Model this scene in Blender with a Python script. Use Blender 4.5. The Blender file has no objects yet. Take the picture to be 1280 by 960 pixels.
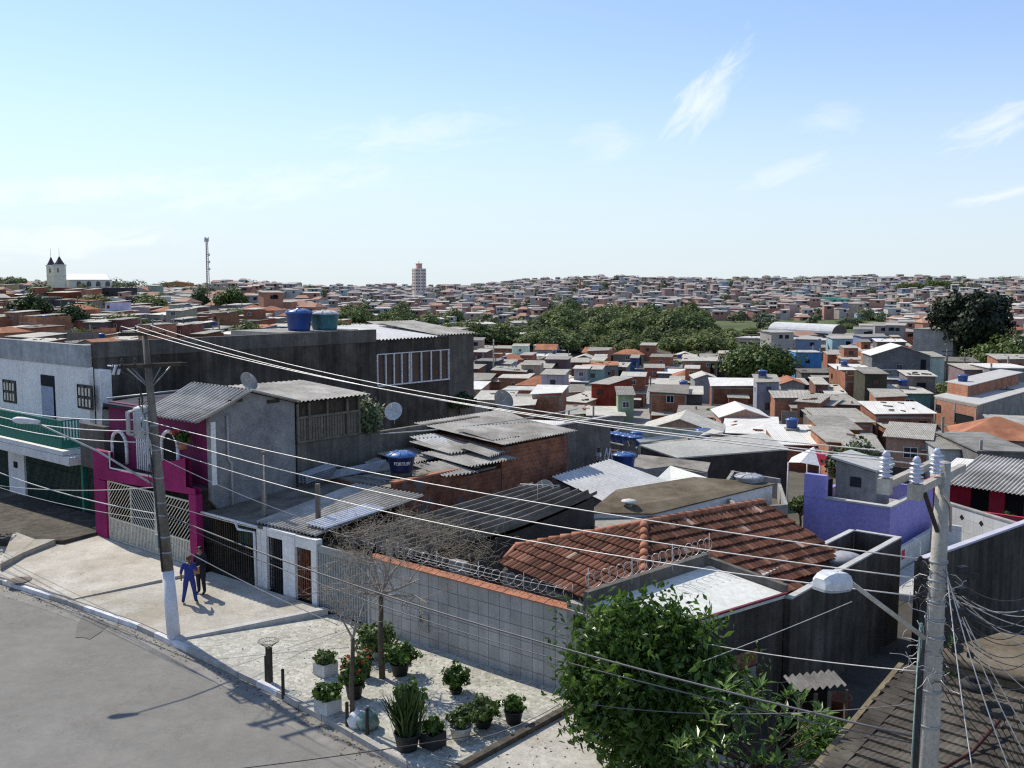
import bpy, math, random
from mathutils import Vector, Matrix
from mathutils.geometry import intersect_point_tri_2d
rnd = random.Random(7)
sc = bpy.context.scene
COL = sc.collection
R = math.radians
# ------------------------------------------------------------------ camera
F = 1230.0; HZ = 357.0; CH = 11.5          # focal length in px of a 1280 px wide frame, horizon row, eye height
TH = math.atan((480-HZ)/F); S_, C_ = math.sin(TH), math.cos(TH)
cam = bpy.data.cameras.new('camera'); camo = bpy.data.objects.new('camera', cam); COL.objects.link(camo)
cam.sensor_width = 36.0; cam.lens = F/1280*36; cam.clip_end = 20000; cam.clip_start = 0.1
camo.location = (0, 0, CH); camo.rotation_euler = (math.pi/2-TH, 0, 0)
sc.camera = camo
sc.render.resolution_x, sc.render.resolution_y = 1024, 768
sc.render.engine = 'CYCLES'; sc.cycles.use_denoising = False; sc.cycles.filter_width = 1.25; sc.cycles.sample_clamp_indirect = 3
def ray(px, py):
    a = (px-640)/F; b = (py-480)/F
    return Vector((a, C_-b*S_, -S_-b*C_))
def G(px, py, z=0.0):
    d = ray(px, py); t = (z-CH)/d.z
    return Vector((t*d.x, t*d.y, z))
def D(px, py, Y):
    d = ray(px, py); t = Y/d.y
    return Vector((t*d.x, Y, CH+t*d.z))
def PX(p):
    z = p[2]-CH; f = p[1]*C_-z*S_; up = p[1]*S_+z*C_
    return (640+F*p[0]/f, 480-F*up/f)
# street frame: u along the street (to the right, nearer), w away from the kerb into the plots
K0 = Vector((-10.96, 31.0, 0)); UX = Vector((.765, -.644, 0)); VX = Vector((.644, .765, 0)); ZX = Vector((0, 0, 1))
def W(u, w, z): return K0+UX*u+VX*w+ZX*z
def UW(p): q = Vector((p[0], p[1], 0))-K0; return q.dot(UX), q.dot(VX)
def AU(px, py, u):
    d = ray(px, py); k = d.dot(UX); t = (u+K0.dot(UX))/k; p = d*t+ZX*CH
    return UW(p)[1], p.z
def AW(px, py, w):
    d = ray(px, py); k = d.dot(VX); t = (w+K0.dot(VX))/k; p = d*t+ZX*CH
    return UW(p)[0], p.z
def sstep(a, b, x):
    t = min(1, max(0, (x-a)/(b-a))); return t*t*(3-2*t)
# ------------------------------------------------------------------ mesh builder
class MB:
    def __init__(s): s.v = []; s.f = []; s.m = []; s.sm = []
    def pts(s, ps): i = len(s.v); s.v.extend([Vector(p) for p in ps]); return list(range(i, i+len(ps)))
    def poly(s, ps, m=0, sm=False):
        s.f.append(s.pts(ps)); s.m.append(m); s.sm.append(sm)
    def faces(s, ps, fs, m=0, sm=False):
        i = len(s.v); s.v.extend([Vector(p) for p in ps])
        for f in fs: s.f.append([i+k for k in f]); s.m.append(m); s.sm.append(sm)
    def obox(s, o, ax, ay, az, m=0):
        o = Vector(o); ax, ay, az = Vector(ax), Vector(ay), Vector(az)
        p = [o, o+ax, o+ax+ay, o+ay]; p += [q+az for q in p]
        s.faces(p, [(0, 3, 2, 1), (4, 5, 6, 7), (0, 1, 5, 4), (1, 2, 6, 5), (2, 3, 7, 6), (3, 0, 4, 7)], m)
    def wbox(s, u0, u1, w0, w1, z0, z1, m=0):
        s.obox(W(u0, w0, z0), UX*(u1-u0), VX*(w1-w0), ZX*(z1-z0), m)
    def box(s, c, sx, sy, sz, yaw=0, m=0):
        x = Vector((math.cos(yaw), math.sin(yaw), 0)); y = Vector((-math.sin(yaw), math.cos(yaw), 0)); c = Vector(c)
        s.obox(c-x*sx/2-y*sy/2, x*sx, y*sy, ZX*sz, m)
    def prism(s, top, zb, m=0, mt=None):
        n = len(top); top = [Vector(p) for p in top]
        ar = sum(top[i].x*top[(i+1) % n].y-top[(i+1) % n].x*top[i].y for i in range(n))
        if ar < 0: top = top[::-1]
        bot = [Vector((p.x, p.y, zb if not callable(zb) else zb(p))) for p in top]
        s.faces(top, [tuple(range(n))], m if mt is None else mt)
        for i in range(n):
            j = (i+1) % n; s.poly([bot[i], bot[j], top[j], top[i]], m)
        s.poly(bot[::-1], m)
    def slab(s, top, th, m=0):
        top = [Vector(p) for p in top]; n = len(top)
        ar = sum(top[i].x*top[(i+1) % n].y-top[(i+1) % n].x*top[i].y for i in range(n))
        if ar < 0: top = top[::-1]
        bot = [p-ZX*th for p in top]
        s.poly(top, m); s.poly(bot[::-1], m)
        for i in range(n):
            j = (i+1) % n; s.poly([bot[i], bot[j], top[j], top[i]], m)
    def tube(s, ps, r, n=6, m=0, sm=True, cap=True):
        ps = [Vector(p) for p in ps]; k = len(ps)
        rs = r if isinstance(r, (list, tuple)) else [r]*k
        i0 = len(s.v); up = None
        for i, p in enumerate(ps):
            t = (ps[min(i+1, k-1)]-ps[max(i-1, 0)])
            if t.length < 1e-9: t = Vector((0, 0, 1))
            t.normalize()
            if up is None:
                up = Vector((0, 0, 1)) if abs(t.z) < .9 else Vector((1, 0, 0))
            x = up-t*up.dot(t)
            if x.length < 1e-6: x = t.orthogonal()
            x.normalize(); up = x; y = t.cross(x)
            for j in range(n):
                a = 2*math.pi*j/n; s.v.append(p+(x*math.cos(a)+y*math.sin(a))*rs[i])
        for i in range(k-1):
            for j in range(n):
                a = i0+i*n+j; b = i0+i*n+(j+1) % n
                s.f.append([a, b, b+n, a+n]); s.m.append(m); s.sm.append(sm)
        if cap:
            s.f.append([i0+j for j in range(n)][::-1]); s.m.append(m); s.sm.append(False)
            s.f.append([i0+(k-1)*n+j for j in range(n)]); s.m.append(m); s.sm.append(False)
    def lathe(s, prof, c, n=20, m=0, sm=True, axis=None):
        c = Vector(c); i0 = len(s.v); k = len(prof)
        M = Matrix.Identity(3)
        if axis is not None: M = ZX.rotation_difference(Vector(axis)).to_matrix()
        for (r, z) in prof:
            for j in range(n):
                a = 2*math.pi*j/n; s.v.append(c+M @ Vector((r*math.cos(a), r*math.sin(a), z)))
        for i in range(k-1):
            for j in range(n):
                a = i0+i*n+j; b = i0+i*n+(j+1) % n
                s.f.append([a, b, b+n, a+n]); s.m.append(m); s.sm.append(sm)
    def corr(s, A, B, C, Dd, pitch, amp, m=0, prof='sin', th=0.0, per=6, rows=1, sag=0):
        """corrugated sheet on the patch A-B-C-D; the waves run from A-B to D-C"""
        A, B, C, Dd = map(Vector, (A, B, C, Dd)); nrm = (B-A).cross(Dd-A).normalized()
        if nrm.z < 0: nrm = -nrm
        nw = max(2, int(round((B-A).length/pitch))); nx = nw*per; i0 = len(s.v)
        for r in range(rows+1):
            t = r/rows
            for i in range(nx+1):
                x = i/nx; ph = (i % per)/per
                if prof == 'sin': h = amp*math.sin(2*math.pi*ph)
                else: h = amp*(1 if ph in (0,) else (-1 if ph > .3 else .2))
                p = A*(1-x)*(1-t)+B*x*(1-t)+C*x*t+Dd*(1-x)*t
                s.v.append(p+nrm*(h+sag*math.sin(math.pi*t)))
        for r in range(rows):
            for i in range(nx):
                a = i0+r*(nx+1)+i; s.f.append([a, a+1, a+nx+2, a+nx+1]); s.m.append(m); s.sm.append(prof == 'sin')
    def build(s, name, mats, parent=None, off=None):
        if not isinstance(mats, (list, tuple)): mats = [mats]
        o0 = off
        if o0 is None:
            o0 = Vector((0, 0, 0)); q = parent
            while q is not None: o0 = o0+q.location; q = q.parent
            if parent is None:
                o0 = Vector((sum(v.x for v in s.v)/len(s.v), sum(v.y for v in s.v)/len(s.v), min(v.z for v in s.v)))
        me = bpy.data.meshes.new(name)
        me.from_pydata([v-o0 for v in s.v], [], s.f)
        for k in mats: me.materials.append(k)
        me.polygons.foreach_set('material_index', s.m); me.polygons.foreach_set('use_smooth', s.sm)
        uv = me.uv_layers.new(name='UVMap'); buf = [0.0]*(2*len(me.loops)); li = 0
        for p, f in zip(me.polygons, s.f):
            n = p.normal; h = math.hypot(n.x, n.y)
            if h > .05: t = Vector((-n.y/h, n.x/h, 0)); b = n.cross(t)
            else: t, b = UX, VX
            for i in f:
                q = s.v[i]; buf[li] = q.dot(t); buf[li+1] = q.dot(b); li += 2
        uv.data.foreach_set('uv', buf)
        me.update()
        o = bpy.data.objects.new(name, me); COL.objects.link(o)
        if parent is not None: o.parent = parent
        else: o.location = o0
        return o
def thing(name, label, cat, loc, group=None):
    o = bpy.data.objects.new(name, None); COL.objects.link(o); o.location = Vector(loc); o.empty_display_size = .2
    o['label'] = label; o['category'] = cat
    if group: o['group'] = group
    return o
def tag(o, label, cat, group=None):
    o['label'] = label; o['category'] = cat
    if group: o['group'] = group
    return o
def struct(o, kind='structure'): o['kind'] = kind; return o
def copy_tree(o, parent=None, label=None):
    c = o.copy(); COL.objects.link(c)
    if parent is not None: c.parent = parent
    if label: c['label'] = label
    for ch in list(o.children): copy_tree(ch, c)
    return c
# ------------------------------------------------------------------ materials
class NT:
    def __init__(s, name):
        s.mat = bpy.data.materials.new(name); s.mat.use_nodes = True; s.t = s.mat.node_tree; s.t.nodes.clear()
        s.out = s.n('ShaderNodeOutputMaterial')
    def n(s, typ, **kw):
        nd = s.t.nodes.new(typ)
        for k, v in kw.items(): setattr(nd, k, v)
        return nd
    def l(s, a, b): s.t.links.new(a, b)
    def inp(s, nd, k, v):
        if hasattr(v, 'is_linked') or isinstance(v, bpy.types.NodeSocket): s.l(v, nd.inputs[k])
        else: nd.inputs[k].default_value = v
    def coords(s, kind='Object', scale=(1, 1, 1)):
        tc = s.n('ShaderNodeTexCoord'); mp = s.n('ShaderNodeMapping'); s.l(tc.outputs[kind], mp.inputs['Vector'])
        mp.inputs['Scale'].default_value = scale; return mp.outputs['Vector']
    def noise(s, vec, scale, detail=4, rough=.6, out='Fac'):
        nd = s.n('ShaderNodeTexNoise'); s.l(vec, nd.inputs['Vector'])
        nd.inputs['Scale'].default_value = scale; nd.inputs['Detail'].default_value = detail; nd.inputs['Roughness'].default_value = rough
        return nd.outputs[out]
    def ramp(s, fac, stops):
        nd = s.n('ShaderNodeValToRGB'); s.l(fac, nd.inputs['Fac']); e = nd.color_ramp.elements
        while len(e) > 1: e.remove(e[-1])
        for i, (p, c) in enumerate(stops):
            if i == 0: e[0].position = p; q = e[0]
            else: q = e.new(p)
            q.color = (c, c, c, 1) if not isinstance(c, (tuple, list)) else (c[0], c[1], c[2], 1)
        return nd.outputs['Color']
    def mix(s, fac, a, b, mode='MIX'):
        nd = s.n('ShaderNodeMix', data_type='RGBA', blend_type=mode)
        s.inp(nd, 'Factor', fac)
        for k, v in ((6, a), (7, b)):
            if isinstance(v, bpy.types.NodeSocket): s.l(v, nd.inputs[k])
            else: nd.inputs[k].default_value = (v[0], v[1], v[2], 1)
        return nd.outputs[2]
    def math(s, op, a, b=0.0):
        nd = s.n('ShaderNodeMath', operation=op); s.inp(nd, 0, a); s.inp(nd, 1, b); return nd.outputs[0]
    def finish(s, col, rough=.85, bump=None, bs=.3, bd=.02, metal=0, spec=.3, transl=0):
        b = s.n('ShaderNodeBsdfPrincipled')
        s.inp(b, 'Base Color', col if isinstance(col, bpy.types.NodeSocket) else (col[0], col[1], col[2], 1))
        s.inp(b, 'Roughness', rough); b.inputs['Metallic'].default_value = metal; b.inputs['Specular IOR Level'].default_value = spec
        if bump is not None:
            bn = s.n('ShaderNodeBump'); bn.inputs['Strength'].default_value = bs; bn.inputs['Distance'].default_value = bd
            s.l(bump, bn.inputs['Height']); s.l(bn.outputs[0], b.inputs['Normal'])
        sh = b.outputs[0]
        if transl:
            tr = s.n('ShaderNodeBsdfTranslucent'); s.inp(tr, 'Color', col)
            mx = s.n('ShaderNodeMixShader'); mx.inputs[0].default_value = transl
            s.l(sh, mx.inputs[1]); s.l(tr.outputs[0], mx.inputs[2]); sh = mx.outputs[0]
        s.l(sh, s.out.inputs['Surface']); return s.mat
def surf(name, c1, c2, scale=2.0, rough=.85, bump=.3, bd=.02, streak=0, grime=0, metal=0, spec=.25, objcol=False, grimecol=None, fine=9, crack=0):
    t = NT(name); v = t.coords()
    n1 = t.noise(v, scale, 6, .65); col = t.ramp(n1, [(.32, c1), (.68, c2)])
    n3 = t.noise(v, scale*fine, 3)
    if objcol:
        oi = t.n('ShaderNodeObjectInfo'); col = t.mix(1, col, oi.outputs['Color'], 'MULTIPLY')
    col = t.mix(.35, col, t.ramp(n3, [(.3, .55), (.7, 1.3)]), 'MULTIPLY')
    if streak:
        vs = t.coords('Object', (2.2, 2.2, .16)); n2 = t.noise(vs, 1.3, 5, .7)
        col = t.mix(streak, col, t.ramp(n2, [(.36, (grimecol or (.12, .11, .1))), (.62, (1, 1, 1))]), 'MULTIPLY')
    if grime:
        n4 = t.noise(v, scale*.35, 5, .7)
        col = t.mix(grime, col, t.ramp(n4, [(.38, (grimecol or (.2, .18, .15))), (.6, (1, 1, 1))]), 'MULTIPLY')
    if crack:
        w = t.noise(v, crack, 8, .7); k = t.ramp(t.math('ABSOLUTE', t.math('SUBTRACT', w, .5)), [(.0, .85), (.007, 0.0)]); k = t.math('MULTIPLY', k, t.ramp(t.noise(v, .4, 2), [(.47, 0.0), (.55, 1.0)])); col = t.mix(k, col, (.12, .11, .1))
    return t.finish(col, rough, n3, bump, bd, metal, spec)
def flat(name, c, rough=.6, metal=0, spec=.3, var=.25, scale=6):
    return surf(name, tuple(x*(1-var) for x in c), tuple(min(1, x*(1+var*.6)) for x in c), scale, rough, .1, .005, metal=metal, spec=spec)
def brick(name, c1, c2, mortar, bw=.29, bh=.19, ms=.014, objcol=False, stain=.5, rough=.9, plaster=None):
    t = NT(name); v = t.coords('UV'); vo = t.coords()
    b = t.n('ShaderNodeTexBrick'); t.l(v, b.inputs['Vector'])
    b.inputs['Color1'].default_value = (*c1, 1); b.inputs['Color2'].default_value = (*c2, 1); b.inputs['Mortar'].default_value = (*mortar, 1)
    b.inputs['Scale'].default_value = 1; b.inputs['Mortar Size'].default_value = ms; b.inputs['Brick Width'].default_value = bw
    b.inputs['Row Height'].default_value = bh; b.inputs['Mortar Smooth'].default_value = .2
    col = b.outputs['Color']
    if objcol:
        oi = t.n('ShaderNodeObjectInfo'); col = t.mix(1, col, oi.outputs['Color'], 'MULTIPLY')
    n = t.noise(vo, .7, 6, .7); col = t.mix(stain, col, t.ramp(n, [(.35, (.32, .28, .25)), (.62, (1.05, 1.02, 1))]), 'MULTIPLY')
    if plaster:
        n5 = t.noise(vo, .45, 6, .75); col = t.mix(t.ramp(n5, [(.55, 0.0), (.6, 1.0)]), col, plaster)
    n2 = t.noise(vo, 14, 3); col = t.mix(.4, col, t.ramp(n2, [(.3, .6), (.7, 1.25)]), 'MULTIPLY')
    return t.finish(col, rough, b.outputs['Fac'], -.4, .02, spec=.15)
def tiles(name, c1, c2, grout, s, g=.02, rough=.4, grime=.3, bump=.3):
    t = NT(name); v = t.coords('UV'); vo = t.coords()
    b = t.n('ShaderNodeTexBrick'); b.offset = 0; t.l(v, b.inputs['Vector'])
    b.inputs['Color1'].default_value = (*c1, 1); b.inputs['Color2'].default_value = (*c2, 1); b.inputs['Mortar'].default_value = (*grout, 1)
    b.inputs['Scale'].default_value = 1; b.inputs['Mortar Size'].default_value = g; b.inputs['Brick Width'].default_value = s; b.inputs['Row Height'].default_value = s
    wv = t.n('ShaderNodeVectorMath', operation='MULTIPLY_ADD'); t.l(t.noise(vo, .8, 4, .6, 'Color'), wv.inputs[0]); wv.inputs[1].default_value = (.07, .07, .0); t.l(v, wv.inputs[2]); t.l(wv.outputs[0], b.inputs['Vector'])
    n = t.noise(vo, .8, 6, .7); col = t.mix(grime, b.outputs['Color'], t.ramp(n, [(.35, .5), (.6, 1.05)]), 'MULTIPLY')
    ns = t.noise(t.coords('Object', (2, 2, .2)), 1.2, 5, .7); col = t.mix(grime, col, t.ramp(ns, [(.38, (.62, .58, .52)), (.6, (1, 1, 1))]), 'MULTIPLY')
    n2 = t.noise(vo, 20, 2); col = t.mix(.2, col, t.ramp(n2, [(.3, .7), (.7, 1.2)]), 'MULTIPLY')
    return t.finish(col, rough, b.outputs['Fac'], -bump, .01)
def leafmat(name, dark, light, transl=.3, rough=.5, scale=.5):
    t = NT(name); g = t.n('ShaderNodeNewGeometry'); v = t.coords()
    n = t.noise(v, scale, 3); a = t.ramp(n, [(.35, dark), (.65, light)])
    c = t.mix(.75, a, t.ramp(g.outputs['Random Per Island'], [(0, .45), (.6, 1.0), (1, 1.6)]), 'MULTIPLY')
    return t.finish(c, rough, None, transl=transl, spec=.35)
def corrmat(name, c1, c2, pitch=.18, bs=.9, streak=.5, rough=.8, objcol=True):
    """fibre cement sheet for roofs too far off to need real waves: ribs as bump, lap lines and stains in colour"""
    t = NT(name); v = t.coords('UV'); vo = t.coords()
    n1 = t.noise(vo, .5, 6, .7); col = t.ramp(n1, [(.3, c1), (.7, c2)])
    if objcol: oi = t.n('ShaderNodeObjectInfo'); col = t.mix(1, col, oi.outputs['Color'], 'MULTIPLY')
    b = t.n('ShaderNodeTexBrick'); b.offset = 0; t.l(v, b.inputs['Vector'])
    b.inputs['Color1'].default_value = (1, 1, 1, 1); b.inputs['Color2'].default_value = (.78, .77, .74, 1); b.inputs['Mortar'].default_value = (.35, .33, .3, 1)
    b.inputs['Scale'].default_value = 1; b.inputs['Mortar Size'].default_value = .02; b.inputs['Brick Width'].default_value = 1.1; b.inputs['Row Height'].default_value = 2.2
    col = t.mix(.6, col, b.outputs['Color'], 'MULTIPLY')
    n2 = t.noise(vo, 3, 5, .7); col = t.mix(streak, col, t.ramp(n2, [(.35, .45), (.6, 1.1)]), 'MULTIPLY')
    w = t.n('ShaderNodeTexWave', wave_type='BANDS', bands_direction='X'); t.l(v, w.inputs['Vector']); w.inputs['Scale'].default_value = .314/pitch
    return t.finish(col, rough, w.outputs['Fac'], bs, .04, spec=.2)
M = {}
M['asphalt'] = surf('asphalt', (.135, .132, .125), (.20, .196, .185), 1.1, .9, .5, .01, grime=.35, grimecol=(.55, .53, .5), fine=40)
def asphaltmat():
    t = NT('asphalt'); v = t.coords(); n = t.noise(v, .35, 6, .65); c = t.ramp(n, [(.3, (.185, .178, .164)), (.7, (.225, .217, .201))])
    vs = t.coords('UV', (1, 1, 1)); n1 = t.noise(v, 1.7, 6, .75); c = t.mix(.55, c, t.ramp(n1, [(.40, (.84, .83, .815)), (.60, (1.06, 1.055, 1.04))]), 'MULTIPLY')
    n2 = t.noise(v, 60, 3, .7); c = t.mix(.55, c, t.ramp(n2, [(.3, .6), (.7, 1.35)]), 'MULTIPLY')
    w = t.noise(v, .9, 8, .72); d = t.math('ABSOLUTE', t.math('SUBTRACT', w, .5)); k = t.ramp(d, [(.0, 1.0), (.006, 0.0)]); n3 = t.noise(v, .25, 2); k = t.math('MULTIPLY', k, t.ramp(n3, [(.5, 0.0), (.6, .75)]))
    c = t.mix(k, c, (.06, .058, .055))
    n4 = t.noise(v, .16, 4, .6); c = t.mix(t.ramp(n4, [(.60, 0.0), (.66, .18)]), c, (.27, .255, .23))
    return t.finish(c, .9, n2, .5, .01, spec=.2)
M['asphalt'] = asphaltmat()
M['asphalt_patch'] = surf('asphalt_patch', (.13, .125, .115), (.18, .172, .16), 2, .9, .5, .01, fine=30)
M['asphalt_dusty'] = surf('asphalt_dusty', (.20, .192, .175), (.29, .278, .25), 1.6, .9, .4, .01, grime=.4, grimecol=(.5, .48, .45), fine=20)
M['pave'] = surf('pavement_concrete', (.45, .42, .365), (.58, .55, .485), .9, .9, .4, .01, grime=.6, grimecol=(.55, .5, .43), fine=14, crack=.7)
M['pave_old'] = surf('pavement_old', (.40, .385, .34), (.54, .52, .47), .8, .9, .5, .015, grime=.65, grimecol=(.6, .53, .43), fine=14, crack=.9)
M['kerb'] = surf('kerb_stone', (.3, .28, .25), (.45, .43, .4), 2, .9, .4)
M['kerb_white'] = surf('kerb_whitewash', (.55, .54, .56), (.78, .78, .8), 3, .8, .3, grime=.4, grimecol=(.6, .58, .55))
M['conc'] = surf('concrete', (.27, .253, .23), (.43, .41, .37), 1.2, .9, .4, streak=.35, grime=.3, grimecol=(.4, .38, .35))
M['conc_pale'] = surf('concrete_light', (.42, .41, .39), (.56, .55, .52), 1.2, .9, .3, streak=.25, grimecol=(.5, .48, .45))  # paler concrete for copings, slabs and edges
M['conc_dark'] = surf('concrete_blackened_and_shade', (.07, .061, .05), (.155, .138, .115), .9, .95, .5, streak=.75, grime=.5, grimecol=(.3, .28, .25))
M['conc_grime'] = surf('concrete_grimy', (.12, .11, .096), (.215, .2, .175), .8, .95, .5, streak=.6, grime=.4, grimecol=(.4, .38, .35))
M['block_grey'] = brick('grey_block', (.13, .125, .12), (.17, .165, .155), (.1, .098, .095), .4, .2, .012, stain=.7)
M['rough_plaster'] = surf('rough_plaster', (.22, .215, .215), (.36, .355, .35), 1.6, .95, 1.0, .04, streak=.25, grime=.35, grimecol=(.5, .5, .5), fine=7)
M['white_paint'] = surf('white_wall_paint', (.72, .71, .69), (.82, .815, .80), .8, .75, .15, streak=.3, grimecol=(.6, .58, .55))
M['parapet'] = surf('weathered_parapet', (.31, .32, .335), (.52, .53, .54), 1.1, .9, .4, grime=.4, streak=.35, grimecol=(.45, .45, .45))
M['magenta'] = surf('magenta_paint', (.27, .012, .10), (.36, .018, .145), 1, .75, .15, grime=.45, streak=.35, grimecol=(.6, .5, .5))
M['magenta_shade'] = surf('magenta_in_shade', (.12, .010, .055), (.17, .014, .08), 1, .7, .1)  # magenta darkened: shade on the upper facade put into its colour
M['purple'] = surf('lilac_paint', (.28, .245, .56), (.35, .31, .64), .8, .8, .15, grime=.25, streak=.2, grimecol=(.6, .6, .6))
M['red'] = surf('red_paint', (.45, .03, .06), (.58, .05, .09), 1, .75, .1, grime=.3, grimecol=(.6, .5, .5))
M['brick'] = brick('hollow_brick', (.42, .16, .085), (.32, .115, .06), (.3, .26, .215), stain=.5)
M['brick_old'] = brick('old_brick', (.36, .14, .078), (.25, .095, .055), (.24, .2, .17), stain=.85, plaster=(.14, .13, .12))
M['brick_tint'] = brick('brick_wall', (.52, .215, .115), (.42, .16, .085), (.36, .31, .25), objcol=True, stain=.55)
M['paint_tint'] = surf('painted_wall', (.78, .78, .78), (1, 1, 1), .6, .85, .2, streak=.4, grime=.25, objcol=True, grimecol=(.4, .38, .36))
M['roof_tint'] = corrmat('sheet_roof', (.47, .445, .40), (.68, .65, .59))
M['roof_white'] = corrmat('white_sheet_roof', (.68, .66, .62), (.80, .78, .73), streak=.2, bs=.4)
M['slab_tint'] = surf('roof_slab', (.4, .4, .38), (.7, .69, .66), .7, .9, .4, grime=.6, objcol=True, grimecol=(.35, .33, .3))
M['asb'] = surf('fibre_cement', (.37, .35, .315), (.60, .57, .515), .8, .9, .4, grime=.6, grimecol=(.32, .3, .27), fine=12)
M['asb_white'] = surf('fibre_cement_new', (.55, .55, .54), (.70, .70, .68), .8, .85, .2, grime=.3, grimecol=(.6, .58, .55))
M['asb_dark'] = surf('fibre_cement_moss_and_shade', (.12, .108, .088), (.27, .25, .215), .9, .95, .5, grime=.6, grimecol=(.4, .36, .3), fine=14)
M['metal_sheet'] = surf('zinc_sheet', (.55, .56, .58), (.7, .71, .74), 2, .4, .2, metal=.2)
M['clay'] = None
M['gravel'] = surf('gravel_roof', (.27, .255, .225), (.38, .36, .32), 3, .95, .6, .02, fine=20)
M['moss_roof'] = surf('moss_roof', (.10, .075, .042), (.21, .175, .125), .9, .95, .5, .02, grime=.4, fine=16)
M['white_roof'] = surf('white_slab_paint', (.66, .66, .60), (.76, .76, .70), .7, .8, .1, grime=.22, grimecol=(.7, .7, .65))
M['dark'] = flat('dark_interior', (.012, .012, .014), .9)
M['glass'] = surf('window_glass', (.02, .025, .03), (.05, .055, .065), .8, .12, .05, spec=.6)
M['glass_reflect'] = surf('reflection_glass', (.05, .03, .026), (.13, .075, .06), .5, .15, .05, spec=.6)  # reddish-brown reflection put into the pane colour
M['wood'] = surf('weathered_wood', (.13, .115, .09), (.24, .21, .17), 2.5, .9, .4, streak=.6, grimecol=(.4, .36, .3))
M['wood_dark'] = surf('dark_wood', (.045, .035, .028), (.1, .08, .06), 3, .9, .4, streak=.5)
M['white_metal'] = flat('white_enamel', (.72, .72, .72), .5)
M['cream_metal'] = flat('cream_enamel', (.66, .62, .5), .5)
M['grey_metal'] = flat('grey_metal', (.32, .33, .34), .5, .3)
M['dark_metal'] = flat('dark_iron', (.035, .034, .034), .6, .2)
M['green_metal'] = flat('green_iron', (.025, .20, .14), .55)
M['green_dark'] = flat('green_gate_iron', (.02, .07, .055), .55)
M['pole_conc'] = surf('pole_concrete', (.38, .35, .30), (.53, .495, .43), 2, .9, .35, streak=.4, grimecol=(.5, .48, .45))
M['pole_wood'] = surf('pole_weathered', (.14, .12, .10), (.26, .235, .20), 3, .9, .5, streak=.6, grimecol=(.35, .33, .3))
M['pole_white'] = surf('pole_whitewash', (.62, .62, .65), (.75, .75, .78), 2, .8, .2, streak=.2, grimecol=(.6, .6, .6))
M['porcelain'] = surf('porcelain', (.5, .52, .62), (.62, .64, .74), 5, .25, .05, spec=.6)
M['wire'] = flat('aluminium_wire', (.62, .60, .57), .45, .3)
M['cable'] = flat('black_cable', (.05, .05, .055), .5)
M['cable_grey'] = flat('grey_cable', (.38, .37, .36), .55)
M['tank_blue'] = surf('tank_blue_plastic', (.016, .05, .20), (.03, .08, .28), 1.5, .42, .05, grime=.3, spec=.4)
M['tank_lid'] = surf('tank_lid_plastic', (.045, .12, .33), (.07, .17, .42), 1.5, .4, .05, spec=.5)
M['tank_navy'] = surf('tank_navy_plastic', (.012, .018, .07), (.02, .03, .10), 1.5, .4, .05, spec=.4)
M['tank_teal'] = surf('tank_teal_fibre', (.05, .16, .19), (.09, .24, .27), 1.2, .55, .1, grime=.4, streak=.3)
M['tank_grey'] = surf('tank_fibre_cement', (.40, .41, .43), (.56, .57, .60), 2, .85, .3, grime=.35)
M['rust'] = surf('rusty_iron', (.14, .055, .03), (.28, .12, .07), 3, .9, .4)
M['bark'] = surf('bark', (.10, .075, .05), (.22, .17, .12), 4, .95, .8, .03, streak=.5)
M['twig'] = surf('twig_bark', (.22, .185, .145), (.42, .365, .30), 5, .9, .4)
M['vine'] = surf('dry_vine', (.19, .16, .11), (.36, .31, .235), 4, .95, .3)
M['terracotta'] = surf('terracotta', (.34, .135, .075), (.5, .22, .13), 2.5, .85, .3, grime=.4)
M['leaf'] = leafmat('leaf_green', (.042, .092, .014), (.115, .195, .032), .4, .3)
M['leaf_oleander'] = leafmat('leaf_oleander', (.08, .15, .035), (.19, .29, .075), .35, .3)
M['leaf_bright'] = leafmat('leaf_bright', (.07, .14, .015), (.14, .23, .03), .35, .5)
M['leaf_mid'] = leafmat('tree_foliage', (.045, .08, .016), (.125, .17, .035), .25, .6, .25)
M['leaf_dark'] = leafmat('dark_tree_foliage', (.012, .021, .008), (.028, .043, .014), .15, .6, .25)
M['leaf_far'] = leafmat('distant_foliage', (.11, .145, .042), (.21, .25, .08), .3, .7, .12)
M['leaf_haze'] = leafmat('hazy_foliage', (.055, .08, .065), (.09, .12, .085), .2, .7, .12)
M['leaf_grey'] = leafmat('silvery_leaf', (.12, .16, .08), (.26, .30, .18), .3, .5)
M['flower'] = leafmat('red_flower', (.5, .03, .02), (.65, .12, .06), .3)
M['soil'] = surf('soil', (.06, .045, .03), (.12, .09, .06), 5, .95, .5)
M['planter_white'] = surf('planter_white', (.5, .5, .48), (.66, .66, .63), 3, .8, .2, grime=.4, grimecol=(.5, .48, .45))
M['pot_dark'] = flat('dark_pot', (.035, .037, .035), .6)
M['rubber'] = flat('tyre_rubber', (.03, .03, .03), .8)
M['tilewall'] = tiles('grey_wall_tile', (.38, .37, .355), (.48, .47, .455), (.15, .145, .135), .42, .010, .45, .42)
M['whitetile'] = tiles('white_wall_tile', (.62, .63, .6), (.7, .71, .68), (.45, .45, .43), .6, .012, .4, .2)
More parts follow.
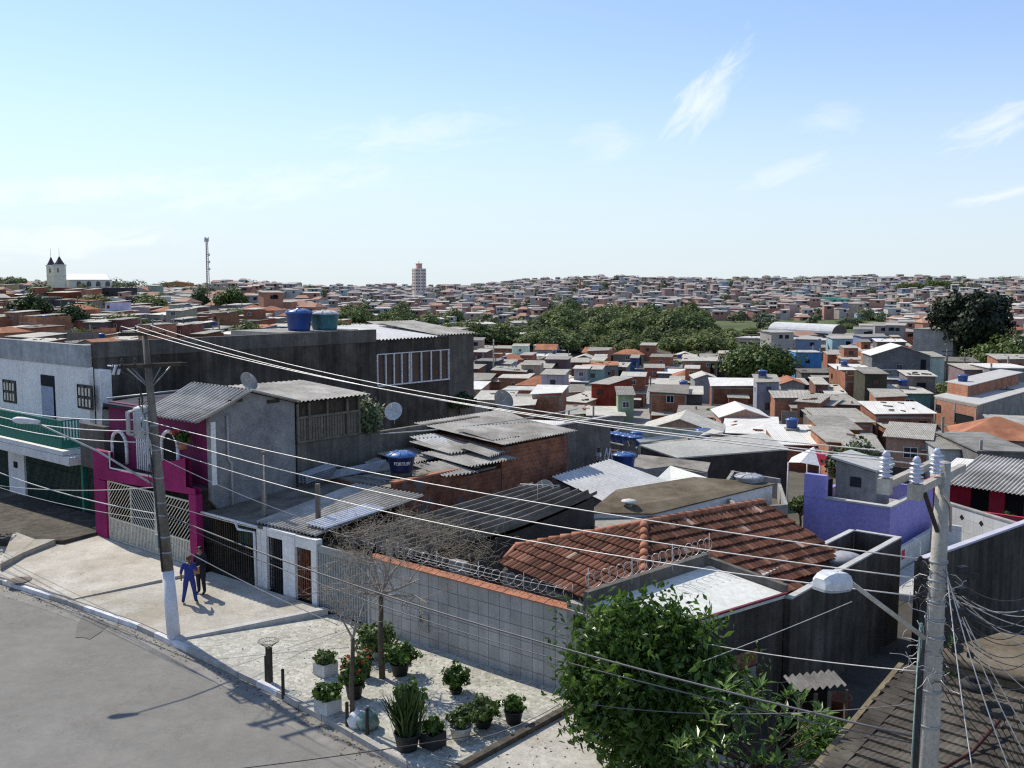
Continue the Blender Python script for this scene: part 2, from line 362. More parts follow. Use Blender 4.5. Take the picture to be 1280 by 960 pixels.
def stone_pave():
    t = NT('pavement_tile_mosaic'); v = t.coords('UV'); vo = t.coords()
    vo2 = t.n('ShaderNodeTexVoronoi', feature='F1'); t.l(v, vo2.inputs['Vector']); vo2.inputs['Scale'].default_value = 7
    ed = t.n('ShaderNodeTexVoronoi', feature='DISTANCE_TO_EDGE'); t.l(v, ed.inputs['Vector']); ed.inputs['Scale'].default_value = 7
    c = t.ramp(vo2.outputs['Color'], [(.2, (.37, .365, .33)), (.5, (.47, .465, .425)), (.8, (.54, .53, .485))])
    c = t.mix(t.ramp(ed.outputs['Distance'], [(.015, .8), (.06, 0.0)]), c, (.25, .245, .21))
    n = t.noise(vo, .7, 5, .7); c = t.mix(.6, c, t.ramp(n, [(.35, (.62, .6, .52)), (.62, (1.08, 1.07, 1.02))]), 'MULTIPLY')
    return t.finish(c, .85, ed.outputs['Distance'], .4, .01)
M['mosaic'] = stone_pave()
def claymat():
    t = NT('clay_roof_tile'); g = t.n('ShaderNodeNewGeometry'); vo = t.coords()
    c = t.ramp(g.outputs['Random Per Island'], [(0, (.085, .042, .028)), (.45, (.145, .066, .043)), (.8, (.205, .092, .06)), (.96, (.28, .145, .098)), (1, (.5, .38, .30))])
    n = t.noise(vo, .9, 5, .7); c = t.mix(.6, c, t.ramp(n, [(.36, (.4, .36, .33)), (.62, (1.05, 1, 1))]), 'MULTIPLY')
    n2 = t.noise(vo, 25, 3); c = t.mix(.35, c, t.ramp(n2, [(.3, .6), (.7, 1.25)]), 'MULTIPLY')
    return t.finish(c, .9, n2, .3, .01, spec=.15)
M['clay'] = claymat()
def groundmat():
    t = NT('hillside_ground'); v = t.coords(); n = t.noise(v, .02, 6, .7); n2 = t.noise(v, .35, 5, .7)
    a = t.ramp(n, [(.4, (.12, .105, .085)), (.55, (.085, .08, .05)), (.68, (.09, .10, .04))])
    c = t.mix(.7, a, t.ramp(n2, [(.3, .55), (.7, 1.3)]), 'MULTIPLY')
    return t.finish(c, .95, n2, .5, .2)
M['ground'] = groundmat()
M['grass'] = surf('grass_slope', (.06, .085, .03), (.14, .155, .06), .035, .95, .4, .2, fine=12)
M['yard'] = surf('dirt_yard', (.04, .036, .03), (.085, .075, .06), .8, .95, .5, .03)
# ------------------------------------------------------------------ light
SUN_AZ = Vector((-.68, .733, 0)).normalized(); SUN_EL = R(46)
wd = bpy.data.worlds.new('World'); sc.world = wd; wd.use_nodes = True
def world():
    t = wd.node_tree; t.nodes.clear()
    def n(k, **kw):
        q = t.nodes.new(k)
        for a, b in kw.items(): setattr(q, a, b)
        return q
    out = n('ShaderNodeOutputWorld'); bg = n('ShaderNodeBackground'); sky = n('ShaderNodeTexSky', sky_type='NISHITA')
    sky.sun_disc = False; sky.sun_elevation = SUN_EL; sky.sun_rotation = math.atan2(SUN_AZ.x, SUN_AZ.y)
    sky.altitude = 700; sky.air_density = 1.0; sky.dust_density = .25; sky.ozone_density = 1.2
    bg.inputs['Strength'].default_value = .148
    tc = n('ShaderNodeTexCoord')
    def wisp(az, el, rx, ry, rot, amt, seed, sc_=34.0):
        """a thin cirrus patch that hangs in one direction of the sky (azimuth from +Y, elevation)"""
        mp = n('ShaderNodeMapping'); mp.vector_type = 'TEXTURE'
        c = Vector((math.sin(R(az))*math.cos(R(el)), math.cos(R(az))*math.cos(R(el)), math.sin(R(el))))
        sub = n('ShaderNodeVectorMath', operation='SUBTRACT'); t.links.new(tc.outputs['Generated'], sub.inputs[0]); sub.inputs[1].default_value = c
        rt = n('ShaderNodeVectorRotate', rotation_type='AXIS_ANGLE'); t.links.new(sub.outputs[0], rt.inputs['Vector'])
        rt.inputs['Axis'].default_value = c; rt.inputs['Angle'].default_value = R(rot)
        r2 = n('ShaderNodeVectorRotate', rotation_type='Z_AXIS'); t.links.new(rt.outputs[0], r2.inputs['Vector']); r2.inputs['Angle'].default_value = R(az)
        nz = n('ShaderNodeTexNoise'); nz.inputs['Scale'].default_value = sc_; nz.inputs['Detail'].default_value = 7; nz.inputs['Roughness'].default_value = .62
        nz.inputs['Distortion'].default_value = .8
        st = n('ShaderNodeVectorMath', operation='MULTIPLY'); t.links.new(r2.outputs[0], st.inputs[0]); st.inputs[1].default_value = (.55, 1, 1.7)
        ad = n('ShaderNodeVectorMath', operation='ADD'); t.links.new(st.outputs[0], ad.inputs[0]); ad.inputs[1].default_value = (seed, seed*2, seed*.7)
        t.links.new(ad.outputs[0], nz.inputs['Vector'])
        dv = n('ShaderNodeVectorMath', operation='DIVIDE'); t.links.new(r2.outputs[0], dv.inputs[0]); dv.inputs[1].default_value = (rx, .4, ry)
        ln = n('ShaderNodeVectorMath', operation='LENGTH'); t.links.new(dv.outputs[0], ln.inputs[0])
        # warp the edge with the noise
        a = n('ShaderNodeMath', operation='MULTIPLY_ADD'); t.links.new(nz.outputs['Fac'], a.inputs[0]); a.inputs[1].default_value = -2.9; t.links.new(ln.outputs['Value'], a.inputs[2])
        mr = n('ShaderNodeMapRange', interpolation_type='SMOOTHSTEP'); t.links.new(a.outputs[0], mr.inputs['Value'])
        mr.inputs['From Min'].default_value = -1.5; mr.inputs['From Max'].default_value = -.35; mr.inputs['To Min'].default_value = amt; mr.inputs['To Max'].default_value = 0
        return mr.outputs['Result']
    def ae(px, py):
        d = ray(px, py); return math.degrees(math.atan2(d.x, d.y)), math.degrees(math.atan2(d.z, math.hypot(d.x, d.y)))
    ws = []
    for (px, py, rx, ry, rot, amt, sd) in [(888, 112, .056, .020, 48, .6, 1.3), (1240, 160, .05, .014, 24, .5, 4.1), (1255, 243, .05, .006, 12, .45, 7.7),
                                           (1040, 150, .035, .016, -5, .26, 2.2), (985, 212, .05, .012, 20, .28, 9.4), (760, 180, .035, .022, 10, .26, 5.5),
                                           (120, 235, .16, .014, 6, .4, 3.3), (330, 235, .14, .022, 8, .3, 6.6), (520, 165, .12, .02, 5, .3, 8.1), (60, 300, .12, .02, 3, .4, 11.0)]:
        az, el = ae(px, py); ws.append(wisp(az, el, rx, ry, rot, amt, sd))
    col = sky.outputs['Color']
    hs = n('ShaderNodeHueSaturation'); t.links.new(col, hs.inputs['Color']); hs.inputs['Saturation'].default_value = .92; col = hs.outputs['Color']
    sx = n('ShaderNodeSeparateXYZ'); t.links.new(tc.outputs['Generated'], sx.inputs[0])
    # pale haze towards the horizon
    hz = n('ShaderNodeMapRange', interpolation_type='SMOOTHSTEP'); t.links.new(sx.outputs['Z'], hz.inputs['Value']); hz.inputs['From Min'].default_value = -.02; hz.inputs['From Max'].default_value = .25; hz.inputs['To Min'].default_value = .9; hz.inputs['To Max'].default_value = 0
    gm = n('ShaderNodeMix', data_type='RGBA', blend_type='MULTIPLY'); gm.inputs['Factor'].default_value = 1; t.links.new(col, gm.inputs[6]); gm.inputs[7].default_value = (.99, 1.05, 1.2, 1); col = gm.outputs[2]
    vm = n('ShaderNodeMix', data_type='RGBA'); vm.inputs['Factor'].default_value = .16; t.links.new(col, vm.inputs[6]); vm.inputs[7].default_value = (3.3, 4.5, 6.4, 1); col = vm.outputs[2]
    hm = n('ShaderNodeMix', data_type='RGBA'); t.links.new(hz.outputs['Result'], hm.inputs['Factor']); t.links.new(col, hm.inputs[6]); hm.inputs[7].default_value = (4.9, 5.55, 5.95, 1); col = hm.outputs[2]
    for w_ in ws:
        mx = n('ShaderNodeMix', data_type='RGBA'); t.links.new(w_, mx.inputs['Factor']); t.links.new(col, mx.inputs[6]); mx.inputs[7].default_value = (7.2, 7.4, 7.9, 1); col = mx.outputs[2]
    t.links.new(col, bg.inputs['Color']); t.links.new(bg.outputs[0], out.inputs['Surface'])
world()
sl = bpy.data.lights.new('sun', 'SUN'); so = bpy.data.objects.new('sun', sl); COL.objects.link(so)
sl.energy = 5.0; sl.angle = R(.53); sl.color = (1, .93, .80)
so.rotation_euler = (-(SUN_AZ*math.cos(SUN_EL)+ZX*math.sin(SUN_EL))).to_track_quat('-Z', 'Y').to_euler()
sc.view_settings.view_transform = 'Standard'; sc.view_settings.look = 'None'; sc.view_settings.exposure = 0
# ------------------------------------------------------------------ terrain
TA = [-.75, -.5, -.27, -.08, .1, .3, .5, .75]
TY = [40, 60, 100, 150, 200, 250, 300, 380, 470, 600, 800, 1000, 1250, 1700, 2600]
TZ = [[0, -1, -2, -1.5, .5, 3, 5, 7, 8.5, 9.5, 9.3, 8, 6, 2, -8],
      [0, -1, -2, -1.5, .5, 3, 5, 7, 8.3, 9.3, 9.3, 8, 6, 2, -8],
      [0, -1, -3, -3, -1, 1, 1.5, 1.5, 1.5, 3.5, 7, 8, 8, 3, -8],
      [0, -2.5, -5, -7, -8.5, -9.5, -10.5, -12, -12, -10, -5, 1, 5, 2, -8],
      [-.5, -3.5, -6.5, -8.5, -10, -11.5, -13, -15.5, -15.5, -11.5, -3, 10, 13.5, 9, -6],
      [-1, -4, -6.5, -7.5, -8.5, -9.5, -11, -13.5, -14, -10, -2, 12, 15.5, 10, -6],
      [-1, -4, -5.5, -4.5, -4, -5, -7, -9.5, -10, -7, -1, 9.5, 12.5, 8, -6],
      [-1, -3, -4, -3.5, -3, -4, -5, -7, -8, -3, 3, 7, 10, 8, -6]]
def tz_raw(x, y):
    Y = max(40.0, math.hypot(x, y)*.93 if y < 40 else y); a = max(TA[0], min(TA[-1], x/max(Y, 1)))
    i = 0
    while i < len(TA)-2 and a > TA[i+1]: i += 1
    j = 0
    while j < len(TY)-2 and Y > TY[j+1]: j += 1
    fa = sstep(0, 1, (a-TA[i])/(TA[i+1]-TA[i])); fy = (Y-TY[j])/(TY[j+1]-TY[j]); fy = min(1, max(0, fy))
    z0 = TZ[i][j]*(1-fy)+TZ[i][j+1]*fy; z1 = TZ[i+1][j]*(1-fy)+TZ[i+1][j+1]*fy
    z = z0*(1-fa)+z1*fa
    if Y > 500: z += sstep(500, 900, Y)*(1.5*math.sin(x*.013+1)+1.1*math.sin(x*.031+Y*.01)+.7*math.sin(x*.071))
    return z
def tz(x, y):
    w = (x-K0.x)*VX.x+(y-K0.y)*VX.y
    z = tz_raw(x, y)
    k = sstep(9, 26, w)
    return (z*k-.12*(1-k)) if y < 90 else z
def ground():
    ys = [-60, -40, -25, -10, 0]+[3*i for i in range(1, 40)]; q = ys[-1]; st = 4.0
    while q < 9000: q += st; st = min(st*1.06, 700); ys.append(q)
    xs = [0.0]; q = 0; st = 3.0
    while q < 9000:
        q += st
        if q > 60: st *= 1.07
        xs.append(q)
    xs = [-x for x in xs[:0:-1]]+xs
    b = MB(); n = len(xs)
    for y in ys:
        for x in xs:
            r = 0 if y < 60 else .5*math.sin(x*.11+y*.07)+.4*math.sin(x*.043-y*.061)
            b.v.append(Vector((x, y, tz(x, y)+r*.6)))
    for j in range(len(ys)-1):
        for i in range(n-1):
            a = j*n+i; b.f.append([a, a+1, a+n+1, a+n]); b.m.append(0); b.sm.append(True)
    o = b.build('ground', M['ground'], off=Vector((0, 0, 0))); struct(o)
ground()
# ------------------------------------------------------------------ road, kerb, pavement (all measured on the ground plane)
KERB = [W(-40, -8.5, 0), W(-24, -4.6, 0), W(-17, -2.4, 0), W(-10.7, -.95, 0), W(-6.4, -.5, 0), W(-2, -.2, 0), W(.2, -.25, 0), W(5, -.42, 0), W(8.3, -.7, 0), W(9.7, -.85, 0), W(11, -1.0, 0), W(16, -1.5, 0), W(26, -2.2, 0), W(40, -2.6, 0)]
def road():
    b = MB()
    for i in range(len(KERB)-1):
        a, c = KERB[i], KERB[i+1]; b.poly([a-VX*9.5+ZX*-.03, c-VX*9.5-ZX*.03, c-ZX*.03, a-ZX*.03])
    struct(b.build('road', M['asphalt'], off=Vector((0, 0, 0))))
    b = MB()                                              # dusty gutter strip beside the kerb
    for i in range(len(KERB)-1):
        a, c = KERB[i]-ZX*.024, KERB[i+1]-ZX*.024; b.poly([a-VX*.75, c-VX*.75, c, a])
    struct(b.build('gutter', M['asphalt_dusty'], off=Vector((0, 0, 0))))
    b = MB()
    b.poly([G(x, y, -.014) for x, y in [(94, 797), (97, 780), (104, 769), (118, 773), (137, 781), (126, 790), (112, 799), (103, 796)]])
    struct(b.build('road_repair', M['asphalt_patch'], off=Vector((0, 0, 0))))
    # near pavement on our side of the street
    b = MB()
    for i in range(len(KERB)-1):
        a, c = KERB[i]-VX*9.5, KERB[i+1]-VX*9.5; b.poly([a-VX*8+ZX*.1, c-VX*8+ZX*.1, c+ZX*.1, a+ZX*.1]); b.poly([a+ZX*.1, c+ZX*.1, c-ZX*.03, a-ZX*.03])
    struct(b.build('near_pavement', M['pave_old'], off=Vector((0, 0, 0))))
    b = MB(); bw = MB()                                   # kerb stones, some of them whitewashed
    tot = 0; k = 0; white = {21, 22, 26, 29, 30, 31, 34, 35, 36, 38, 39, 44}
    for i in range(len(KERB)-1):
        a, c = KERB[i], KERB[i+1]; L = (c-a).length; nn = max(1, int(round(L/1.0))); d = (c-a)/nn; p = Vector((-d.y, d.x, 0)).normalized()
        if p.dot(VX) < 0: p = -p
        for q in range(nn):
            o = a+d*q; mb = bw if k in white else b; hz = .13+.012*rnd.random()
            mb.obox(o-ZX*.05+d*.012, d*.976, p*.16, ZX*(hz+.05)); k += 1
    struct(b.build('kerb', M['kerb'], off=Vector((0, 0, 0)))); struct(bw.build('kerb_whitewashed', M['kerb_white'], off=Vector((0, 0, 0))))
road()
def kw(u):
    for a, c in zip(KERB[:-1], KERB[1:]):
        ua, wa = UW(a); uc, wc = UW(c)
        if ua <= u <= uc: return wa+(wc-wa)*(u-ua)/(uc-ua)
    return -1
M['manhole'] = surf('cast_cover', (.15, .13, .105), (.26, .235, .2), 4, .9, .4, grime=.4)
def pavement():
    # upper slab in front of the pink house, lower slab, mosaic pavement, far right concrete
    def sl(name, mat, us, zk, zb, wb, step=None):
        b = MB(); t = []
        n = 8
        fr = [W(us[0]+(us[1]-us[0])*i/n, kw(us[0]+(us[1]-us[0])*i/n)+.17, zk) for i in range(n+1)]
        bk = [W(us[2]+(us[3]-us[2])*i/n, wb, zb) for i in range(n+1)]
        for i in range(n):
            b.poly([fr[i], fr[i+1], bk[i+1], bk[i]])
        ring = fr+bk[::-1]
        for i in range(len(ring)):
            p, q = ring[i], ring[(i+1) % len(ring)]; b.poly([p-ZX*(p.z+.1), q-ZX*(q.z+.1), q, p])
        struct(b.build(name, mat, off=Vector((0, 0, 0))))
    sl('upper_pavement', M['pave'], (-14, -6.2, -14, -5.0), .2, .44, 4.3)
    sl('lower_pavement', M['pave_old'], (-6.2, .35, -5.0, 2.1), .16, .32, 4.6)
    sl('mosaic_pavement', M['mosaic'], (.35, 13.2, 2.1, 13.2), .125, .125, 4.75)
    sl('right_pavement', M['pave_old'], (13.2, 40, 13.2, 40), .12, .12, 4.2)
    b = MB(); b.wbox(13.0, 13.2, kw(13)+.2, 4.7, .05, .26); struct(b.build('pavement_step', M['conc_dark'], off=Vector((0, 0, 0))))
    # cemented edge of the lower slab
    b = MB(); a, c = W(.35, kw(.35)+.17, .165), W(2.1, 4.6, .34)
    for i in range(6):
        p, q = a.lerp(c, i/6), a.lerp(c, (i+1)/6); b.obox(p-UX*.28-ZX*.2, q-p, UX*.3, ZX*.225)
    struct(b.build('pavement_edge', M['conc_pale'], off=Vector((0, 0, 0))))
    # ramp and its retaining wall in front of the white house
    b = MB()
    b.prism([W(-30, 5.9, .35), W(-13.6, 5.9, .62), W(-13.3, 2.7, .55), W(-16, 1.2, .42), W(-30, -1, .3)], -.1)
    struct(b.build('shop_forecourt', M['conc_dark'], off=Vector((0, 0, 0))))  # dark concrete: the shade over the forecourt is put into its colour
    b = MB(); b.prism([W(-30, -3.6, .13), W(-30, -1, .14), W(-16, 1.2, .14), W(-13.9, 2.4, .14), W(-13.9, kw(-14)+.17, .15), W(-17, kw(-17)+.17, .15), W(-24, kw(-24)+.17, .14)], -.1)
    struct(b.build('left_pavement', M['pave'], off=Vector((0, 0, 0))))
    b = MB(); b.lathe([(0, .0), (.42, .0), (.45, -.012)], G(24, 725, .235)-VX*0+ZX*.012, 24); struct(b.build('manhole_cover', M['manhole'], off=Vector((0, 0, 0))))
    # sunlit ledge by the forecourt
    b = MB(); b.prism([G(0, 705, .5), G(17, 664, .62), G(44, 674, .6), G(69, 674, .6), G(30, 690, .5)], .1); struct(b.build('forecourt_ledge', M['pave_old'], off=Vector((0, 0, 0))))
    b = MB(); b.prism([W(-6, 4.9, .30), W(1.2, 5.2, .33), W(1.2, 16, .1), W(-6, 16, .1)], -.6); struct(b.build('carport_floor', M['conc_grime'], off=Vector((0, 0, 0))))
    b = MB(); b.poly([W(1.2, 5, -.06), W(28, 4.4, -.06), W(28, 9, -.06), W(1.2, 9, -.06)])
    i0 = len(b.v); b.v.extend([W(1.2+i*1.2, 9+j, max(-.06 if j == 0 else -9, tz(*W(1.2+i*1.2, 9+j, 0)[:2])+.06)) for j in range(31) for i in range(25)])
    for j in range(30):
        for i in range(24): k = i0+j*25+i; b.f.append([k, k+1, k+26, k+25]); b.m.append(0); b.sm.append(True)
    struct(b.build('back_yards', M['yard'], off=Vector((0, 0, 0))))
pavement()
# ------------------------------------------------------------------ reusable small things
def window_on(parent, o, ax, ay, w, h, frame='white_metal', pane='glass', mull=1, trans=0, t=.05, fw=.05, name='window', out=None):
    """window in a wall: o = lower left corner on the wall face, ax along the wall, ay = up, out = outward normal"""
    o, ax, ay = Vector(o), Vector(ax).normalized(), Vector(ay).normalized()
    nn = Vector(out) if out is not None else ax.cross(ay)
    b = MB(); o = o+nn*.003
    def bar(x0, y0, x1, y1): b.obox(o+ax*x0+ay*y0, ax*(x1-x0), nn*t, ay*(y1-y0))
    bar(0, 0, w, fw); bar(0, h-fw, w, h); bar(0, fw, fw, h-fw); bar(w-fw, fw, w, h-fw)
    for i in range(mull):
        x = w*(i+1)/(mull+1); bar(x-fw*.4, fw, x+fw*.4, h-fw)
    if trans: bar(fw, h*trans-fw*.4, w-fw, h*trans+fw*.4)
    f = b.build(name, M[frame], parent)
    g = MB(); g.obox(o+ax*fw+ay*fw, ax*(w-2*fw), nn*.012, ay*(h-2*fw)); g.build('pane', M[pane], f)
    return f
def opening(parent, o, ax, w, h, out, name='doorway', mat='dark', d=.02):
    b = MB(); b.obox(Vector(o)+Vector(out)*.003, Vector(ax)*w, Vector(out)*d, ZX*h); return b.build(name, M[mat], parent)
def tank(loc, r, h, mat, lid, label, group=None, plinth=False, name='water_tank', n=22):
    t = thing(name, label, 'water tank', loc, group); L = Vector(loc)
    b = MB(); b.lathe([(0, 0), (r*.80, 0), (r*.84, h*.1), (r*.95, h*.72), (r*1.0, h*.76), (r*1.0, h*.82)], L, n); b.build('tank_body', M[mat], t)
    b = MB(); b.lathe([(r*1.0, h*.80), (r*1.05, h*.82), (r*1.05, h*.86), (r*.72, h*.96), (r*.2, h*1.0), (r*.18, h*1.04), (0, h*1.045)], L, n)
    for k in range(8):
        a = k*math.pi/4; d = Vector((math.cos(a), math.sin(a), 0)); b.tube([L+d*r*.25+ZX*h*1.0, L+d*r*.74+ZX*h*.975, L+d*r*1.03+ZX*h*.885], r*.025, 5)
    b.build('lid', M[lid], t)
    return t
def pipe(parent, ps, r=.03, mat='cable_grey', name='pipe', n=6):
    b = MB(); b.tube(ps, r, n); return b.build(name, M[mat], parent)
def dish(loc, aim, r, label, mast=.6, mat='asb', group=None):
    t = thing('satellite_dish', label, 'satellite dish', loc, group); L = Vector(loc); c = L+ZX*mast; a = Vector(aim).normalized()
    b = MB(); b.lathe([(r*i/7, .28*r*(i/7)**2) for i in range(8)]+[(r*1.02, .28*r)]+[(r*(7-i)/7, .28*r*((7-i)/7)**2-.012) for i in range(8)], c, 26, axis=a); b.build('reflector', M[mat], t)
    b = MB(); b.tube([L, c-a*.02], .025, 8); b.build('mast', M['grey_metal'], t)
    b = MB(); f = c+a*r*.85; s = a.orthogonal().normalized()
    for k in range(3):
        q = Matrix.Rotation(k*2*math.pi/3, 3, a) @ s; b.tube([c+q*r*.95+a*.25*r, f], .008, 5)
    b.box(f-ZX*.03, .07, .07, .09); b.build('feed_arm', M['grey_metal'], t)
    return t
def poly_house(name, label, cat, pts, zb, wall, roof, th=.08, over=.15, group=None, pl=None):
    """house given by the corners of its roof (world points): inset walls under a roof slab"""
    c = sum(pts, Vector())/len(pts); r = thing(name, label, cat, (c.x, c.y, zb if not callable(zb) else zb(c)), group)
    b = MB(); ins = []
    for p in pts:
        d = Vector((c.x-p.x, c.y-p.y, 0)); ins.append(p+d.normalized()*over-ZX*(th+.004))
    b.prism(ins, zb); b.build('wall', M[wall], r)
    b = MB(); b.slab(pts, th); b.build('roof', M[roof], r)
    return r
def P(*l): return [G(*q) for q in l]
# ------------------------------------------------------------------ white two-storey house on the left
def white_house():
    t = thing('white_house', 'white two-storey house with green balcony railing at the left edge of the photo', 'house', W(-22, 8, 0))
    b = MB()
    b.wbox(-31, -17.05, 6.0, 6.25, 3.5, 7.62)                 # upper facade
    b.wbox(-31, -17.05, 6.0, 6.3, 3.15, 3.5)
    b.wbox(-17.05, -15.9, 6.3, 6.55, 3.2, 7.55)                # end strip beyond the parapet
    b.wbox(-15.95, -15.9, 6.0, 6.3, 3.2, 7.55)
    for px0, px1 in ((11.5, 31),):
        u0, _ = AW(px0, 600, 6.0); u1, _ = AW(px1, 600, 6.0); b.wbox(u0, u1, 6.0, 6.35, .3, 3.15)
    b.build('facade', M['white_paint'], t)
    b = MB(); b.wbox(-31, -17.15, 5.95, 6.25, 7.63, 8.68); b.build('parapet', M['parapet'], t)
    b = MB(); b.wbox(-31, -17.32, 6.26, 33, .2, 7.6); b.build('body', M['conc_grime'], t)
    b = MB(); b.wbox(-31, -15.8, 6.9, 7.0, .2, 3.14); b.build('shop_back', M['dark'], t)
    # openings of the upper floor
    for (x0, y0, x1, y1, kind) in ((4, 475, 20, 503, 'w'), (51, 469, 68, 512, 'd'), (97, 481, 116, 511, 'w')):
        u0, z1 = AW(x0, y0, 6.0); u1, _ = AW(x1, y0, 6.0); _, z0 = AW((x0+x1)/2, y1, 6.0); _, z1 = AW((x0+x1)/2, y0, 6.0)
        if kind == 'w':
            w_ = window_on(t, W(u0, 6.0, z0), UX, ZX, u1-u0, z1-z0, 'dark_metal', 'glass', 1, .5, out=-VX)
            b = MB()
            for i in range(4):
                for j in range(2):
                    uu = u0+(u1-u0)*(.16+.22*i); b.wbox(uu-.07, uu+.07, 5.93, 5.97, z0+(z1-z0)*(.1+.45*j), z0+(z1-z0)*(.42+.45*j))
            b.build('shutter_slats', M['cream_metal'], w_)
        else:
            d = opening(t, W(u0, 6.0, 3.75), UX, u1-u0, z1-3.75, -VX, 'balcony_door', 'dark', .02)
            b = MB(); n = 14
            for i in range(n):
                a = u0+.08+(u1-u0-.16)*i/n; c = u0+.08+(u1-u0-.16)*(i+1)/n
                b.poly([W(a, 5.94-.03*(i % 2), 3.8), W(c, 5.94-.03*((i+1) % 2), 3.8), W(c, 5.94-.03*((i+1) % 2), z1-.55), W(a, 5.94-.03*(i % 2), z1-.55)])
            b.build('curtain', flat('curtain_fabric', (.32, .36, .46), .9), d)
    # balcony with green railing
    b = MB(); b.wbox(-31, -17.9, 5.0, 5.98, 3.42, 3.62); b.wbox(-31, -17.2, 4.96, 5.99, 3.0, 3.4); b.build('balcony_slab', M['white_paint'], t)
    rl = MB(); z0, z1 = 3.72, 5.1
    rl.wbox(-31, -18.0, 5.02, 5.07, z1-.06, z1); rl.wbox(-31, -18.0, 5.02, 5.07, z0+.42, z0+.46); rl.wbox(-31, -18.0, 5.03, 5.06, z0, z0+.42)
    u = -31.0
    while u < -18.0: rl.wbox(u, u+.06, 5.025, 5.065, z0+.46, z1-.06); u += .16
    w0 = 5.07
    rl.wbox(-18.05, -18.0, 5.07, 5.98, z1-.06, z1); rl.wbox(-18.04, -18.01, 5.07, 5.98, z0, z0+.42)
    for i in range(6): rl.wbox(-18.05, -18.0, 5.1+.15*i, 5.15+.15*i, z0+.42, z1-.06)
    rl.build('balcony_railing', M['green_metal'], t)
    # ground floor green shop gates
    for (x0, x1) in ((-4, 11.5), (31, 103)):
        u0, _ = AW(x0, 600, 6.1); u1, _ = AW(x1, 600, 6.1); g = MB(); u = u0
        while u < u1: g.wbox(u, u+.025, 6.1, 6.13, .35, 3.1); u += .13
        for z in (.35, 1.15, 2.2, 3.08): g.wbox(u0, u1, 6.13, 6.16, z, z+.05)
        g.wbox(u0, u1, 6.165, 6.175, .35, 1.2)
        gg = g.build('shop_gate', M['green_dark'], t)
    u0, _ = AW(103, 600, 6.05); b = MB(); b.wbox(u0, u0+.2, 5.99, 6.2, .3, 3.1); b.build('gate_post', M['green_metal'], t)
    u0, _ = AW(108, 600, 6.05); u1 = -13.95; g = MB(); u = u0
    while u < u1: g.wbox(u, u+.025, 6.1, 6.13, .35, 3.1); u += .13
    for z in (.35, 1.15, 2.2, 3.08): g.wbox(u0, u1, 6.13, 6.16, z, z+.05)
    g.build('side_gate', M['green_dark'], t)
    u0, z0 = AW(19, 582, 5.98); b = MB(); b.wbox(u0-.1, u0+.25, 5.93, 5.98, z0-.1, z0+.22); b.build('letter_plate', M['dark'], t)
    return t
white_house()
def long_wall_house():
    t = thing('hall_building', 'long hall with blackened blind side wall and a strip of windows, behind the corrugated roofs', 'building', W(-17.3, 20, 0))
    wp = AU(466, 413, -17.3)[0]; we = AU(588, 420, -17.3)[0]; w1 = AU(557, 440, -17.3)[0]
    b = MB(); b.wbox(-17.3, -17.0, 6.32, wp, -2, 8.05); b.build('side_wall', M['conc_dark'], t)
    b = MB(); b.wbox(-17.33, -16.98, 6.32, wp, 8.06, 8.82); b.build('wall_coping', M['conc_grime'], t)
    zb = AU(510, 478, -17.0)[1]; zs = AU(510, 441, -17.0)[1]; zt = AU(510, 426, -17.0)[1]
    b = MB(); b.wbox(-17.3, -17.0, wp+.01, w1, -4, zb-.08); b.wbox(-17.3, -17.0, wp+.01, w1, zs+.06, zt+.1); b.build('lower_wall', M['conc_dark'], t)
    b = MB(); b.wbox(-25, -17.0, w1+.01, we, -5, AU(572, 419, -17.0)[1]); b.build('end_block', M['conc_grime'], t)
    f = MB(); n = 7; f.wbox(-17.02, -16.9, wp+.05, w1, zb-.08, zb); f.wbox(-17.04, -16.94, wp+.05, w1, zs, zs+.06)
    ss = [0, .11, .22, .325, .43, .455, .60, .74, .88, 1.0]
    for s in ss:
        q = wp+.05+(w1-wp-.1)*s; f.wbox(-17.04, -16.94, q-.04, q+.04, zb, zs)
    fr = f.build('window_strip', M['white_metal'], t)
    for i in range(len(ss)-1):
        if ss[i+1]-ss[i] < .05: continue
        q0 = wp+.09+(w1-wp-.1)*ss[i]; q1 = wp+.01+(w1-wp-.1)*ss[i+1]; g = MB(); g.wbox(-17.1, -17.07, q0, q1, zb, zs); g.build('pane', M['glass_reflect'], fr)
    b = MB(); b.corr(W(-16.8, wp+.02, zt+.18), W(-16.8, w1-.1, zt+.18), W(-24, w1-.1, zt+.75), W(-24, wp+.02, zt+.75), .3, .05); b.build('low_roof', M['asb_white'], t)
    ze = AU(572, 419, -17.0)[1]+.1
    b = MB(); b.corr(W(-16.8, w1-1.2, ze), W(-16.8, we+.2, ze), W(-23, we+.2, ze+.7), W(-23, w1-1.2, ze+.7), .3, .05); b.build('end_roof', M['asb'], t)
    b = MB(); b.wbox(-31, -17.35, 6.3, wp, 7.62, 7.9); b.build('roof_slab', M['conc'], t)
    # plinth for the two tanks
    b = MB(); b.wbox(-22.5, -17.7, 17.6, 23.4, 8.3, 8.84); b.wbox(-22.2, -21.9, 17.8, 23.2, 7.9, 8.3); b.wbox(-18.3, -18.0, 17.8, 23.2, 7.9, 8.3); b.build('tank_plinth', M['conc'], t)
    wA = AU(374, 412, -19)[0]; wB = AU(406, 412, -19)[0]
    tank(W(-19, wA, 8.845), .78, 1.28, 'tank_blue', 'tank_lid', 'big blue plastic water tank with domed lid on the roof of the long dark hall')
    tank(W(-19, wB, 8.845), .90, 1.15, 'tank_teal', 'asb_white', 'big teal water tank with flat pale lid on the roof of the long dark hall')
long_wall_house()
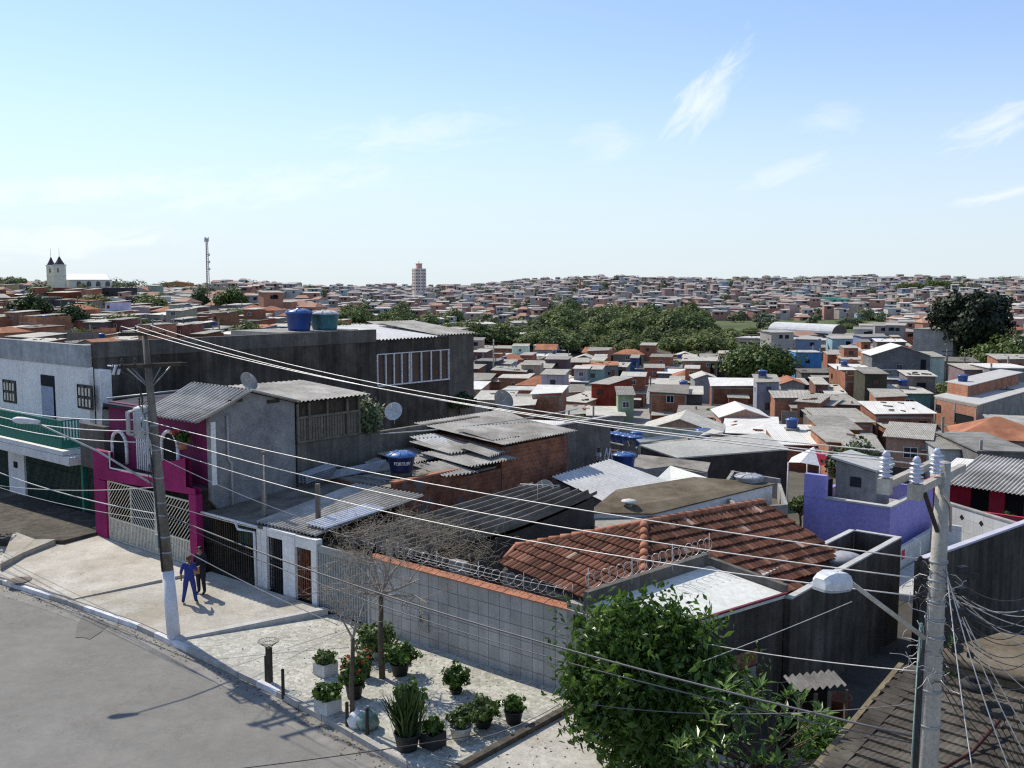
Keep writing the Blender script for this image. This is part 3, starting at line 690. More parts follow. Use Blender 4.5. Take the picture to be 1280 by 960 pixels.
# ------------------------------------------------------------------ pink house
M['shade_roof'] = surf('sheet_in_shade', (.03, .032, .05), (.06, .062, .085), 1, .9, .3, grime=.3)
def pink_house():
    t = thing('pink_house', 'magenta house with arched windows, white lattice gate and corrugated gable roof', 'house', W(-9, 6, 0))
    uL, uR = -13.55, -5.45; w = 4.3
    b = MB()
    b.wbox(uL, -12.55, w, w+.3, .3, 3.0); b.wbox(-5.95, uR, w, w+.3, .3, 3.35)                  # gate piers
    b.poly([W(uL, w, 3.0), W(uR, w, 3.35), W(uR, w, 3.6), W(-6.1, w, 3.6), W(-6.1, w, 4.75), W(-6.9, w, 4.55), W(-8.4, w, 4.35), W(-8.4, w, 3.62), W(-12.2, w, 3.55), W(-12.2, w, 4.3), W(uL, w, 4.3)][::1])
    b.poly([W(uL, w+.25, 3.0), W(uR, w+.25, 3.35), W(uR, w+.25, 3.6), W(-6.1, w+.25, 3.6), W(-6.1, w+.25, 4.75), W(-6.9, w+.25, 4.55), W(-8.4, w+.25, 4.35), W(-8.4, w+.25, 3.62), W(-12.2, w+.25, 3.55), W(-12.2, w+.25, 4.3), W(uL, w+.25, 4.3)][::-1])
    b.poly([W(uL, w, 4.3), W(-12.2, w, 4.3), W(-12.2, w+.25, 4.3), W(uL, w+.25, 4.3)]); b.poly([W(uL, w, 3.0), W(uL, w+.3, 3.0), W(uR, w+.3, 3.35), W(uR, w, 3.35)])
    b.poly([W(-12.2, w, 3.55), W(-8.4, w, 3.62), W(-8.4, w+.25, 3.62), W(-12.2, w+.25, 3.55)]); b.poly([W(-8.4, w, 4.35), W(-6.1, w, 4.75), W(-6.1, w+.25, 4.75), W(-8.4, w+.25, 4.35)])
    b.build('fascia', M['magenta'], t)
    b = MB(); b.tube([W(-12.15, w+.05, 4.34), W(-12.15, w+.05, 3.62), W(-8.4, w+.05, 3.7)], .04, 6); b.build('balcony_rail', M['white_metal'], t)
    # upper facade
    wu = 5.15
    b = MB(); b.wbox(-13.6, -5.75, wu, wu+.25, 3.5, 6.35); b.build('upper_facade', M['magenta_shade'], t)
    b = MB(); b.wbox(-5.72, -5.42, wu-.06, wu+.12, 3.62, 6.15); b.build('corner_trim', M['white_paint'], t)
    for px in (150, 213):
        u, z = AW(px, 541, wu); hw = .62; f = MB(); pz = MB(); z1 = z-.55; z0 = 3.7
        pts = [W(u-hw, wu-.05, z0)]+[W(u-hw*math.cos(a), wu-.05, z1+hw*math.sin(a)) for a in [math.pi*i/12 for i in range(13)]]+[W(u+hw, wu-.05, z0)]
        for i in range(len(pts)-1):
            p, q = pts[i], pts[i+1]; f.tube([p, q], .085, 6)
        fr = f.build('window_frame', M['white_paint'], t)
        pz.poly([p+VX*.03 for p in pts]); pz.build('pane', M['dark'], fr)
    u0, _ = AW(173, 560, wu); u1, _ = AW(193, 560, wu); b = MB(); k = u0
    b.wbox(u0, u1, wu-.06, wu-.04, 3.6, 5.2, 1)
    while k < u1: b.wbox(k, k+.07, wu-.1, wu-.06, 3.6, 5.3); k += .17
    b.wbox(u0, u1+.1, wu-.11, wu-.06, 5.25, 5.35); b.build('balcony_door', [M['white_metal'], M['dark']], t)
    # lattice gate
    g = MB(); u0, u1, z0, zm, z1 = -12.5, -5.98, .40, 1.35, 3.0
    gw = w+.12; n = 4
    lv = [u0+(u1-u0)*k for k in (0, .29, .585, .60, 1.0)]
    for q in lv: g.wbox(q-.035, q+.035, gw-.03, gw+.03, z0, z1)
    for z in (z0, zm, z1-.03): g.wbox(u0, u1, gw-.035, gw+.03, z, z+.06)
    k = u0
    while k < u1: g.wbox(k, k+.05, gw-.012, gw+.012, z0+.05, zm); k += .115
    for (a, c, dr) in ((lv[0], lv[1], 1), (lv[1], lv[2], -1), (lv[3], lv[4], 1)):
        s = a-(z1-zm)
        while s < c:
            x0, x1 = s, s+(z1-zm); za, zc = (zm, z1) if dr > 0 else (z1, zm)
            lo, hi = max(x0, a), min(x1, c)
            if hi-lo > .05:
                f0, f1 = (lo-x0)/(x1-x0), (hi-x0)/(x1-x0)
                p, q = W(lo, gw, za+(zc-za)*f0), W(hi, gw, za+(zc-za)*f1); g.tube([p, q], .022, 4, sm=False)
            s += .21
    gt = g.build('lattice_gate', M['cream_metal'], t)
    b = MB(); b.wbox(u0, u1, gw+.015, gw+.02, z0, zm); b.build('kick_panel', M['grey_metal'], gt)
    b = MB(); b.wbox(-13.4, -5.6, 7.2, 7.3, .2, 3.4); b.wbox(-13.4, -13.3, 4.7, 7.2, .2, 3.4); b.build('garage_wall', M['conc_dark'], t)
    b = MB(); b.wbox(-13.4, -5.8, 4.6, 9, 3.38, 3.5); b.build('floor_slab', M['conc_dark'], t)
    # rough side wall, gable shaped
    we, ze = 4.35, AU(237, 528, -5.5)[1]; wr, zr = AU(310, 488, -5.5); wb, zbk = AU(368, 502, -5.5)
    b = MB(); sh = [W(-5.5, 4.56, 3.62), W(-5.5, we+.9, 3.62), W(-5.5, wb, -.2), W(-5.5, wb, zbk-.04), W(-5.5, wr, zr-.07), W(-5.5, we, ze-.06)]
    sh = [W(-5.5, 5.4, -.3), W(-5.5, wb, -.3), W(-5.5, wb, zbk-.05), W(-5.5, wr, zr-.08), W(-5.5, 5.05, ze+.12), W(-5.5, 5.05, 3.0), W(-5.5, 5.4, 2.6)]
    b.poly(sh); b.poly([p-UX*.22 for p in sh][::-1])
    for i in range(len(sh)): p, q = sh[i], sh[(i+1) % len(sh)]; b.poly([p, p-UX*.22, q-UX*.22, q])
    b.build('side_wall', M['rough_plaster'], t)
    b = MB(); b.wbox(-13.6, -5.55, wb-.25, wb-.05, 0, zbk-.1); b.build('back_wall', M['conc_grime'], t)
    b = MB(); b.corr(W(-9.6, we-.05, ze), W(-5.25, we-.05, ze), W(-5.25, wr, zr), W(-9.6, wr, zr+.05), .26, .06, rows=3, sag=-.06)
    b.corr(W(-9.6, wb+.1, zbk), W(-5.25, wb+.1, zbk), W(-5.25, wr+.02, zr+.02), W(-9.6, wr+.02, zr+.06), .26, .06)
    b.tube([W(-5.22, we, ze+.02), W(-5.22, wr, zr+.03), W(-5.22, wb+.1, zbk+.02)], .05, 6)
    b.build('gable_roof', M['asb'], t)
    b = MB(); b.wbox(-5.58, -5.44, wr-.9, wr-.3, zr-.42, zr-.30); b.build('beam_end', M['wood_dark'], t); b = MB(); b.wbox(-5.58, -5.44, wr+.9, wr+1.5, zr-.62, zr-.48); b.build('beam_end', M['wood_dark'], t)
    wp = AU(285, 545, -5.4)[0]; pipe(t, [W(-5.42, wp, zr-.9), W(-5.42, wp, 4.6), W(-5.38, wp+.12, 4.4), W(-5.38, wp+.12, 1.2)], .05, 'cable_grey', 'drain_pipe', 8)
    # low roof left of the gable; bluish shade put into its colour
    b = MB(); b.slab([W(-17.0, 6.6, 5.6), W(-13.6, 4.9, 6.3), W(-9.65, 4.9, 6.3), W(-9.65, 10.5, 6.5), W(-17.0, 12.5, 6.3)], .12); b.build('low_roof', M['shade_roof'], t)
    b = MB(); b.tube([W(-14.6, 5.6, 6.36), W(-12.5, 9.5, 6.7)], .05, 6); b.build('roof_pipe', M['grey_metal'], t)
    b = MB(); b.wbox(-15.9, -13.65, 4.9, 5.2, 3.2, 5.2); b.build('alcove_wall', M['conc_grime'], t)
    # flower box on the balcony
    return t
pink_house()
def flowers_on_balcony():
    t = thing('flower_pot', 'pot of red flowers on the balcony of the magenta house', 'potted plant', W(-6.9, 4.9, 4.96))
    b = MB(); b.lathe([(0, 0), (.16, 0), (.22, .3), (.2, .3), (0, .26)], W(-6.9, 4.72, 4.96), 14); b.build('pot', M['terracotta'], t)
    leaf_ball(t, W(-6.9, 4.72, 5.45), .38, .34, 260, .09, 'leaf', 'foliage'); leaf_ball(t, W(-7.15, 4.62, 5.6), .28, .2, 70, .08, 'flower', 'blossom')
def leaf_ball(parent, c, rx, rz, n, size, mat, name='foliage', ar=1.8, seed=None, shell=.35):
    rr = random.Random(seed if seed is not None else int(abs(c.x*131+c.y*57+c.z*11)*100) % 99991); b = MB()
    for i in range(n):
        d = Vector((rr.gauss(0, 1), rr.gauss(0, 1), rr.gauss(0, 1))).normalized(); q = shell+(1-shell)*rr.random()**.5
        lum = .8+.35*math.sin(d.x*5+c.x)*math.cos(d.y*4+d.z*3)
        p = Vector((d.x*rx, d.y*rx, d.z*rz))*q*lum+c
        leaf(b, p, (d+Vector((rr.gauss(0, .6), rr.gauss(0, .6), rr.gauss(.3, .5)))).normalized(), size*(.7+.6*rr.random()), ar, rr)
    return b.build(name, M[mat], parent)
def leaf(b, p, nrm, s, ar, rr):
    """one pointed leaf: two bent halves"""
    x = nrm.orthogonal().normalized(); x = Matrix.Rotation(rr.random()*6.283, 3, nrm) @ x; y = nrm.cross(x)
    l, w = s*.5*ar, s*.5
    b.faces([p-x*l, p+y*w-nrm*w*.25, p+x*l-nrm*l*.25, p-y*w-nrm*w*.25], [(0, 3, 2, 1)], 0, False)
flowers_on_balcony()
# wooden annexe behind the gable wall
def annexe():
    t = thing('wooden_annexe', 'timber-slatted annexe with flat pale roof behind the rough grey gable wall', 'shed', W(-5.5, 11, 3.5))
    w0 = AU(370, 520, -5.5)[0]; w1 = AU(449, 520, -5.5)[0]; zt = 6.5; zb = AU(410, 548, -5.5)[1]
    b = MB(); b.wbox(-9, -5.55, w0+.05, w1, zb, zt); b.build('wall', M['wood_dark'], t)
    b = MB(); k = w0+.1
    while k < w1: b.wbox(-5.54, -5.50, k, k+.12, zb, zt-.62); k += .155
    b.build('slats', M['wood'], t)
    b = MB(); n = 5
    for s in (0, .18, .47, .80, 1): q = w0+.05+(w1-w0-.1)*s; b.wbox(-5.5, -5.42, q-.05, q+.05, zb, zt-.02)
    b.wbox(-5.495, -5.43, w0, w1, zt-.68, zt-.58); b.wbox(-5.495, -5.43, w0, w1, zb-.02, zb+.08); b.build('timber_frame', M['wood'], t)
    b = MB(); b.corr(W(-5.1, w0-.2, zt+.12), W(-5.1, w1+.35, zt+.12), W(-10, w1+.35, zt+.45), W(-10, w0-1.2, zt+.5), .24, .03); b.build('roof', M['asb'], t)
    b = MB(); b.wbox(-5.75, -5.48, w0+.02, w1+8.2, -.5, zb-.04)
    w2 = AU(497, 525, -5.5)[0]
    b.build('base_wall', M['conc_grime'], t)
annexe()
def back_wall():
    t = thing('garden_wall', 'stained concrete garden wall with white coping running back from the timber annexe', 'wall', W(-5.6, 17, 0))
    a = AU(452, 540, -5.6); c = AU(720, 512, -5.6)
    w0 = AU(450, 540, -5.6)[0]; z0 = AU(500, 530, -5.6)[1]
    p0, p1 = G(455, 541, 4.3), G(640, 516, 3.4)
    u1, w1 = UW(p1)
    b = MB(); ps = [W(-5.6, 17.6, 3.55), W(-5.6, 24.5, 3.55)]
    b.wbox(-5.75, -5.55, 21.2, 33, -3, 3.5); b.build('wall', M['conc_grime'], t); b = MB(); b.wbox(-5.77, -5.5, 21.2, 33, 3.504, 3.58); b.build('coping', M['conc_pale'], t)
back_wall()
def inpoly(x, y, pg):
    c = False; n = len(pg); j = n-1
    for i in range(n):
        if (pg[i][1] > y) != (pg[j][1] > y) and x < (pg[j][0]-pg[i][0])*(y-pg[i][1])/(pg[j][1]-pg[i][1])+pg[i][0]: c = not c
        j = i
    return c
def onplane(px, py, o, n):
    d = ray(px, py); c = Vector((0, 0, CH)); t = (o-c).dot(n)/d.dot(n); return c+d*t
def tile_roof(mb, poly, edir, pitch=.21, course=.36, m=0):
    e = Vector(edir).normalized(); n = (poly[1]-poly[0]).cross(poly[2]-poly[0]).normalized()
    if n.z < 0: n = -n
    e = (e-n*e.dot(n)).normalized(); s = n.cross(e)
    if s.z < 0: s = -s
    o = poly[0]; pg = [((p-o).dot(e), (p-o).dot(s)) for p in poly]
    x0, x1 = min(p[0] for p in pg), max(p[0] for p in pg); y0, y1 = min(p[1] for p in pg), max(p[1] for p in pg)
    mb.poly([p-n*.05 for p in poly], m)
    y = y0
    while y < y1:
        x = x0; jy = .012*rnd.uniform(-1, 1)
        while x < x1:
            if inpoly(x+pitch/2, y+course*.5, pg):
                j = rnd.uniform(-.012, .012); jz = rnd.uniform(0, .012); pts = []
                for (yy, zz) in ((y+j+jy-.03, .05+jz), (y+course+j, .0)):
                    for k in range(6):
                        a = math.pi*k/5; pts.append(o+e*(x+pitch/2-pitch*.5*math.cos(a))+s*yy+n*(zz+.06*math.sin(a)))
                i0 = 6
                fs = [(k, k+1, k+7, k+6) for k in range(5)]+[(0, 5, 4, 3, 2, 1)]
                mb.faces(pts, fs, m)
            x += pitch
        y += course
def caps(mb, a, b, r=.1, L=.36, m=0):
    d = b-a; n = max(1, int(d.length/L)); d = d/n
    for i in range(n):
        p = a+d*i; mb.tube([p+ZX*.05, p+d*1.06+ZX*.025], [r*1.12, r*.88], 8, m)
def tile_house():
    B_ = G(805, 655, 4.4); Rr = G(955, 628, 4.25); S = G(1050, 692, 2.95); E = G(628, 706, 2.9); F_ = G(720, 744, 2.9)
    t = thing('tiled_house', 'house with mossy red clay-tile hip roof and bright ridge caps, behind the tiled wall', 'house', W(12, 9, 0))
    nf = (F_-E).cross(B_-E).normalized(); nr = (Rr-B_).cross(S-B_).normalized()
    A = onplane(645, 684, E, nf); F2 = E+(F_-E)*1.55; F2 = onplane(812, 782, E, nf)
    b = MB(); tile_roof(b, [E, F2, B_, A], F_-E); b2 = MB()
    rp = [B_, onplane(806, 727, B_, nr), onplane(886, 705, B_, nr), onplane(984, 741, B_, nr), S, Rr]
    tile_roof(b, rp, Rr-B_, .21, .37)
    b.build('roof', M['clay'], t)
    caps(b2, onplane(805, 728, B_, nr), B_, .13); caps(b2, B_, Rr, .11); caps(b2, E.lerp(A, .2), A, .1); caps(b2, A, B_, .1); b2.build('ridge_caps', M['terracotta'], t)
    b = MB(); lo = ZX*.16; b.prism([A-lo, E-lo, onplane(760, 760, E, nf)-lo, rp[3]-lo, S-lo, Rr-lo], -3)
    b.build('wall', M['conc_grime'], t)
tile_house()
def street_wall():
    t = thing('tiled_street_wall', 'long street wall faced with square grey tiles, terracotta coping and razor wire along the top', 'wall', W(8, 4.85, 0))
    u0 = AW(463, 760, 4.75)[0]; u1 = 12.35
    b = MB(); b.wbox(u0, u1, 4.75, 4.95, 0, 2.48); b.build('tile_facing', M['tilewall'], t)
    b = MB(); u = u0
    while u < u1-.05: b.obox(W(u, 4.68, 2.50+rnd.random()*.012), UX*.29, VX*.3+ZX*.07, ZX*.035); u += .31
    b.build('coping', M['terracotta'], t)
    # electricity meter box
    u, z = AW(530, 778, 4.74); b = MB(); b.wbox(u-.24, u+.22, 4.70, 4.745, z-.28, z+.28); m = b.build('meter_box', M['grey_metal'], t)
    b = MB(); b.wbox(u-.17, u+.02, 4.68, 4.70, z+.0, z+.2); b.build('meter_window', M['glass'], m)
    b = MB(); ps = []; n = 620; ua, ub = 5.2, 12.3
    for i in range(n+1):
        a = i*2*math.pi/26; ps.append(W(ua+(ub-ua)*i/n+.10*math.cos(a*1.0), 5.05+.02*math.sin(i*.3), 2.85+.19*math.sin(a))+VX*.16*math.cos(a))
    b.tube(ps, .008, 3, cap=False)
    for k in range(5): u = ua+(ub-ua)*k/4; b.tube([W(u, 5.05, 2.4), W(u, 5.05, 3.15)], .012, 5)
    for z in (2.75, 3.0): b.tube([W(ua, 5.05, z), W(ub, 5.05, z)], .005, 3)
    b.build('razor_wire', M['wire'], t)
    b = MB(); b.wbox(u1+.01, 13.2, 4.7, 5.0, 0, 2.75); b.wbox(u1+.25, u1+.65, 4.69, 4.7, 2.1, 2.45, 1); b.build('end_pier', [M['conc'], M['dark']], t)
    # slatted grey gate with pilasters, left of the tiled part
    ua = AW(396, 730, 4.75)[0]
    b = MB(); b.wbox(ua, u0-.02, 4.82, 4.86, .15, 2.45); k = ua
    while k < u0-.05: b.wbox(k, k+.05, 4.79, 4.82, .2, 2.2); k += .13
    b.wbox(ua, u0-.02, 4.77, 4.82, 2.2, 2.45); b.build('slatted_gate', M['grey_metal2'], t)
    b = MB(); b.wbox(u0-.06, u0-.003, 4.7, 4.98, .1, 2.52); b.build('pilaster', M['conc_pale'], t)
    return ua
M['grey_metal2'] = flat('grey_painted_gate', (.30, .31, .30), .6)
GATE_U = street_wall()
def carport_house():
    t = thing('carport_house', 'low house with iron carport gates, arched door and white pilasters beside the magenta house', 'house', W(-2, 6, 0))
    def uu(px, w=4.75, y=690): return AW(px, y, w)[0]
    b = MB()
    for x0, x1 in ((322, 327), (327.5, 334), (354, 369), (389.5, 396)): b.wbox(uu(x0), uu(x1), 4.72, 5.0, .25, 2.62)
    b.wbox(uu(334)+.01, uu(354)-.01, 4.74, 4.98, 2.3, 2.62); b.wbox(uu(369)+.01, uu(389.5)-.01, 4.74, 4.98, 2.2, 2.6); b.build('pilasters', M['white_paint'], t)
    g = MB()
    def bars(x0, x1, z0, z1, step=.13, mb=None, arch=False):
        a, c = uu(x0), uu(x1); k = a
        while k < c: (mb or g).wbox(k, k+.03, 4.84, 4.87, z0, z1); k += step
        for z in (z0, (z0+z1)/2, z1-.04): (mb or g).wbox(a, c, 4.87, 4.9, z, z+.05)
    bars(334, 354, .3, 2.3); g.build('arched_door', M['dark_metal'], t)
    d = MB(); bars(369, 389.5, .3, 2.2, .12, d)
    a, c = uu(369), uu(389.5)
    for i in range(4):
        for j in range(5): d.lathe([(.05, 0), (.08, .02), (.05, .04)], W(a+(c-a)*(i+.5)/4, 4.86, .5+.36*j), 8, axis=-VX)
    d.build('wrought_gate', M['rust'], t)
    h = MB(); bars(257, 292, .3, 2.45, .15, h); bars(293, 321, .3, 2.45, .15, h); h.build('carport_gate', M['wood_dark'], t)
    b = MB(); b.wbox(uu(294), uu(320), 4.92, 4.94, 1.7, 2.5); b.build('green_sheet', M['green_dark'], t)
    b = MB(); b.wbox(-5.4, 1.2, 7.5, 7.6, .1, 2.5); b.wbox(-5.4, -5.3, 5, 7.5, .1, 2.5); b.wbox(1.1, 1.2, 5, 10.5, .1, 2.4); b.build('inner_wall', M['conc_dark'], t)
    b = MB(); b.slab([W(-5.4, 4.6, 2.62), W(-1.7, 4.7, 2.62), W(-2.9, 10.4, 3.0), W(-5.4, 10.4, 3.0)], .1); b.build('flat_roof', M['asb_dark'], t)  # dark tone puts the magenta house's shade into the roof colour
    b = MB(); b.tube([W(-5.4, 4.5, 2.66), W(uu(326), 4.6, 2.60)], .05, 8); b.tube([W(uu(302), 4.5, 2.62), W(uu(304), 4.55, 2.35), W(uu(324), 4.55, 2.4), W(uu(325), 4.55, .3)], .05, 8); b.build('gutter_pipe', M['white_metal'], t)
    ar = MB(); ar.corr(W(-2.2, 4.75, 2.72), W(1.15, 4.9, 2.72), W(.9, 10.6, 3.2), W(-3.0, 10.4, 3.2), .2, .045); ar.build('corrugated_roof', M['asb'], t)
    b = MB(); b.corr(W(.05, 5.3, 2.90), W(1.2, 5.3, 2.90), W(1.2, 8.2, 3.12), W(.05, 8.2, 3.12), .2, .045); b.build('zinc_sheet', M['metal_sheet'], t)
    b = MB()
    for px, y0, y1, w in ((327, 565, 640, 5.5), (395, 605, 655, 6.2)):
        u, z1 = AW(px, y0, w); _, z0 = AW(px, y1, w); b = MB(); b.wbox(u-.07, u+.07, w, w+.14, z0-.4, z1); b.build('roof_post', M['pole_wood'], t)
    u, z1 = AW(330, 566, 5.48); b = MB(); b.tube([W(u, 5.46, 2.6), W(u, 5.46, z1-.1)], .03, 6); b.build('pipe', M['cable_grey'], t)
    return t
carport_house()
def tank_house():
    t = thing('brick_house', 'brick house with littered flat roof carrying the dark lettered water tank', 'brick house', W(-3, 14, 0))
    b = MB(); b.prism([W(-5.4, 10.7, 3.1), W(-.9, 10.7, 3.1), W(-.9, 17.3, 3.1), W(-5.4, 17.3, 3.1)], -2.5); b.build('wall', M['brick_old'], t)
    b = MB(); b.slab([W(-5.38, 10.72, 3.2), W(-1.1, 10.72, 3.2), W(-1.1, 17.2, 3.2), W(-5.38, 17.2, 3.2)], .09); b.build('roof_slab', M['slab_grey'], t)
    b = MB(); b.wbox(-1.1, -.88, 10.6, 14.7, 2.9, 3.42); b.wbox(-1.12, -.86, 10.58, 14.7, 3.424, 3.50, 1); b.build('parapet', [M['brick_old'], M['terracotta']], t)
    b = MB(); b.prism([W(-5.3, 17.4, 4.35), W(-.95, 17.4, 4.05), W(-.95, 22.4, 4.05), W(-5.3, 22.4, 4.35)], -4); b.build('rear_block', M['brick_old'], t)
    b = MB(); b.corr(W(-6.3, 17.0, 4.75), W(-.5, 17.0, 4.28), W(-.5, 22.7, 4.28), W(-6.3, 22.7, 4.75), .9, .012); b.corr(W(-.5, 17.0, 4.28), W(-.5, 22.7, 4.30), W(-6.3, 22.7, 4.77), W(-6.3, 17.0, 4.75), .2, .045)
    b.build('rear_roof', M['asb'], t)
    b = MB()                                                            # loose asbestos sheets
    for (u0, u1, w0, w1, z, a) in ((-3.4, -.4, 14.6, 17.6, 3.75, .1), (-4.8, -2.2, 15.2, 18.5, 4.05, .2), (-5.4, -3.4, 13.8, 16.2, 3.6, -.1), (-3.6, -1.3, 17.2, 19.0, 4.5, .05), (-2.6, -.6, 13.2, 14.9, 3.5, .15), (-5.0, -3.8, 12.6, 14.0, 3.4, -.2), (-5.2, -3.0, 16.6, 17.9, 4.1, .1), (-2.4, -.5, 16.0, 17.6, 3.98, -.1)):
        b.corr(W(u0, w0, z+.15), W(u0+a*3, w1, z+.15), W(u1+a*3, w1, z-.12), W(u1, w0, z-.12), .19, .05)
    b.build('loose_sheets', M['asb'], t)
    b = MB(); b.corr(W(-5.2, 15.6, 4.35), W(-5.0, 17.2, 4.35), W(-2.6, 17.4, 3.95), W(-2.8, 15.6, 3.95), .19, .05); b.corr(W(-2.8, 18.4, 4.35), W(-2.6, 20.4, 4.4), W(-1.0, 20.5, 4.35), W(-1.2, 18.4, 4.3), .19, .04); b.build('white_sheet', M['asb_white'], t)
    b = MB(); rr = random.Random(4)
    for k in range(46):
        u, w = rr.uniform(-5.2, -1.4), rr.uniform(10.9, 16.5); b.box(W(u, w, 3.2), rr.uniform(.05, .5), rr.uniform(.05, .16), rr.uniform(.04, .14), rr.random()*6)
    b.build('rubble', M['conc'], t)['kind'] = 'stuff'
    b = MB()
    for k in range(7): b.tube([W(-5.0, 11.2+.08*k, 3.26+.05*(k % 2)), W(-3.4+.1*k, 12.9+.05*k, 3.3+.04*k)], .025, 5)
    b.tube([W(-3.9, 11.2, 3.3), W(-1.6, 11.6, 3.3), W(-1.4, 12.8, 3.3)], .03, 6); b.build('plastic_pipes', M['cable_grey'], t)
    u, w = UW(G(502, 598, 3.22))
    k = thing('water_tank', 'dark blue water tank lettered FORTLEV standing on the littered brick house roof', 'water tank', W(u, w, 3.2)); L = W(u, w, 3.2); r = .60
    b = MB(); b.lathe([(0, 0), (.46, 0), (.46, .34), (0, .34)], L, 18); b.build('base', M['conc_dark'], k)
    L2 = L+ZX*.34
    b = MB(); b.lathe([(0, 0), (.47, 0), (.49, .1), (.585, .6), (.62, .63), (.62, .68)], L2, 26); bd = b.build('tank_body', M['tank_navy'], k)
    b = MB(); b.lathe([(.62, .66), (.67, .68), (.67, .72), (.42, .84), (.1, .9), (0, .905)], L2, 26)
    for q in range(8): a = q*math.pi/4; d = Vector((math.cos(a), math.sin(a), 0)); b.tube([L2+d*.14+ZX*.895, L2+d*.42+ZX*.85, L2+d*.66+ZX*.735], .018, 5)
    b.build('lid', M['tank_lid'], k)
    # lettering wrapped round the tank wall, facing the street
    cu = bpy.data.curves.new('lettering', 'FONT'); cu.body = 'FORTLEV'; cu.size = .195; cu.offset = .007; cu.align_x = 'CENTER'; cu.align_y = 'CENTER'; cu.extrude = .002
    tmp = bpy.data.objects.new('lettering', cu); COL.objects.link(tmp); bpy.context.view_layer.update()
    me = bpy.data.meshes.new_from_object(tmp.evaluated_get(bpy.context.evaluated_depsgraph_get())); bpy.data.objects.remove(tmp)
    cdir = Vector((-L.x, -L.y, 0)).normalized(); cdir = Matrix.Rotation(R(4), 3, 'Z') @ cdir; ang0 = math.atan2(cdir.y, cdir.x)
    for v in me.vertices:
        h = .40+v.co.y; rr_ = .49+(.585-.49)*(h-.1)/.5+.008+v.co.z; a = ang0+v.co.x*.92/.55
        v.co = L2+Vector((rr_*math.cos(a), rr_*math.sin(a), h))-L
    me.materials.append(M['white_metal']); o = bpy.data.objects.new('lettering', me); COL.objects.link(o); o.parent = k
    for z_ in (.27, .53):
        pass
    g = thing('grass_tuft', 'tuft of yellow-green grass growing on the brick house roof', 'plant', W(-3.9, 11.0, 3.2))
    b = MB(); c = G(445, 592, 3.2)
    for i in range(90):
        a = rnd.random()*6.28; p = c+Vector((rnd.gauss(0, .16), rnd.gauss(0, .16), 0)); q = p+Vector((math.cos(a)*.12, math.sin(a)*.12, .3+.15*rnd.random())); d = Vector((-math.sin(a), math.cos(a), 0))*.012
        b.poly([p-d, p+d, q])
    b.build('blades', M['leaf_bright'], g)
M['slab_grey'] = surf('grey_roof_slab', (.17, .16, .14), (.34, .32, .285), 1.0, .95, .4, grime=.5, grimecol=(.5, .45, .35))
tank_house()
def sheet_stack():
    t = thing('sheet_stack', 'pile of broken grey roofing sheets lying below the timber annexe', 'roofing sheets', W(-4.6, 9.8, 3.1))
    b = MB()
    for k in range(4): b.corr(W(-5.2, 9.0, 3.2+.11*k), W(-4.6, 9.1, 3.2+.1*k), W(-4.2, 10.2+.1*k, 3.5+.1*k), W(-4.9, 10.3, 3.5+.1*k), .2, .04)
    for k in range(5): b.tube([W(-4.9, 9.7+.12*k, 3.16+.06*k), W(-4.0, 12.6+.1*k, 3.4+.07*k)], .07, 7)
    b.build('sheets', M['sheet_blue'], t)
M['sheet_blue'] = surf('bluish_sheet', (.28, .3, .34), (.42, .44, .48), 1.5, .85, .3, grime=.3)
sheet_stack()
def channel_roof_house():
    t = thing('channel_roof_house', 'house under long dark channel-profile roofing sheets with a black end wall', 'house', W(4, 10, 0))
    uL, uR = 2.5, 5.75; b = MB(); n = 7
    A, B, C, Dd = W(uL, 5.2, 2.72), W(uR, 5.2, 2.72), W(uR+.1, 15.4, 3.12), W(uL, 15.4, 3.02)
    rows = 10
    for i in range(n):
        f0, f1 = i/n, (i+1)/n; g = [f0, f0+.10/n, f0+.16/n, f0+.42/n, f0+.48/n, f0+.98/n, f1]
        hh = [.16, .16, .02, -.04, -.04, .02, .16]
        for r in range(rows):
            t0, t1 = r/rows, (r+1)/rows
            for k in range(6):
                def q(f, tt, h): return A*(1-f)*(1-tt)+B*f*(1-tt)+C*f*tt+Dd*(1-f)*tt+ZX*(h-.25*math.sin(math.pi*tt)*f)
                b.poly([q(g[k], t0, hh[k]), q(g[k+1], t0, hh[k+1]), q(g[k+1], t1, hh[k+1]), q(g[k], t1, hh[k])])
    b.build('roof', M['asb_dark'], t)
    b = MB(); top = [W(uR-.05, 5.4+10*i/10, 2.55+.45*i/10-.25*math.sin(math.pi*i/10)) for i in range(11)]
    ring = top+[W(uR-.05, 15.4, -3), W(uR-.05, 5.4, -3)]
    b.poly(ring); b.wbox(uL, uR-.06, 15.2, 15.35, -3, 2.9); b.wbox(uL+.02, uL+.15, 5.4, 15.2, -1, 2.6); b.wbox(uL, uR-.06, 6.4, 6.5, 0, 2.4); b.build('wall', M['black_wall'], t)
    b = MB(); u, z = AW(572, 700, 5.6); b.wbox(u-.35, u+.2, 5.6, 5.9, 0, 2.75); b.build('post', M['conc'], t)
    dish(G(681, 626, 2.5), Vector((-.3, -.9, .55)), .42, 'small satellite dish on the edge of the dark channel-sheet roof', .45, 'asb')
    an = thing('tv_antenna', 'bent TV aerial lying over the dark channel-sheet roof', 'antenna', G(672, 622, 3.0)); b = MB(); p = G(672, 624, 3.0)
    b.tube([p, p+ZX*.55], .015, 5); b.tube([p+ZX*.5-UX*.9, p+ZX*.5+UX*.5+VX*.8], .012, 5)
    for k in range(7): c = p+ZX*.5-UX*(.8-.2*k)+VX*.1*k; b.tube([c-VX*.28, c+VX*.28], .006, 4)
    b.build('boom', M['wire'], an)
M['black_wall'] = surf('blackish_wall', (.042, .038, .034), (.095, .087, .078), .8, .95, .4, grime=.3)  # near-black brown with mottling
channel_roof_house()
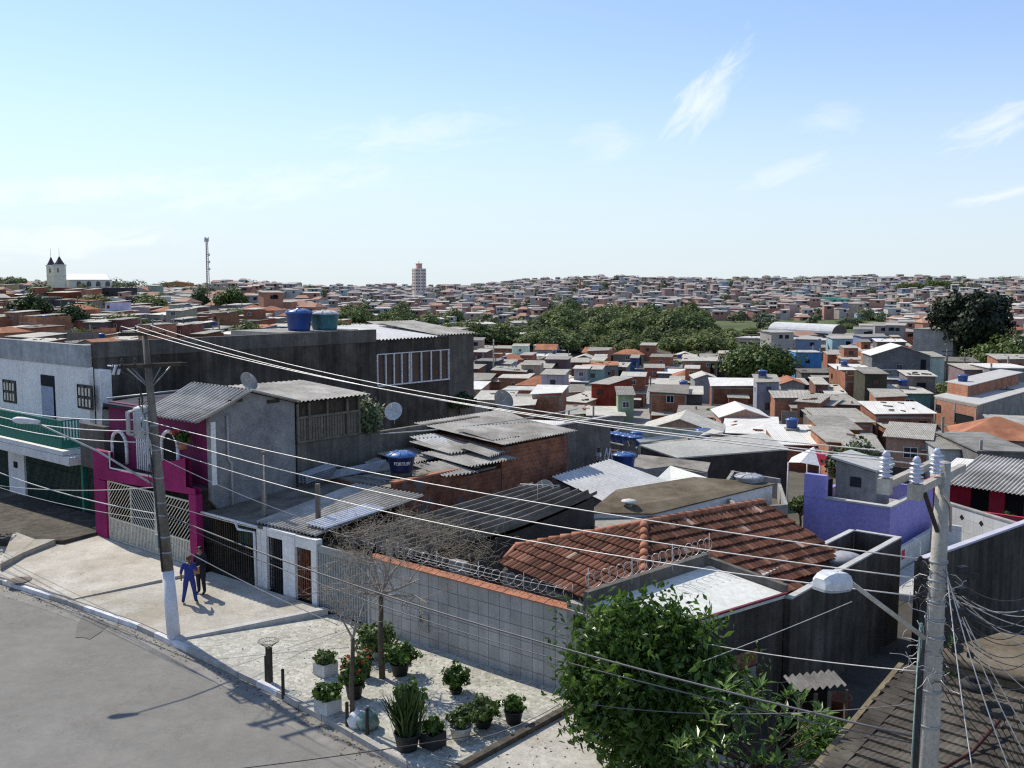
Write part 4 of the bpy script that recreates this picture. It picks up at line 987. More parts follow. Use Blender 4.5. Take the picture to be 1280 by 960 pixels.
def slab_house():
    t = thing('white_slab_house', 'annexe with flat white-painted roof slab and tall blackened side wall, behind the green tree', 'house', W(15, 7, 0))
    q = P((735, 757, 3.5), (886, 707, 3.55), (982, 742, 3.2), (870, 776, 3.2))
    b = MB(); b.slab(q, .12); b.build('roof_slab', M['white_roof'], t)
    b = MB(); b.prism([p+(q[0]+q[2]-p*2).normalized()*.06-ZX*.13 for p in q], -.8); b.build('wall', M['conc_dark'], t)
    b = MB()
    def par(a, c, th, h, up=0.0): d = (c-a); n_ = Vector((-d.y, d.x, 0)).normalized(); b.obox(a-ZX*.1, d, n_*th, ZX*(h+.1))
    par(q[0], q[1], .16, .34); par(q[1]+Vector((.02, 0, 0)), q[2], .16, .22); b.build('parapet', M['conc_grime'], t)
    b = MB(); d = q[2]-q[3]; b.obox(q[3]+ZX*.003-d*.0, d, Vector((d.y, -d.x, 0)).normalized()*.08, ZX*.05); b.build('slab_edge', M['magenta_shade2'], t)
    b = MB(); ps = []; a, c = q[0]+ZX*.62, q[1]+ZX*.62; n = 420
    for i in range(n+1):
        f = i/n; an = i*2*math.pi/24; ps.append(a.lerp(c, f)+ZX*.2*math.sin(an)+(c-a).normalized()*.12*math.cos(an)+UX*.1*math.cos(an))
    b.tube(ps, .008, 3, cap=False)
    for k in range(4): p = q[0].lerp(q[1], k/3); b.tube([p+ZX*.2, p+ZX*.95], .012, 5)
    b.build('razor_wire', M['wire'], t)
    # the long blackened wall running back, pale copings
    b = MB(); r0 = q[3]+ZX*-.1; wz = 3.08
    e1 = W(17.35, 16.5, 0)
    s0 = q[2]+Vector((0, 0, 0)); b.obox(Vector((s0.x, s0.y, -2))-VX*.05, e1-Vector((s0.x, s0.y, 0)), UX*.18, ZX*(wz+2))
    e0 = W(15.75, 9.0, 0); e2 = W(15.75, 16.5, 0)
    b.obox(e0-ZX*2, e2-e0, UX*.16, ZX*5.05); b.obox(e2-ZX*2+UX*.17, W(17.34, 16.5, 0)-e2-UX*.17, VX*.16, ZX*5.03); b.build('yard_wall', M['conc_dark'], t)
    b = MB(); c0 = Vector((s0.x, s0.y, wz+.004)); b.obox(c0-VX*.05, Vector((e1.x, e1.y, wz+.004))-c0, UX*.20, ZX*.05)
    b.obox(Vector((e0.x, e0.y, 3.055)), e2-e0, UX*.18, ZX*.04); b.obox(Vector((e2.x, e2.y, 3.035))+UX*.19, W(17.34, 16.5, 0)-e2-UX*.2, VX*.18, ZX*.04); b.build('coping', M['conc_pale'], t)
    b = MB(); b.wbox(15.93, 17.3, 9.5, 16.45, 1.2, 1.3); b.build('well_floor', M['conc_grime'], t)
    # exposed brick patch and doorway low on the wall
    d = (q[2]-q[3]).normalized(); nn = Vector((d.y, -d.x, 0)).normalized(); base = Vector((q[3].x, q[3].y, 0))+nn*.02
    b = MB(); p0 = base+d*1.35; b.obox(p0+ZX*1.55, d*1.05, nn*.03, ZX*.42); b.build('brick_patch', M['brick'], t)
    b = MB(); b.obox(p0+d*.1-ZX*.2, d*.85, nn*.05, ZX*1.7); b.build('rendered_panel', M['conc'], t)
    k = thing('water_tank', 'round concrete water tank inside the blackened walled yard behind the red tiled roof', 'water tank', G(1083, 692, 2.0)); b = MB()
    b.lathe([(0, 0), (.62, 0), (.62, .5), (.66, .52), (.66, .62), (.2, .74), (0, .75)], W(16.6, 13.6, 2.3), 24); b.build('tank_body', M['tank_grey'], k)
    b = MB(); b.wbox(16.1, 17.1, 13.1, 14.1, 1.3, 2.3); b.build('base', M['conc'], k)
M['magenta_shade2'] = flat('dark_red_edge', (.16, .03, .05), .7)
slab_house()
M['asb_dark2'] = surf('grey_mossy_sheet', (.14, .13, .12), (.28, .27, .25), 2, .9, .4, grime=.4)
def lean_to():
    t = thing('lean_to', 'ramshackle lean-to with broken tiled top against the black wall', 'shed', G(1005, 905, 0))
    a = G(983, 856, 2.0); c = G(1046, 848, 2.0); b = MB(); d = c-a; n_ = Vector((d.y, -d.x, 0)).normalized()
    if n_.dot(UX) < 0: n_ = -n_
    b.corr(a-n_*.15+ZX*.15, c-n_*.15+ZX*.15, c+n_*.4, a+n_*.4, .2, .05); b.build('roof', M['asb_dark2'], t)
    b = MB()
    for f in (.05, .35, .62, .95): p = a+d*f+n_*.4; b.obox(Vector((p.x, p.y, -.1)), d.normalized()*.07, n_*.07, ZX*2.0)
    b.tube([a+d*.35+n_*.42-ZX*.9, a+d*.62+n_*.42-ZX*1.6], .03, 5); b.build('posts', M['wood'], t)
    b = MB(); b.obox(Vector((a.x, a.y, -.1))-n_*.4, d, n_*.05, ZX*2.0); b.build('back_boards', M['dark'], t)
    k = thing('clay_pot', 'big terracotta pot beside the ramshackle lean-to', 'pot', G(1048, 893, .1)); b = MB()
    b.lathe([(0, 0), (.22, 0), (.32, .45), (.35, .5), (.3, .5), (.25, .3), (0, .25)], G(1048, 893, .1), 18); b.build('pot_body', M['terracotta_dark'], k)
M['terracotta_dark'] = surf('dull_terracotta', (.16, .06, .04), (.26, .11, .07), 3, .9, .3)
lean_to()
def old_roof_house():
    t = thing('old_roof_house', 'low house with worn dark sheet roof beside the near concrete pole', 'house', W(23.5, 4, 0))
    b = MB()
    rl = [(21.0, 3.4, 2.2), (21.3, 6.0, 2.6)]
    rr = random.Random(3); A0, A1 = W(21.15, 5.9, 2.75), W(27, 4.6, 3.2); B0, B1 = W(20.9, .6, 2.0), W(27, -.2, 2.2)
    for r in range(15):
        x = 0.0
        while x < 1:                                     # courses of narrow lapped sheets, ragged ends
            x2 = min(1, x+rr.uniform(.16, .3)); j = rr.uniform(-.012, .012); t0, t1 = r/15+j, (r+1)/15+.03
            p0, p1, p2, p3 = B0.lerp(B1, x).lerp(A0.lerp(A1, x), t0), B0.lerp(B1, x2).lerp(A0.lerp(A1, x2), t0), B0.lerp(B1, x2).lerp(A0.lerp(A1, x2), t1), B0.lerp(B1, x).lerp(A0.lerp(A1, x), t1)
            up = ZX*(.06+rr.uniform(0, .03)); b.corr(p0+up, p1+up, p2, p3, .12, .007, per=4); b.poly([p0+up, p0, p1, p1+up]); x = x2
    b.build('sheet_roof', M['old_sheet'], t)
    b = MB(); b.obox(W(21.0, .4, 2.0), UX*.12, VX*5.6+ZX*.72, ZX*.09); b.build('barge_board', M['wood_yellow'], t)
    b = MB()
    for i in range(26): f = i/26; p = B0.lerp(A0, f)+UX*.15; b.obox(p+ZX*.06, UX*.42, (A0-B0)/26*1.08, ZX*.045)
    b.build('verge_tiles', M['old_sheet'], t)
    b = MB(); b.slab([W(21.4, 6.0, 3.05), W(28, 4.7, 3.3), W(29, 8.6, 3.35), W(22.5, 8.8, 3.1)], .14); b.build('rear_slab', M['moss_roof'], t)
    b = MB(); b.prism([W(21.25, .9, 1.85), W(27, .3, 1.95), W(27, 8.4, 2.2), W(22.6, 8.4, 2.2), W(21.3, 5.8, 2.2)], -1); b.build('wall', M['conc_grime'], t)
    b = MB(); b.tube([G(1172, 965, 2.5), G(1215, 940, 2.62), G(1250, 900, 3.0)], .035, 6); b.build('pipe', M['rust2'], t)
    b = MB(); b.tube([W(21.5, 6.0, 3.14), W(27.8, 4.8, 3.4)], .09, 7); b.build('ridge', M['old_sheet'], t)
    k = thing('tyre', 'worn car tyre lying on the mossy slab roof by the concrete pole', 'tyre', G(1222, 862, 3.15)); b = MB(); c = G(1222, 862, 3.16); pr = []
    for i in range(13): a = 2*math.pi*i/12; pr.append((.23+.09*math.cos(a), .10+.10*math.sin(a)))
    b.lathe(pr, c, 28); b.build('tread', M['rubber'], k)
M['old_sheet'] = surf('worn_dark_sheet', (.05, .043, .036), (.145, .13, .108), 1.1, .95, .5, grime=.75, grimecol=(.45, .4, .35), fine=12)
M['wood_yellow'] = surf('ochre_board', (.15, .12, .075), (.27, .22, .135), 2, .9, .3, grime=.4)
M['rust2'] = flat('dark_red_pipe', (.06, .022, .02), .8)
old_roof_house()
def right_side():
    t = thing('blackened_wall', 'long blackened boundary wall with pale coping, right of the concrete pole', 'wall', W(19.3, 16, -1))
    a, c = W(18.9, 14.2, 0), W(20.6, 24, 0); d = c-a; b = MB(); n_ = Vector((d.y, -d.x, 0)).normalized()
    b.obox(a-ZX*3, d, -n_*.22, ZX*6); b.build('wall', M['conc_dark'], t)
    b = MB(); b.obox(a+ZX*3.004, d, -n_*.24, ZX*.07); b.build('coping', M['lilac_coping'], t)
    t = thing('terrace', 'white tiled roof terrace with diamond vents, behind the concrete pole', 'terrace', W(17, 28, -3))
    b = MB(); b.prism([W(14.6, 22, -.55), W(20, 22, -.55), W(20, 28.8, -.55), W(14.8, 31.85, -.55)], -4); b.build('floor_slab', M['conc_pale'], t)
    zt = 1.05
    b = MB(); WA, WB = G(1188, 631, zt), G(1280, 659, zt); wd_ = (WB-WA); wd_.z = 0; wd_.normalize(); wn = Vector((wd_.y, -wd_.x, 0)); wn = wn if wn.x < 0 else -wn; WA.z = -4; b.obox(WA-wd_*.3, wd_*9.5, -wn*.2, ZX*(zt+4)); b.wbox(14.42, 14.58, 22, 31.5, -4, .35); b.wbox(14.6, 15.9, 29.4, 29.55, -.5, .75)
    b.build('tiled_wall', M['whitetile'], t)
    b = MB(); b.obox(WA-wd_*.3+wn*.03+ZX*(zt+4.004), wd_*9.5, -wn*.27, ZX*.07); b.build('coping', M['conc'], t)
    b = MB()
    for px in (1206, 1232, 1258):
        c = WA+wd_*(.8+1.25*((px-1206)/26.0))+wn*.006+ZX*4.62
        b.poly([c-wd_*.15, c-ZX*.15, c+wd_*.15, c+ZX*.15])
    b.build('vent', M['dark'], t)
    b = MB()
    for w in (24.3, 25.6): b.wbox(14.585, 14.6, w, w+.35, -.2, .2)
    b.build('red_tile', M['red'], t)
    t = thing('lilac_house', 'lilac-painted house with flat parapet roof and grey stair turret, left of the concrete pole', 'house', W(12, 28, -4))
    b = MB()
    b.wbox(10.1, 14.0, 25.7, 25.95, -5, 1.95); b.wbox(13.75, 14.0, 25.96, 31.5, -5, 1.95); b.wbox(10.1, 10.35, 25.96, 31.5, -5, 1.95); b.wbox(10.1, 11.1, 25.68, 25.98, 1.954, 3.0)
    b.wbox(10.36, 13.74, 31.3, 31.5, -5, 1.95); b.build('wall', M['purple'], t)
    b = MB(); b.wbox(10.36, 13.74, 25.96, 31.29, 1.0, 1.2); b.build('roof_slab', M['conc'], t)
    b = MB(); b.wbox(11.1, 14.03, 25.66, 25.98, 1.954, 2.03); b.wbox(13.72, 14.03, 25.985, 31.5, 1.954, 2.03); b.build('coping', M['conc_pale'], t)
    b = MB(); p = [W(10.8, 27.6, 3.55), W(12.6, 27.6, 3.15), W(12.6, 29.6, 3.15), W(10.8, 29.6, 3.55)]; b.prism([q-ZX*.1 for q in p], 1.2); tr = b.build('stair_turret', M['conc'], t)
    b = MB(); b.slab([W(10.6, 27.4, 3.62), W(12.75, 27.4, 3.2), W(12.75, 29.8, 3.2), W(10.6, 29.8, 3.62)], .09); b.build('turret_roof', M['conc_pale'], tr)
    window_on(tr, W(11.5, 27.6, 2.3), UX, ZX, .5, .45, 'dark_metal', 'glass', 1, .5, out=-VX)
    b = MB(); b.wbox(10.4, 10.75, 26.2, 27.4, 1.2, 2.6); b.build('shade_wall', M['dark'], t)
    for w in (26.6, 29.0): window_on(t, W(14.0, w, -1.4), VX, ZX, .9, 1.0, 'white_metal', 'glass', 1, 0, out=UX)
    t = thing('red_house', 'bright red house with grey sheet roof and red laundry tank, right of the concrete pole', 'house', W(15, 38, -4))
    b = MB(); b.wbox(12.4, 19, 39.5, 45, -6, .85); b.wbox(13.0, 20, 35.2, 35.35, -6, .3); b.wbox(12.2, 12.35, 35.4, 39.4, -6, 1.4); b.build('wall', M['red'], t)
    b = MB(); b.wbox(12.4, 20, 35.4, 39.4, -1.6, -1.4); b.build('terrace_slab', M['conc_grime'], t)
    b = MB(); b.corr(W(12.6, 38.0, .95), W(20, 38.0, .75), W(20, 45, 1.4), W(12.6, 45, 1.6), .2, .04); b.build('roof', M['asb'], t)
    b = MB(); p = G(1213, 612, 0); u, w = UW(p); b.wbox(u-.8, u+.8, w, w+.12, -1, .7); b.wbox(u-.8, u+.8, w+1.3, w+1.42, -1, .7); b.wbox(u-.8, u-.68, w+.12, w+1.3, -1, .7); b.wbox(u+.68, u+.8, w+.12, w+1.3, -1, .7); b.build('laundry_tank', M['red'], t)
    for k in range(3): opening(t, W(13.6+1.7*k, 39.5, -1.3), UX, .9, 1.9, -VX)
    rr = random.Random(6)
    for k in range(9): p = W(rr.uniform(13.2, 18.5), rr.uniform(35.8, 38.0), -1.39); b = MB(); b.box(p, rr.uniform(.3, .9), rr.uniform(.2, .5), rr.uniform(.2, .8), rr.random()*3); b.build('crate', M[rr.choice(('asb_white', 'tank_blue', 'wood', 'conc', 'red'))], t)
    k = thing('potted_plant', 'leafy pot plant on the terrace of the red house', 'potted plant', W(16.2, 36.5, -1.4)); leaf_ball(k, W(16.2, 36.5, -.3), .5, .6, 300, .14, 'leaf', 'foliage'); b = MB(); b.lathe([(0, 0), (.25, 0), (.32, .6), (0, .55)], W(16.2, 36.5, -1.39), 12); b.build('pot', M['terracotta'], k)
M['lilac_coping'] = surf('weathered_coping', (.42, .41, .48), (.54, .53, .6), 1.5, .9, .3)
right_side()
def middle_roofs():
    zb = -5
    g = 'flat-roofed houses behind the tiled house'
    poly_house('gravel_roof_house', 'low house with speckled grey gravel roof right behind the left end of the red tiles', 'house', P((741, 700, 1.7), (745, 632, 1.9), (800, 632, 1.9), (845, 660, 1.7)), zb, 'conc', 'gravel', group=g)
    h = poly_house('moss_roof_house', 'low house with brown mossy sloping roof and whitish side wall behind the red tiles', 'house', P((735, 640, 2.15), (770, 612, 2.35), (868, 596, 2.45), (970, 604, 2.3), (816, 642, 1.95)), zb, 'white_paint', 'moss_roof', .06, .2, group=g)
    v = thing('roof_vent', 'capped grey vent pipe on the gravel roof', 'vent', G(786, 640, 1.9)); b = MB(); L = G(786, 640, 1.9); b.lathe([(.16, 0), (.16, .4), (.1, .42)], L, 14); b.build('stack', M['conc'], v)
    b = MB(); b.lathe([(0, .42), (.34, .44), (.32, .5), (.1, .56), (0, .56)], L, 18); b.build('cap', M['asb_white'], v)
    t = thing('ribbed_roof_house', 'house with bright white ribbed sheet roof in front of the brick walls', 'house', W(2, 22, -3)); z = 2.2
    A, B, C, Dd = P((690, 596, 2.6), (757, 628, 1.9), (836, 602, 1.9), (763, 574, 2.6)); b = MB(); b.corr(B, C, Dd, A, .33, .06); b.build('roof', M['asb_white'], t)
    b = MB(); cc = (A+B+C+Dd)/4; b.prism([p+(cc-p)*.06-ZX*.16 for p in (A, B, C, Dd)], zb); b.build('wall', M['conc_grime'], t)
    poly_house('white_roof_house', 'house with plain bright white roof right of the ribbed white sheets', 'house', P((800, 618, 1.7), (838, 582, 2.1), (884, 597, 2.0), (838, 614, 1.6)), zb, 'conc', 'white_roof', group=g)
    poly_house('grey_slab_house', 'house with broad dark grey flat roof behind the lone blue tank', 'house', P((776, 590, 1.3), (800, 568, 1.5), (888, 578, 1.5), (884, 590, 1.3), (842, 582, 1.3)), zb, 'conc', 'slab_grey', group=g)
    k = thing('parapet_house', 'raw concrete house with roof parapet holding two round grey tanks', 'house', W(6.5, 25, -4)); b = MB()
    q = P((900, 610, 2.2), (915, 588, 2.2), (976, 598, 2.2), (985, 630, 2.0), (925, 634, 2.0))
    for i in range(len(q)):
        p, r = q[i], q[(i+1) % len(q)]; d = r-p; n_ = Vector((-d.y, d.x, 0)).normalized(); b.obox(Vector((p.x, p.y, -5)), Vector((d.x, d.y, 0)), -n_*.15, ZX*(min(p.z, r.z)+5-.01*i))
    b.build('parapet', M['conc'], k); b = MB(); cc = sum(q, Vector())/len(q); b.prism([p+(cc-p)*.05-ZX*1.0 for p in q], -5); b.build('roof_slab', M['conc_grime'], k)
    tank(G(936, 612, 1.9), .66, .75, 'tank_grey', 'tank_grey', 'round ribbed grey water tank inside the raw concrete parapet')
    tank(G(896, 634, 1.2), .72, .85, 'tank_grey', 'asb_white', 'round whitish water tank beside the whitewashed wall below the mossy roof')
    tank(G(780, 584, 1.35), .66, .85, 'tank_blue', 'tank_lid', 'lone bright blue water tank behind the ribbed white roof')
    b = MB(); b.wbox(0, 0.01, 0, .01, 0, .01)
    # half-built brick walls with the man on them
    t = thing('brick_enclosure', 'unroofed orange brick walls in L shape where the man in white stands', 'brick house', W(-4, 28, -4)); b = MB()
    p = P((688, 580, 1.4), (745, 562, 1.4), (760, 574, 1.4), (700, 598, 1.0))
    for a, c in ((p[0], p[1]), (p[1], G(772, 563, 1.4)), (G(689, 581, .9), G(728, 592, .7))):
        d = c-a; n_ = Vector((-d.y, d.x, 0)).normalized(); b.obox(Vector((a.x, a.y, -5)), Vector((d.x, d.y, 0)), n_*.16, ZX*(5+min(a.z, c.z)))
    b.build('wall', M['brick'], t)
    b = MB(); b.prism(P((690, 598, .2), (730, 588, .2), (775, 578, .2), (790, 590, .2), (740, 606, .2)), -5); b.build('floor_slab', M['conc_pale'], t)
    # big pale roof
    t = thing('big_shed', 'big shed with broad beige double-pitch roof over black walls', 'shed', G(880, 600, -6))
    A, B, C, Dd, E = P((799, 556, .3), (846, 572, -.4), (986, 561, -.4), (955, 541, .4), (830, 553, .5))
    b = MB(); b.slab([A, B, C, Dd], .1); b.build('roof', M['beige_roof'], t)
    b = MB(); cc = (A+B+C+Dd)/4; b.prism([p+(cc-p)*.02-ZX*.14 for p in (A, B, C, Dd)], -8); b.build('wall', M['black_wall'], t)
    b = MB(); b.slab(P((800, 553, .2), (870, 545, .2), (905, 540, .6), (890, 536, .6), (795, 549, .4)), .08); b.build('rear_roof', M['beige_roof'], t)
    for i, px in enumerate((769, 777, 785.5, 794)):
        p = G(px, 551+1.6*i, -1.2); tank(p, .62, .75, 'tank_blue', 'tank_lid', 'one of four small blue tanks in a row left of the big beige shed roof', 'row of four blue tanks')
    b = MB(); p = poly_house('tank_block', 'dark block roof carrying the row of four blue tanks', 'house', P((760, 552, -1.22), (766, 547, -1.22), (800, 554, -1.22), (796, 560, -1.22)), -7, 'conc_grime', 'conc')
    for i, px in enumerate((710.5, 720.5)):
        tank(G(px, 561+i, -.6), .72, .95, 'tank_blue', 'tank_lid', ('left' if i == 0 else 'right')+' one of two blue tanks beside the tall brick block, over green mesh')
    poly_house('mesh_shed', 'greenish mesh-covered yard shed under the two blue tanks', 'shed', P((690, 572, -.65), (712, 556, -.65), (735, 560, -.65), (728, 572, -.65)), -6, 'conc_grime', 'tank_teal2')
    dish(G(787, 566, .8)+Vector((0, 0, 0)), Vector((-.2, -.95, .4)), .4, 'dark little satellite dish at the edge of the beige shed roof', .4, 'conc_grime')
M['beige_roof'] = surf('beige_sheet_roof', (.48, .47, .41), (.58, .57, .50), .5, .85, .2, grime=.2, grimecol=(.6, .58, .5))
M['tank_teal2'] = flat('greenish_mesh', (.16, .22, .2), .8)
middle_roofs()
dish(W(-6.2, AU(313, 482, -6)[0], 7.15), Vector((.75, -.45, .5)), .42, 'grey satellite dish on the ridge of the magenta house roof', .35, 'asb')
dish(D(493, 530, 44.6), Vector((-.25, -.9, .45)), .42, 'pale satellite dish on the garden wall coping beside the timber annexe', .55, 'asb_white')
# ------------------------------------------------------------------ trees and plants
def crown_mesh(name, mat, blobs, n, size, seed, ar=1.3, shell=.55, up=.3):
    rr = random.Random(seed); b = MB(); vol = [r**2.2 for (_, r) in blobs]; tot = sum(vol)
    for (c, r), v in zip(blobs, vol):
        c = Vector(c)
        for i in range(int(n*v/tot)):
            d = Vector((rr.gauss(0, 1), rr.gauss(0, 1), rr.gauss(0, 1))).normalized(); q = shell+(1-shell)*rr.random()**.6
            w = 1+.16*math.sin(d.x*6+c.x*3)+.14*math.sin(d.y*7+c.y*2)+.12*math.sin(d.z*8+c.z)
            p = c+Vector((d.x, d.y, d.z*.82))*r*q*w
            leaf(b, p, (d+Vector((rr.gauss(0, .5), rr.gauss(0, .5), rr.gauss(up, .4)))).normalized(), size*(.65+.7*rr.random()), ar, rr)
    return b
def limbs(b, base, tops, r0, rr, n=6):
    base = Vector(base)
    for tp in tops:
        tp = Vector(tp); mid = base.lerp(tp, .5)+Vector((rr.uniform(-.1, .1), rr.uniform(-.1, .1), .05))*(tp-base).length
        b.tube([base, mid, tp], [r0, r0*.6, r0*.22], n)
def make_tree(name, label, cat, loc, H, Wd, mat, n, size, seed, group=None, trunk=.3, nb=9, lobes=None, cz=.62, flat_=.8, ar=1.3, r0=None):
    rr = random.Random(seed); t = thing(name, label, cat, loc, group); L = Vector(loc)
    if lobes is None:
        lobes = []
        for i in range(nb):
            a = i*2.399; q = math.sqrt((i+.5)/nb); z = H*(cz+.26*(1-q)*rr.uniform(.4, 1.2)-.12*q*rr.random())
            lobes.append((Vector((math.cos(a)*q*Wd*.36, math.sin(a)*q*Wd*.36, z)), Wd*rr.uniform(.17, .26)*(.9 if q > .5 else 1.1)))
    b = crown_mesh('crown', mat, lobes, n, size, seed+1, ar)
    for v in b.v: v += L
    b.build('crown', M[mat], t)
    b = MB(); r0 = r0 or max(.06, Wd*.03); tp = L+ZX*H*trunk
    b.tube([L-ZX*.3, L+ZX*H*trunk*.5+Vector((.02*H, .01*H, 0)), tp], [r0*1.25, r0, r0*.85], 8)
    limbs(b, tp, [L+c for c, r in lobes[:8]], r0*.6, rr); b.build('trunk', M['bark'], t)
    return t
# big trees seen one by one
def at_ground(px, py, h=0.0, y0=42, y1=1500):
    """first point along the sight line through a pixel that lies h above the terrain"""
    Y = y0; st = .5
    while Y < y1:
        p = D(px, py, Y)
        if p.z <= tz(p.x, p.y)+h: return p
        Y += st; st = max(.5, Y*.004)
    return D(px, py, y1)
def mid_trees():
    Y = 205; p = D(1212, 436, Y); s = Y/F
    lob = [(Vector((x*s, dy, z*s)), r*s*1.22) for x, dy, z, r in ((-22, 0, 50, 20), (0, -2, 52, 21), (22, 0, 50, 20), (-28, 2, 38, 15), (30, 1, 38, 16), (0, -4, 34, 24), (-12, -3, 24, 19), (16, -3, 26, 20), (4, -2, 10, 15), (-8, 3, 44, 20), (14, 3, 42, 22), (-4, 2, 0, 9))]
    make_tree('broad_tree', 'huge dark heart-shaped tree standing above the town at the right', 'tree', p-ZX*2, 8, 14, 'leaf_dark', 15000, .66, 11, lobes=[(c+ZX*2, r*1.04) for c, r in lob], trunk=.4, r0=.45)
    Y = 190; p = D(1262, 482, Y); s = Y/F
    make_tree('leafy_tree', 'wide sunlit green tree at the right edge below the huge dark tree', 'tree', p, 62*s, 120*s, 'leaf_mid', 6500, .5, 12, nb=16, cz=.55, trunk=.25)
    p = at_ground(950, 480, 0); Y = p.y; s = Y/F
    make_tree('leafy_tree', 'big round green tree standing left of the bright blue house', 'tree', p, 52*s, 104*s, 'leaf_mid', 10000, .5, 13, nb=20, cz=.50, trunk=.2)
    for px, py, w, h, lab, nm in ((1010, 468, 30, 22, 'small green tree below the bright blue house', 'leafy_tree'), (1065, 592, 95, 36, 'dark green bushy tree behind the lilac house', 'leafy_tree'), (1000, 655, 34, 50, 'dense bush squeezed left of the lilac house wall', 'bush'),
                               (38, 402, 58, 36, 'dark spreading tree at the left edge below the church', 'leafy_tree'), (86, 412, 46, 32, 'rounded green tree right of the dark one below the church', 'leafy_tree'), (95, 436, 62, 18, 'low bush behind the grey parapet of the white house', 'bush'),
                               (248, 388, 26, 26, 'small dark tree left of the bright-topped tree below the mast', 'leafy_tree'), (288, 392, 46, 34, 'bright-topped green tree below the radio mast', 'leafy_tree'), (335, 384, 36, 24, 'dark tree right of the radio mast', 'leafy_tree'),
                               (575, 508, 40, 18, 'dark bush below the end block of the hall', 'bush'), (735, 482, 30, 16, 'bush beside the yellow and grey house', 'bush'), (680, 428, 34, 16, 'dark tree clump left of the orange roofs', 'leafy_tree'), (775, 446, 16, 10, 'small dark tree between the two orange roofs', 'leafy_tree'), (542, 412, 24, 14, 'bright green tree left of the white and blue two-storey house', 'leafy_tree')):
        if py > 580: p = D(px, py, 52 if px > 1040 else 47)
        elif px == 575: p = D(px, py, 66)
        else: p = at_ground(px, py, 0)
        s = p.y/F
        mt = 'leaf_mid' if 'dark' not in lab else 'leaf_mid2'
        make_tree(nm, lab, 'tree' if nm != 'bush' else 'bush', p-ZX*.2, h*s, w*s, mt, 2600, max(.16, min(.6, 2.6*s)), px, nb=9, cz=.55, trunk=.3)
M['leaf_mid2'] = leafmat('deep_foliage', (.028, .052, .014), (.07, .105, .028), .2, .6, .25)
mid_trees()
def woods():
    rr = random.Random(21); protos = []
    for k in range(6):
        H, Wd = (1.0, .75+.12*(k % 3)); mt = ('leaf_far', 'leaf_far', 'leaf_far2', 'leaf_far', 'leaf_far2', 'leaf_far3')[k]
        protos.append((k, mt))
    made = {}
    def place(x, y, h, wd, k, lab, grp, nm='leafy_tree', cat='tree'):
        z = tz(x, y)
        if k not in made:
            q = make_tree(nm, lab, cat, (x, y, z-.5), 10, 9+(k % 3), protos[k][1], 1900, .66, 50+k, grp, nb=11+k, cz=.46, trunk=.18, ar=1.1); made[k] = q
        else:
            q = copy_tree(made[k]); q.location = (x, y, z-.5); q['label'] = lab; q['group'] = grp
        s = h/10; q.scale = (s*wd, s*wd, s); q.rotation_euler[2] = rr.random()*6.28
    A = 'dark leafy tree of the wood that fills the valley'
    for i in range(62):
        Y = rr.uniform(455, 590); a = rr.uniform(.035, .192); place(a*Y, Y, rr.uniform(10, 18), rr.uniform(.9, 1.3), rr.randrange(6), A, 'trees of the valley wood')
    Bl = 'lower rounded tree along the near edge of the valley wood'
    for i in range(44):
        Y = rr.uniform(350, 440); a = rr.uniform(.035, .235); place(a*Y, Y, rr.uniform(7, 11), rr.uniform(1.1, 1.5), rr.randrange(6), Bl, 'lower trees at the near edge of the wood')
    Cl = 'tree of the belt of trees left of the valley wood'
    for i in range(34):
        Y = rr.uniform(350, 500); a = rr.uniform(-.085, .05); place(a*Y, Y, rr.uniform(8, 13), rr.uniform(1.0, 1.5), rr.randrange(6), Cl, 'belt of trees left of the wood')
    Ml = 'green tree between the houses of the left slope'
    for i in range(34):
        Y = rr.uniform(190, 470); a = rr.uniform(-.5, -.12); place(a*Y, Y, rr.uniform(4, 8), rr.uniform(1.1, 1.7), rr.randrange(6), Ml, 'trees on the left slope')
    Dl = 'tree of the dark clump below the tall apartment tower'
    for i in range(30):
        Y = rr.uniform(390, 560); a = rr.uniform(-.18, -.06); place(a*Y, Y, rr.uniform(7, 11) if a < -.12 else rr.uniform(9, 14), rr.uniform(1.0, 1.4), rr.randrange(5), Dl, 'tree clump below the apartment tower')
    fb = MB()
    def far(x, y, h, wd):
        c = Vector((x, y, tz(x, y)+h*.5))
        for k in range(3):
            q = c+Vector((rr.uniform(-.3, .3)*h*wd, rr.uniform(-.3, .3)*h*wd, rr.uniform(-.1, .2)*h)); R_ = h*.42*wd*rr.uniform(.7, 1)
            for i in range(70):
                d = Vector((rr.gauss(0, 1), rr.gauss(0, 1), rr.gauss(0, 1))).normalized(); leaf(fb, q+Vector((d.x*R_, d.y*R_, d.z*h*.42))*(.7+.3*rr.random()), (d+Vector((0, 0, .3))).normalized(), 1.1*rr.uniform(.7, 1.3), 1.1, rr)
    for i in range(270):
        Y = rr.uniform(520, 1150); a = rr.uniform(-.52, .56)
        if -.0 < a < .2 and Y < 600: continue
        far(a*Y, Y, rr.uniform(4, 10), rr.uniform(1, 1.7))
    for i in range(60): Y = rr.uniform(900, 1120); a = rr.uniform(-.1, .56); far(a*Y, Y, rr.uniform(6, 11), rr.uniform(1.1, 1.8))
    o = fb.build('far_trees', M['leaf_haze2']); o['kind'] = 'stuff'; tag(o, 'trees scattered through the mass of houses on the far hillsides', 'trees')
    Hl = 'low bush of the thicket along the left of the green slope'
    for i in range(26):
        Y = rr.uniform(490, 520) if i % 2 else rr.uniform(520, 600); a = rr.uniform(.19, .29) if i % 2 else rr.uniform(.33, .40); place(a*Y, Y, rr.uniform(2.5, 6), rr.uniform(1.5, 2.2), rr.randrange(6), Hl if a < .3 else 'bush on the right end of the green slope', 'bushes on the green slope')
    Fl = 'dark tree of the clump on the far hilltop, left of the huge dark tree'
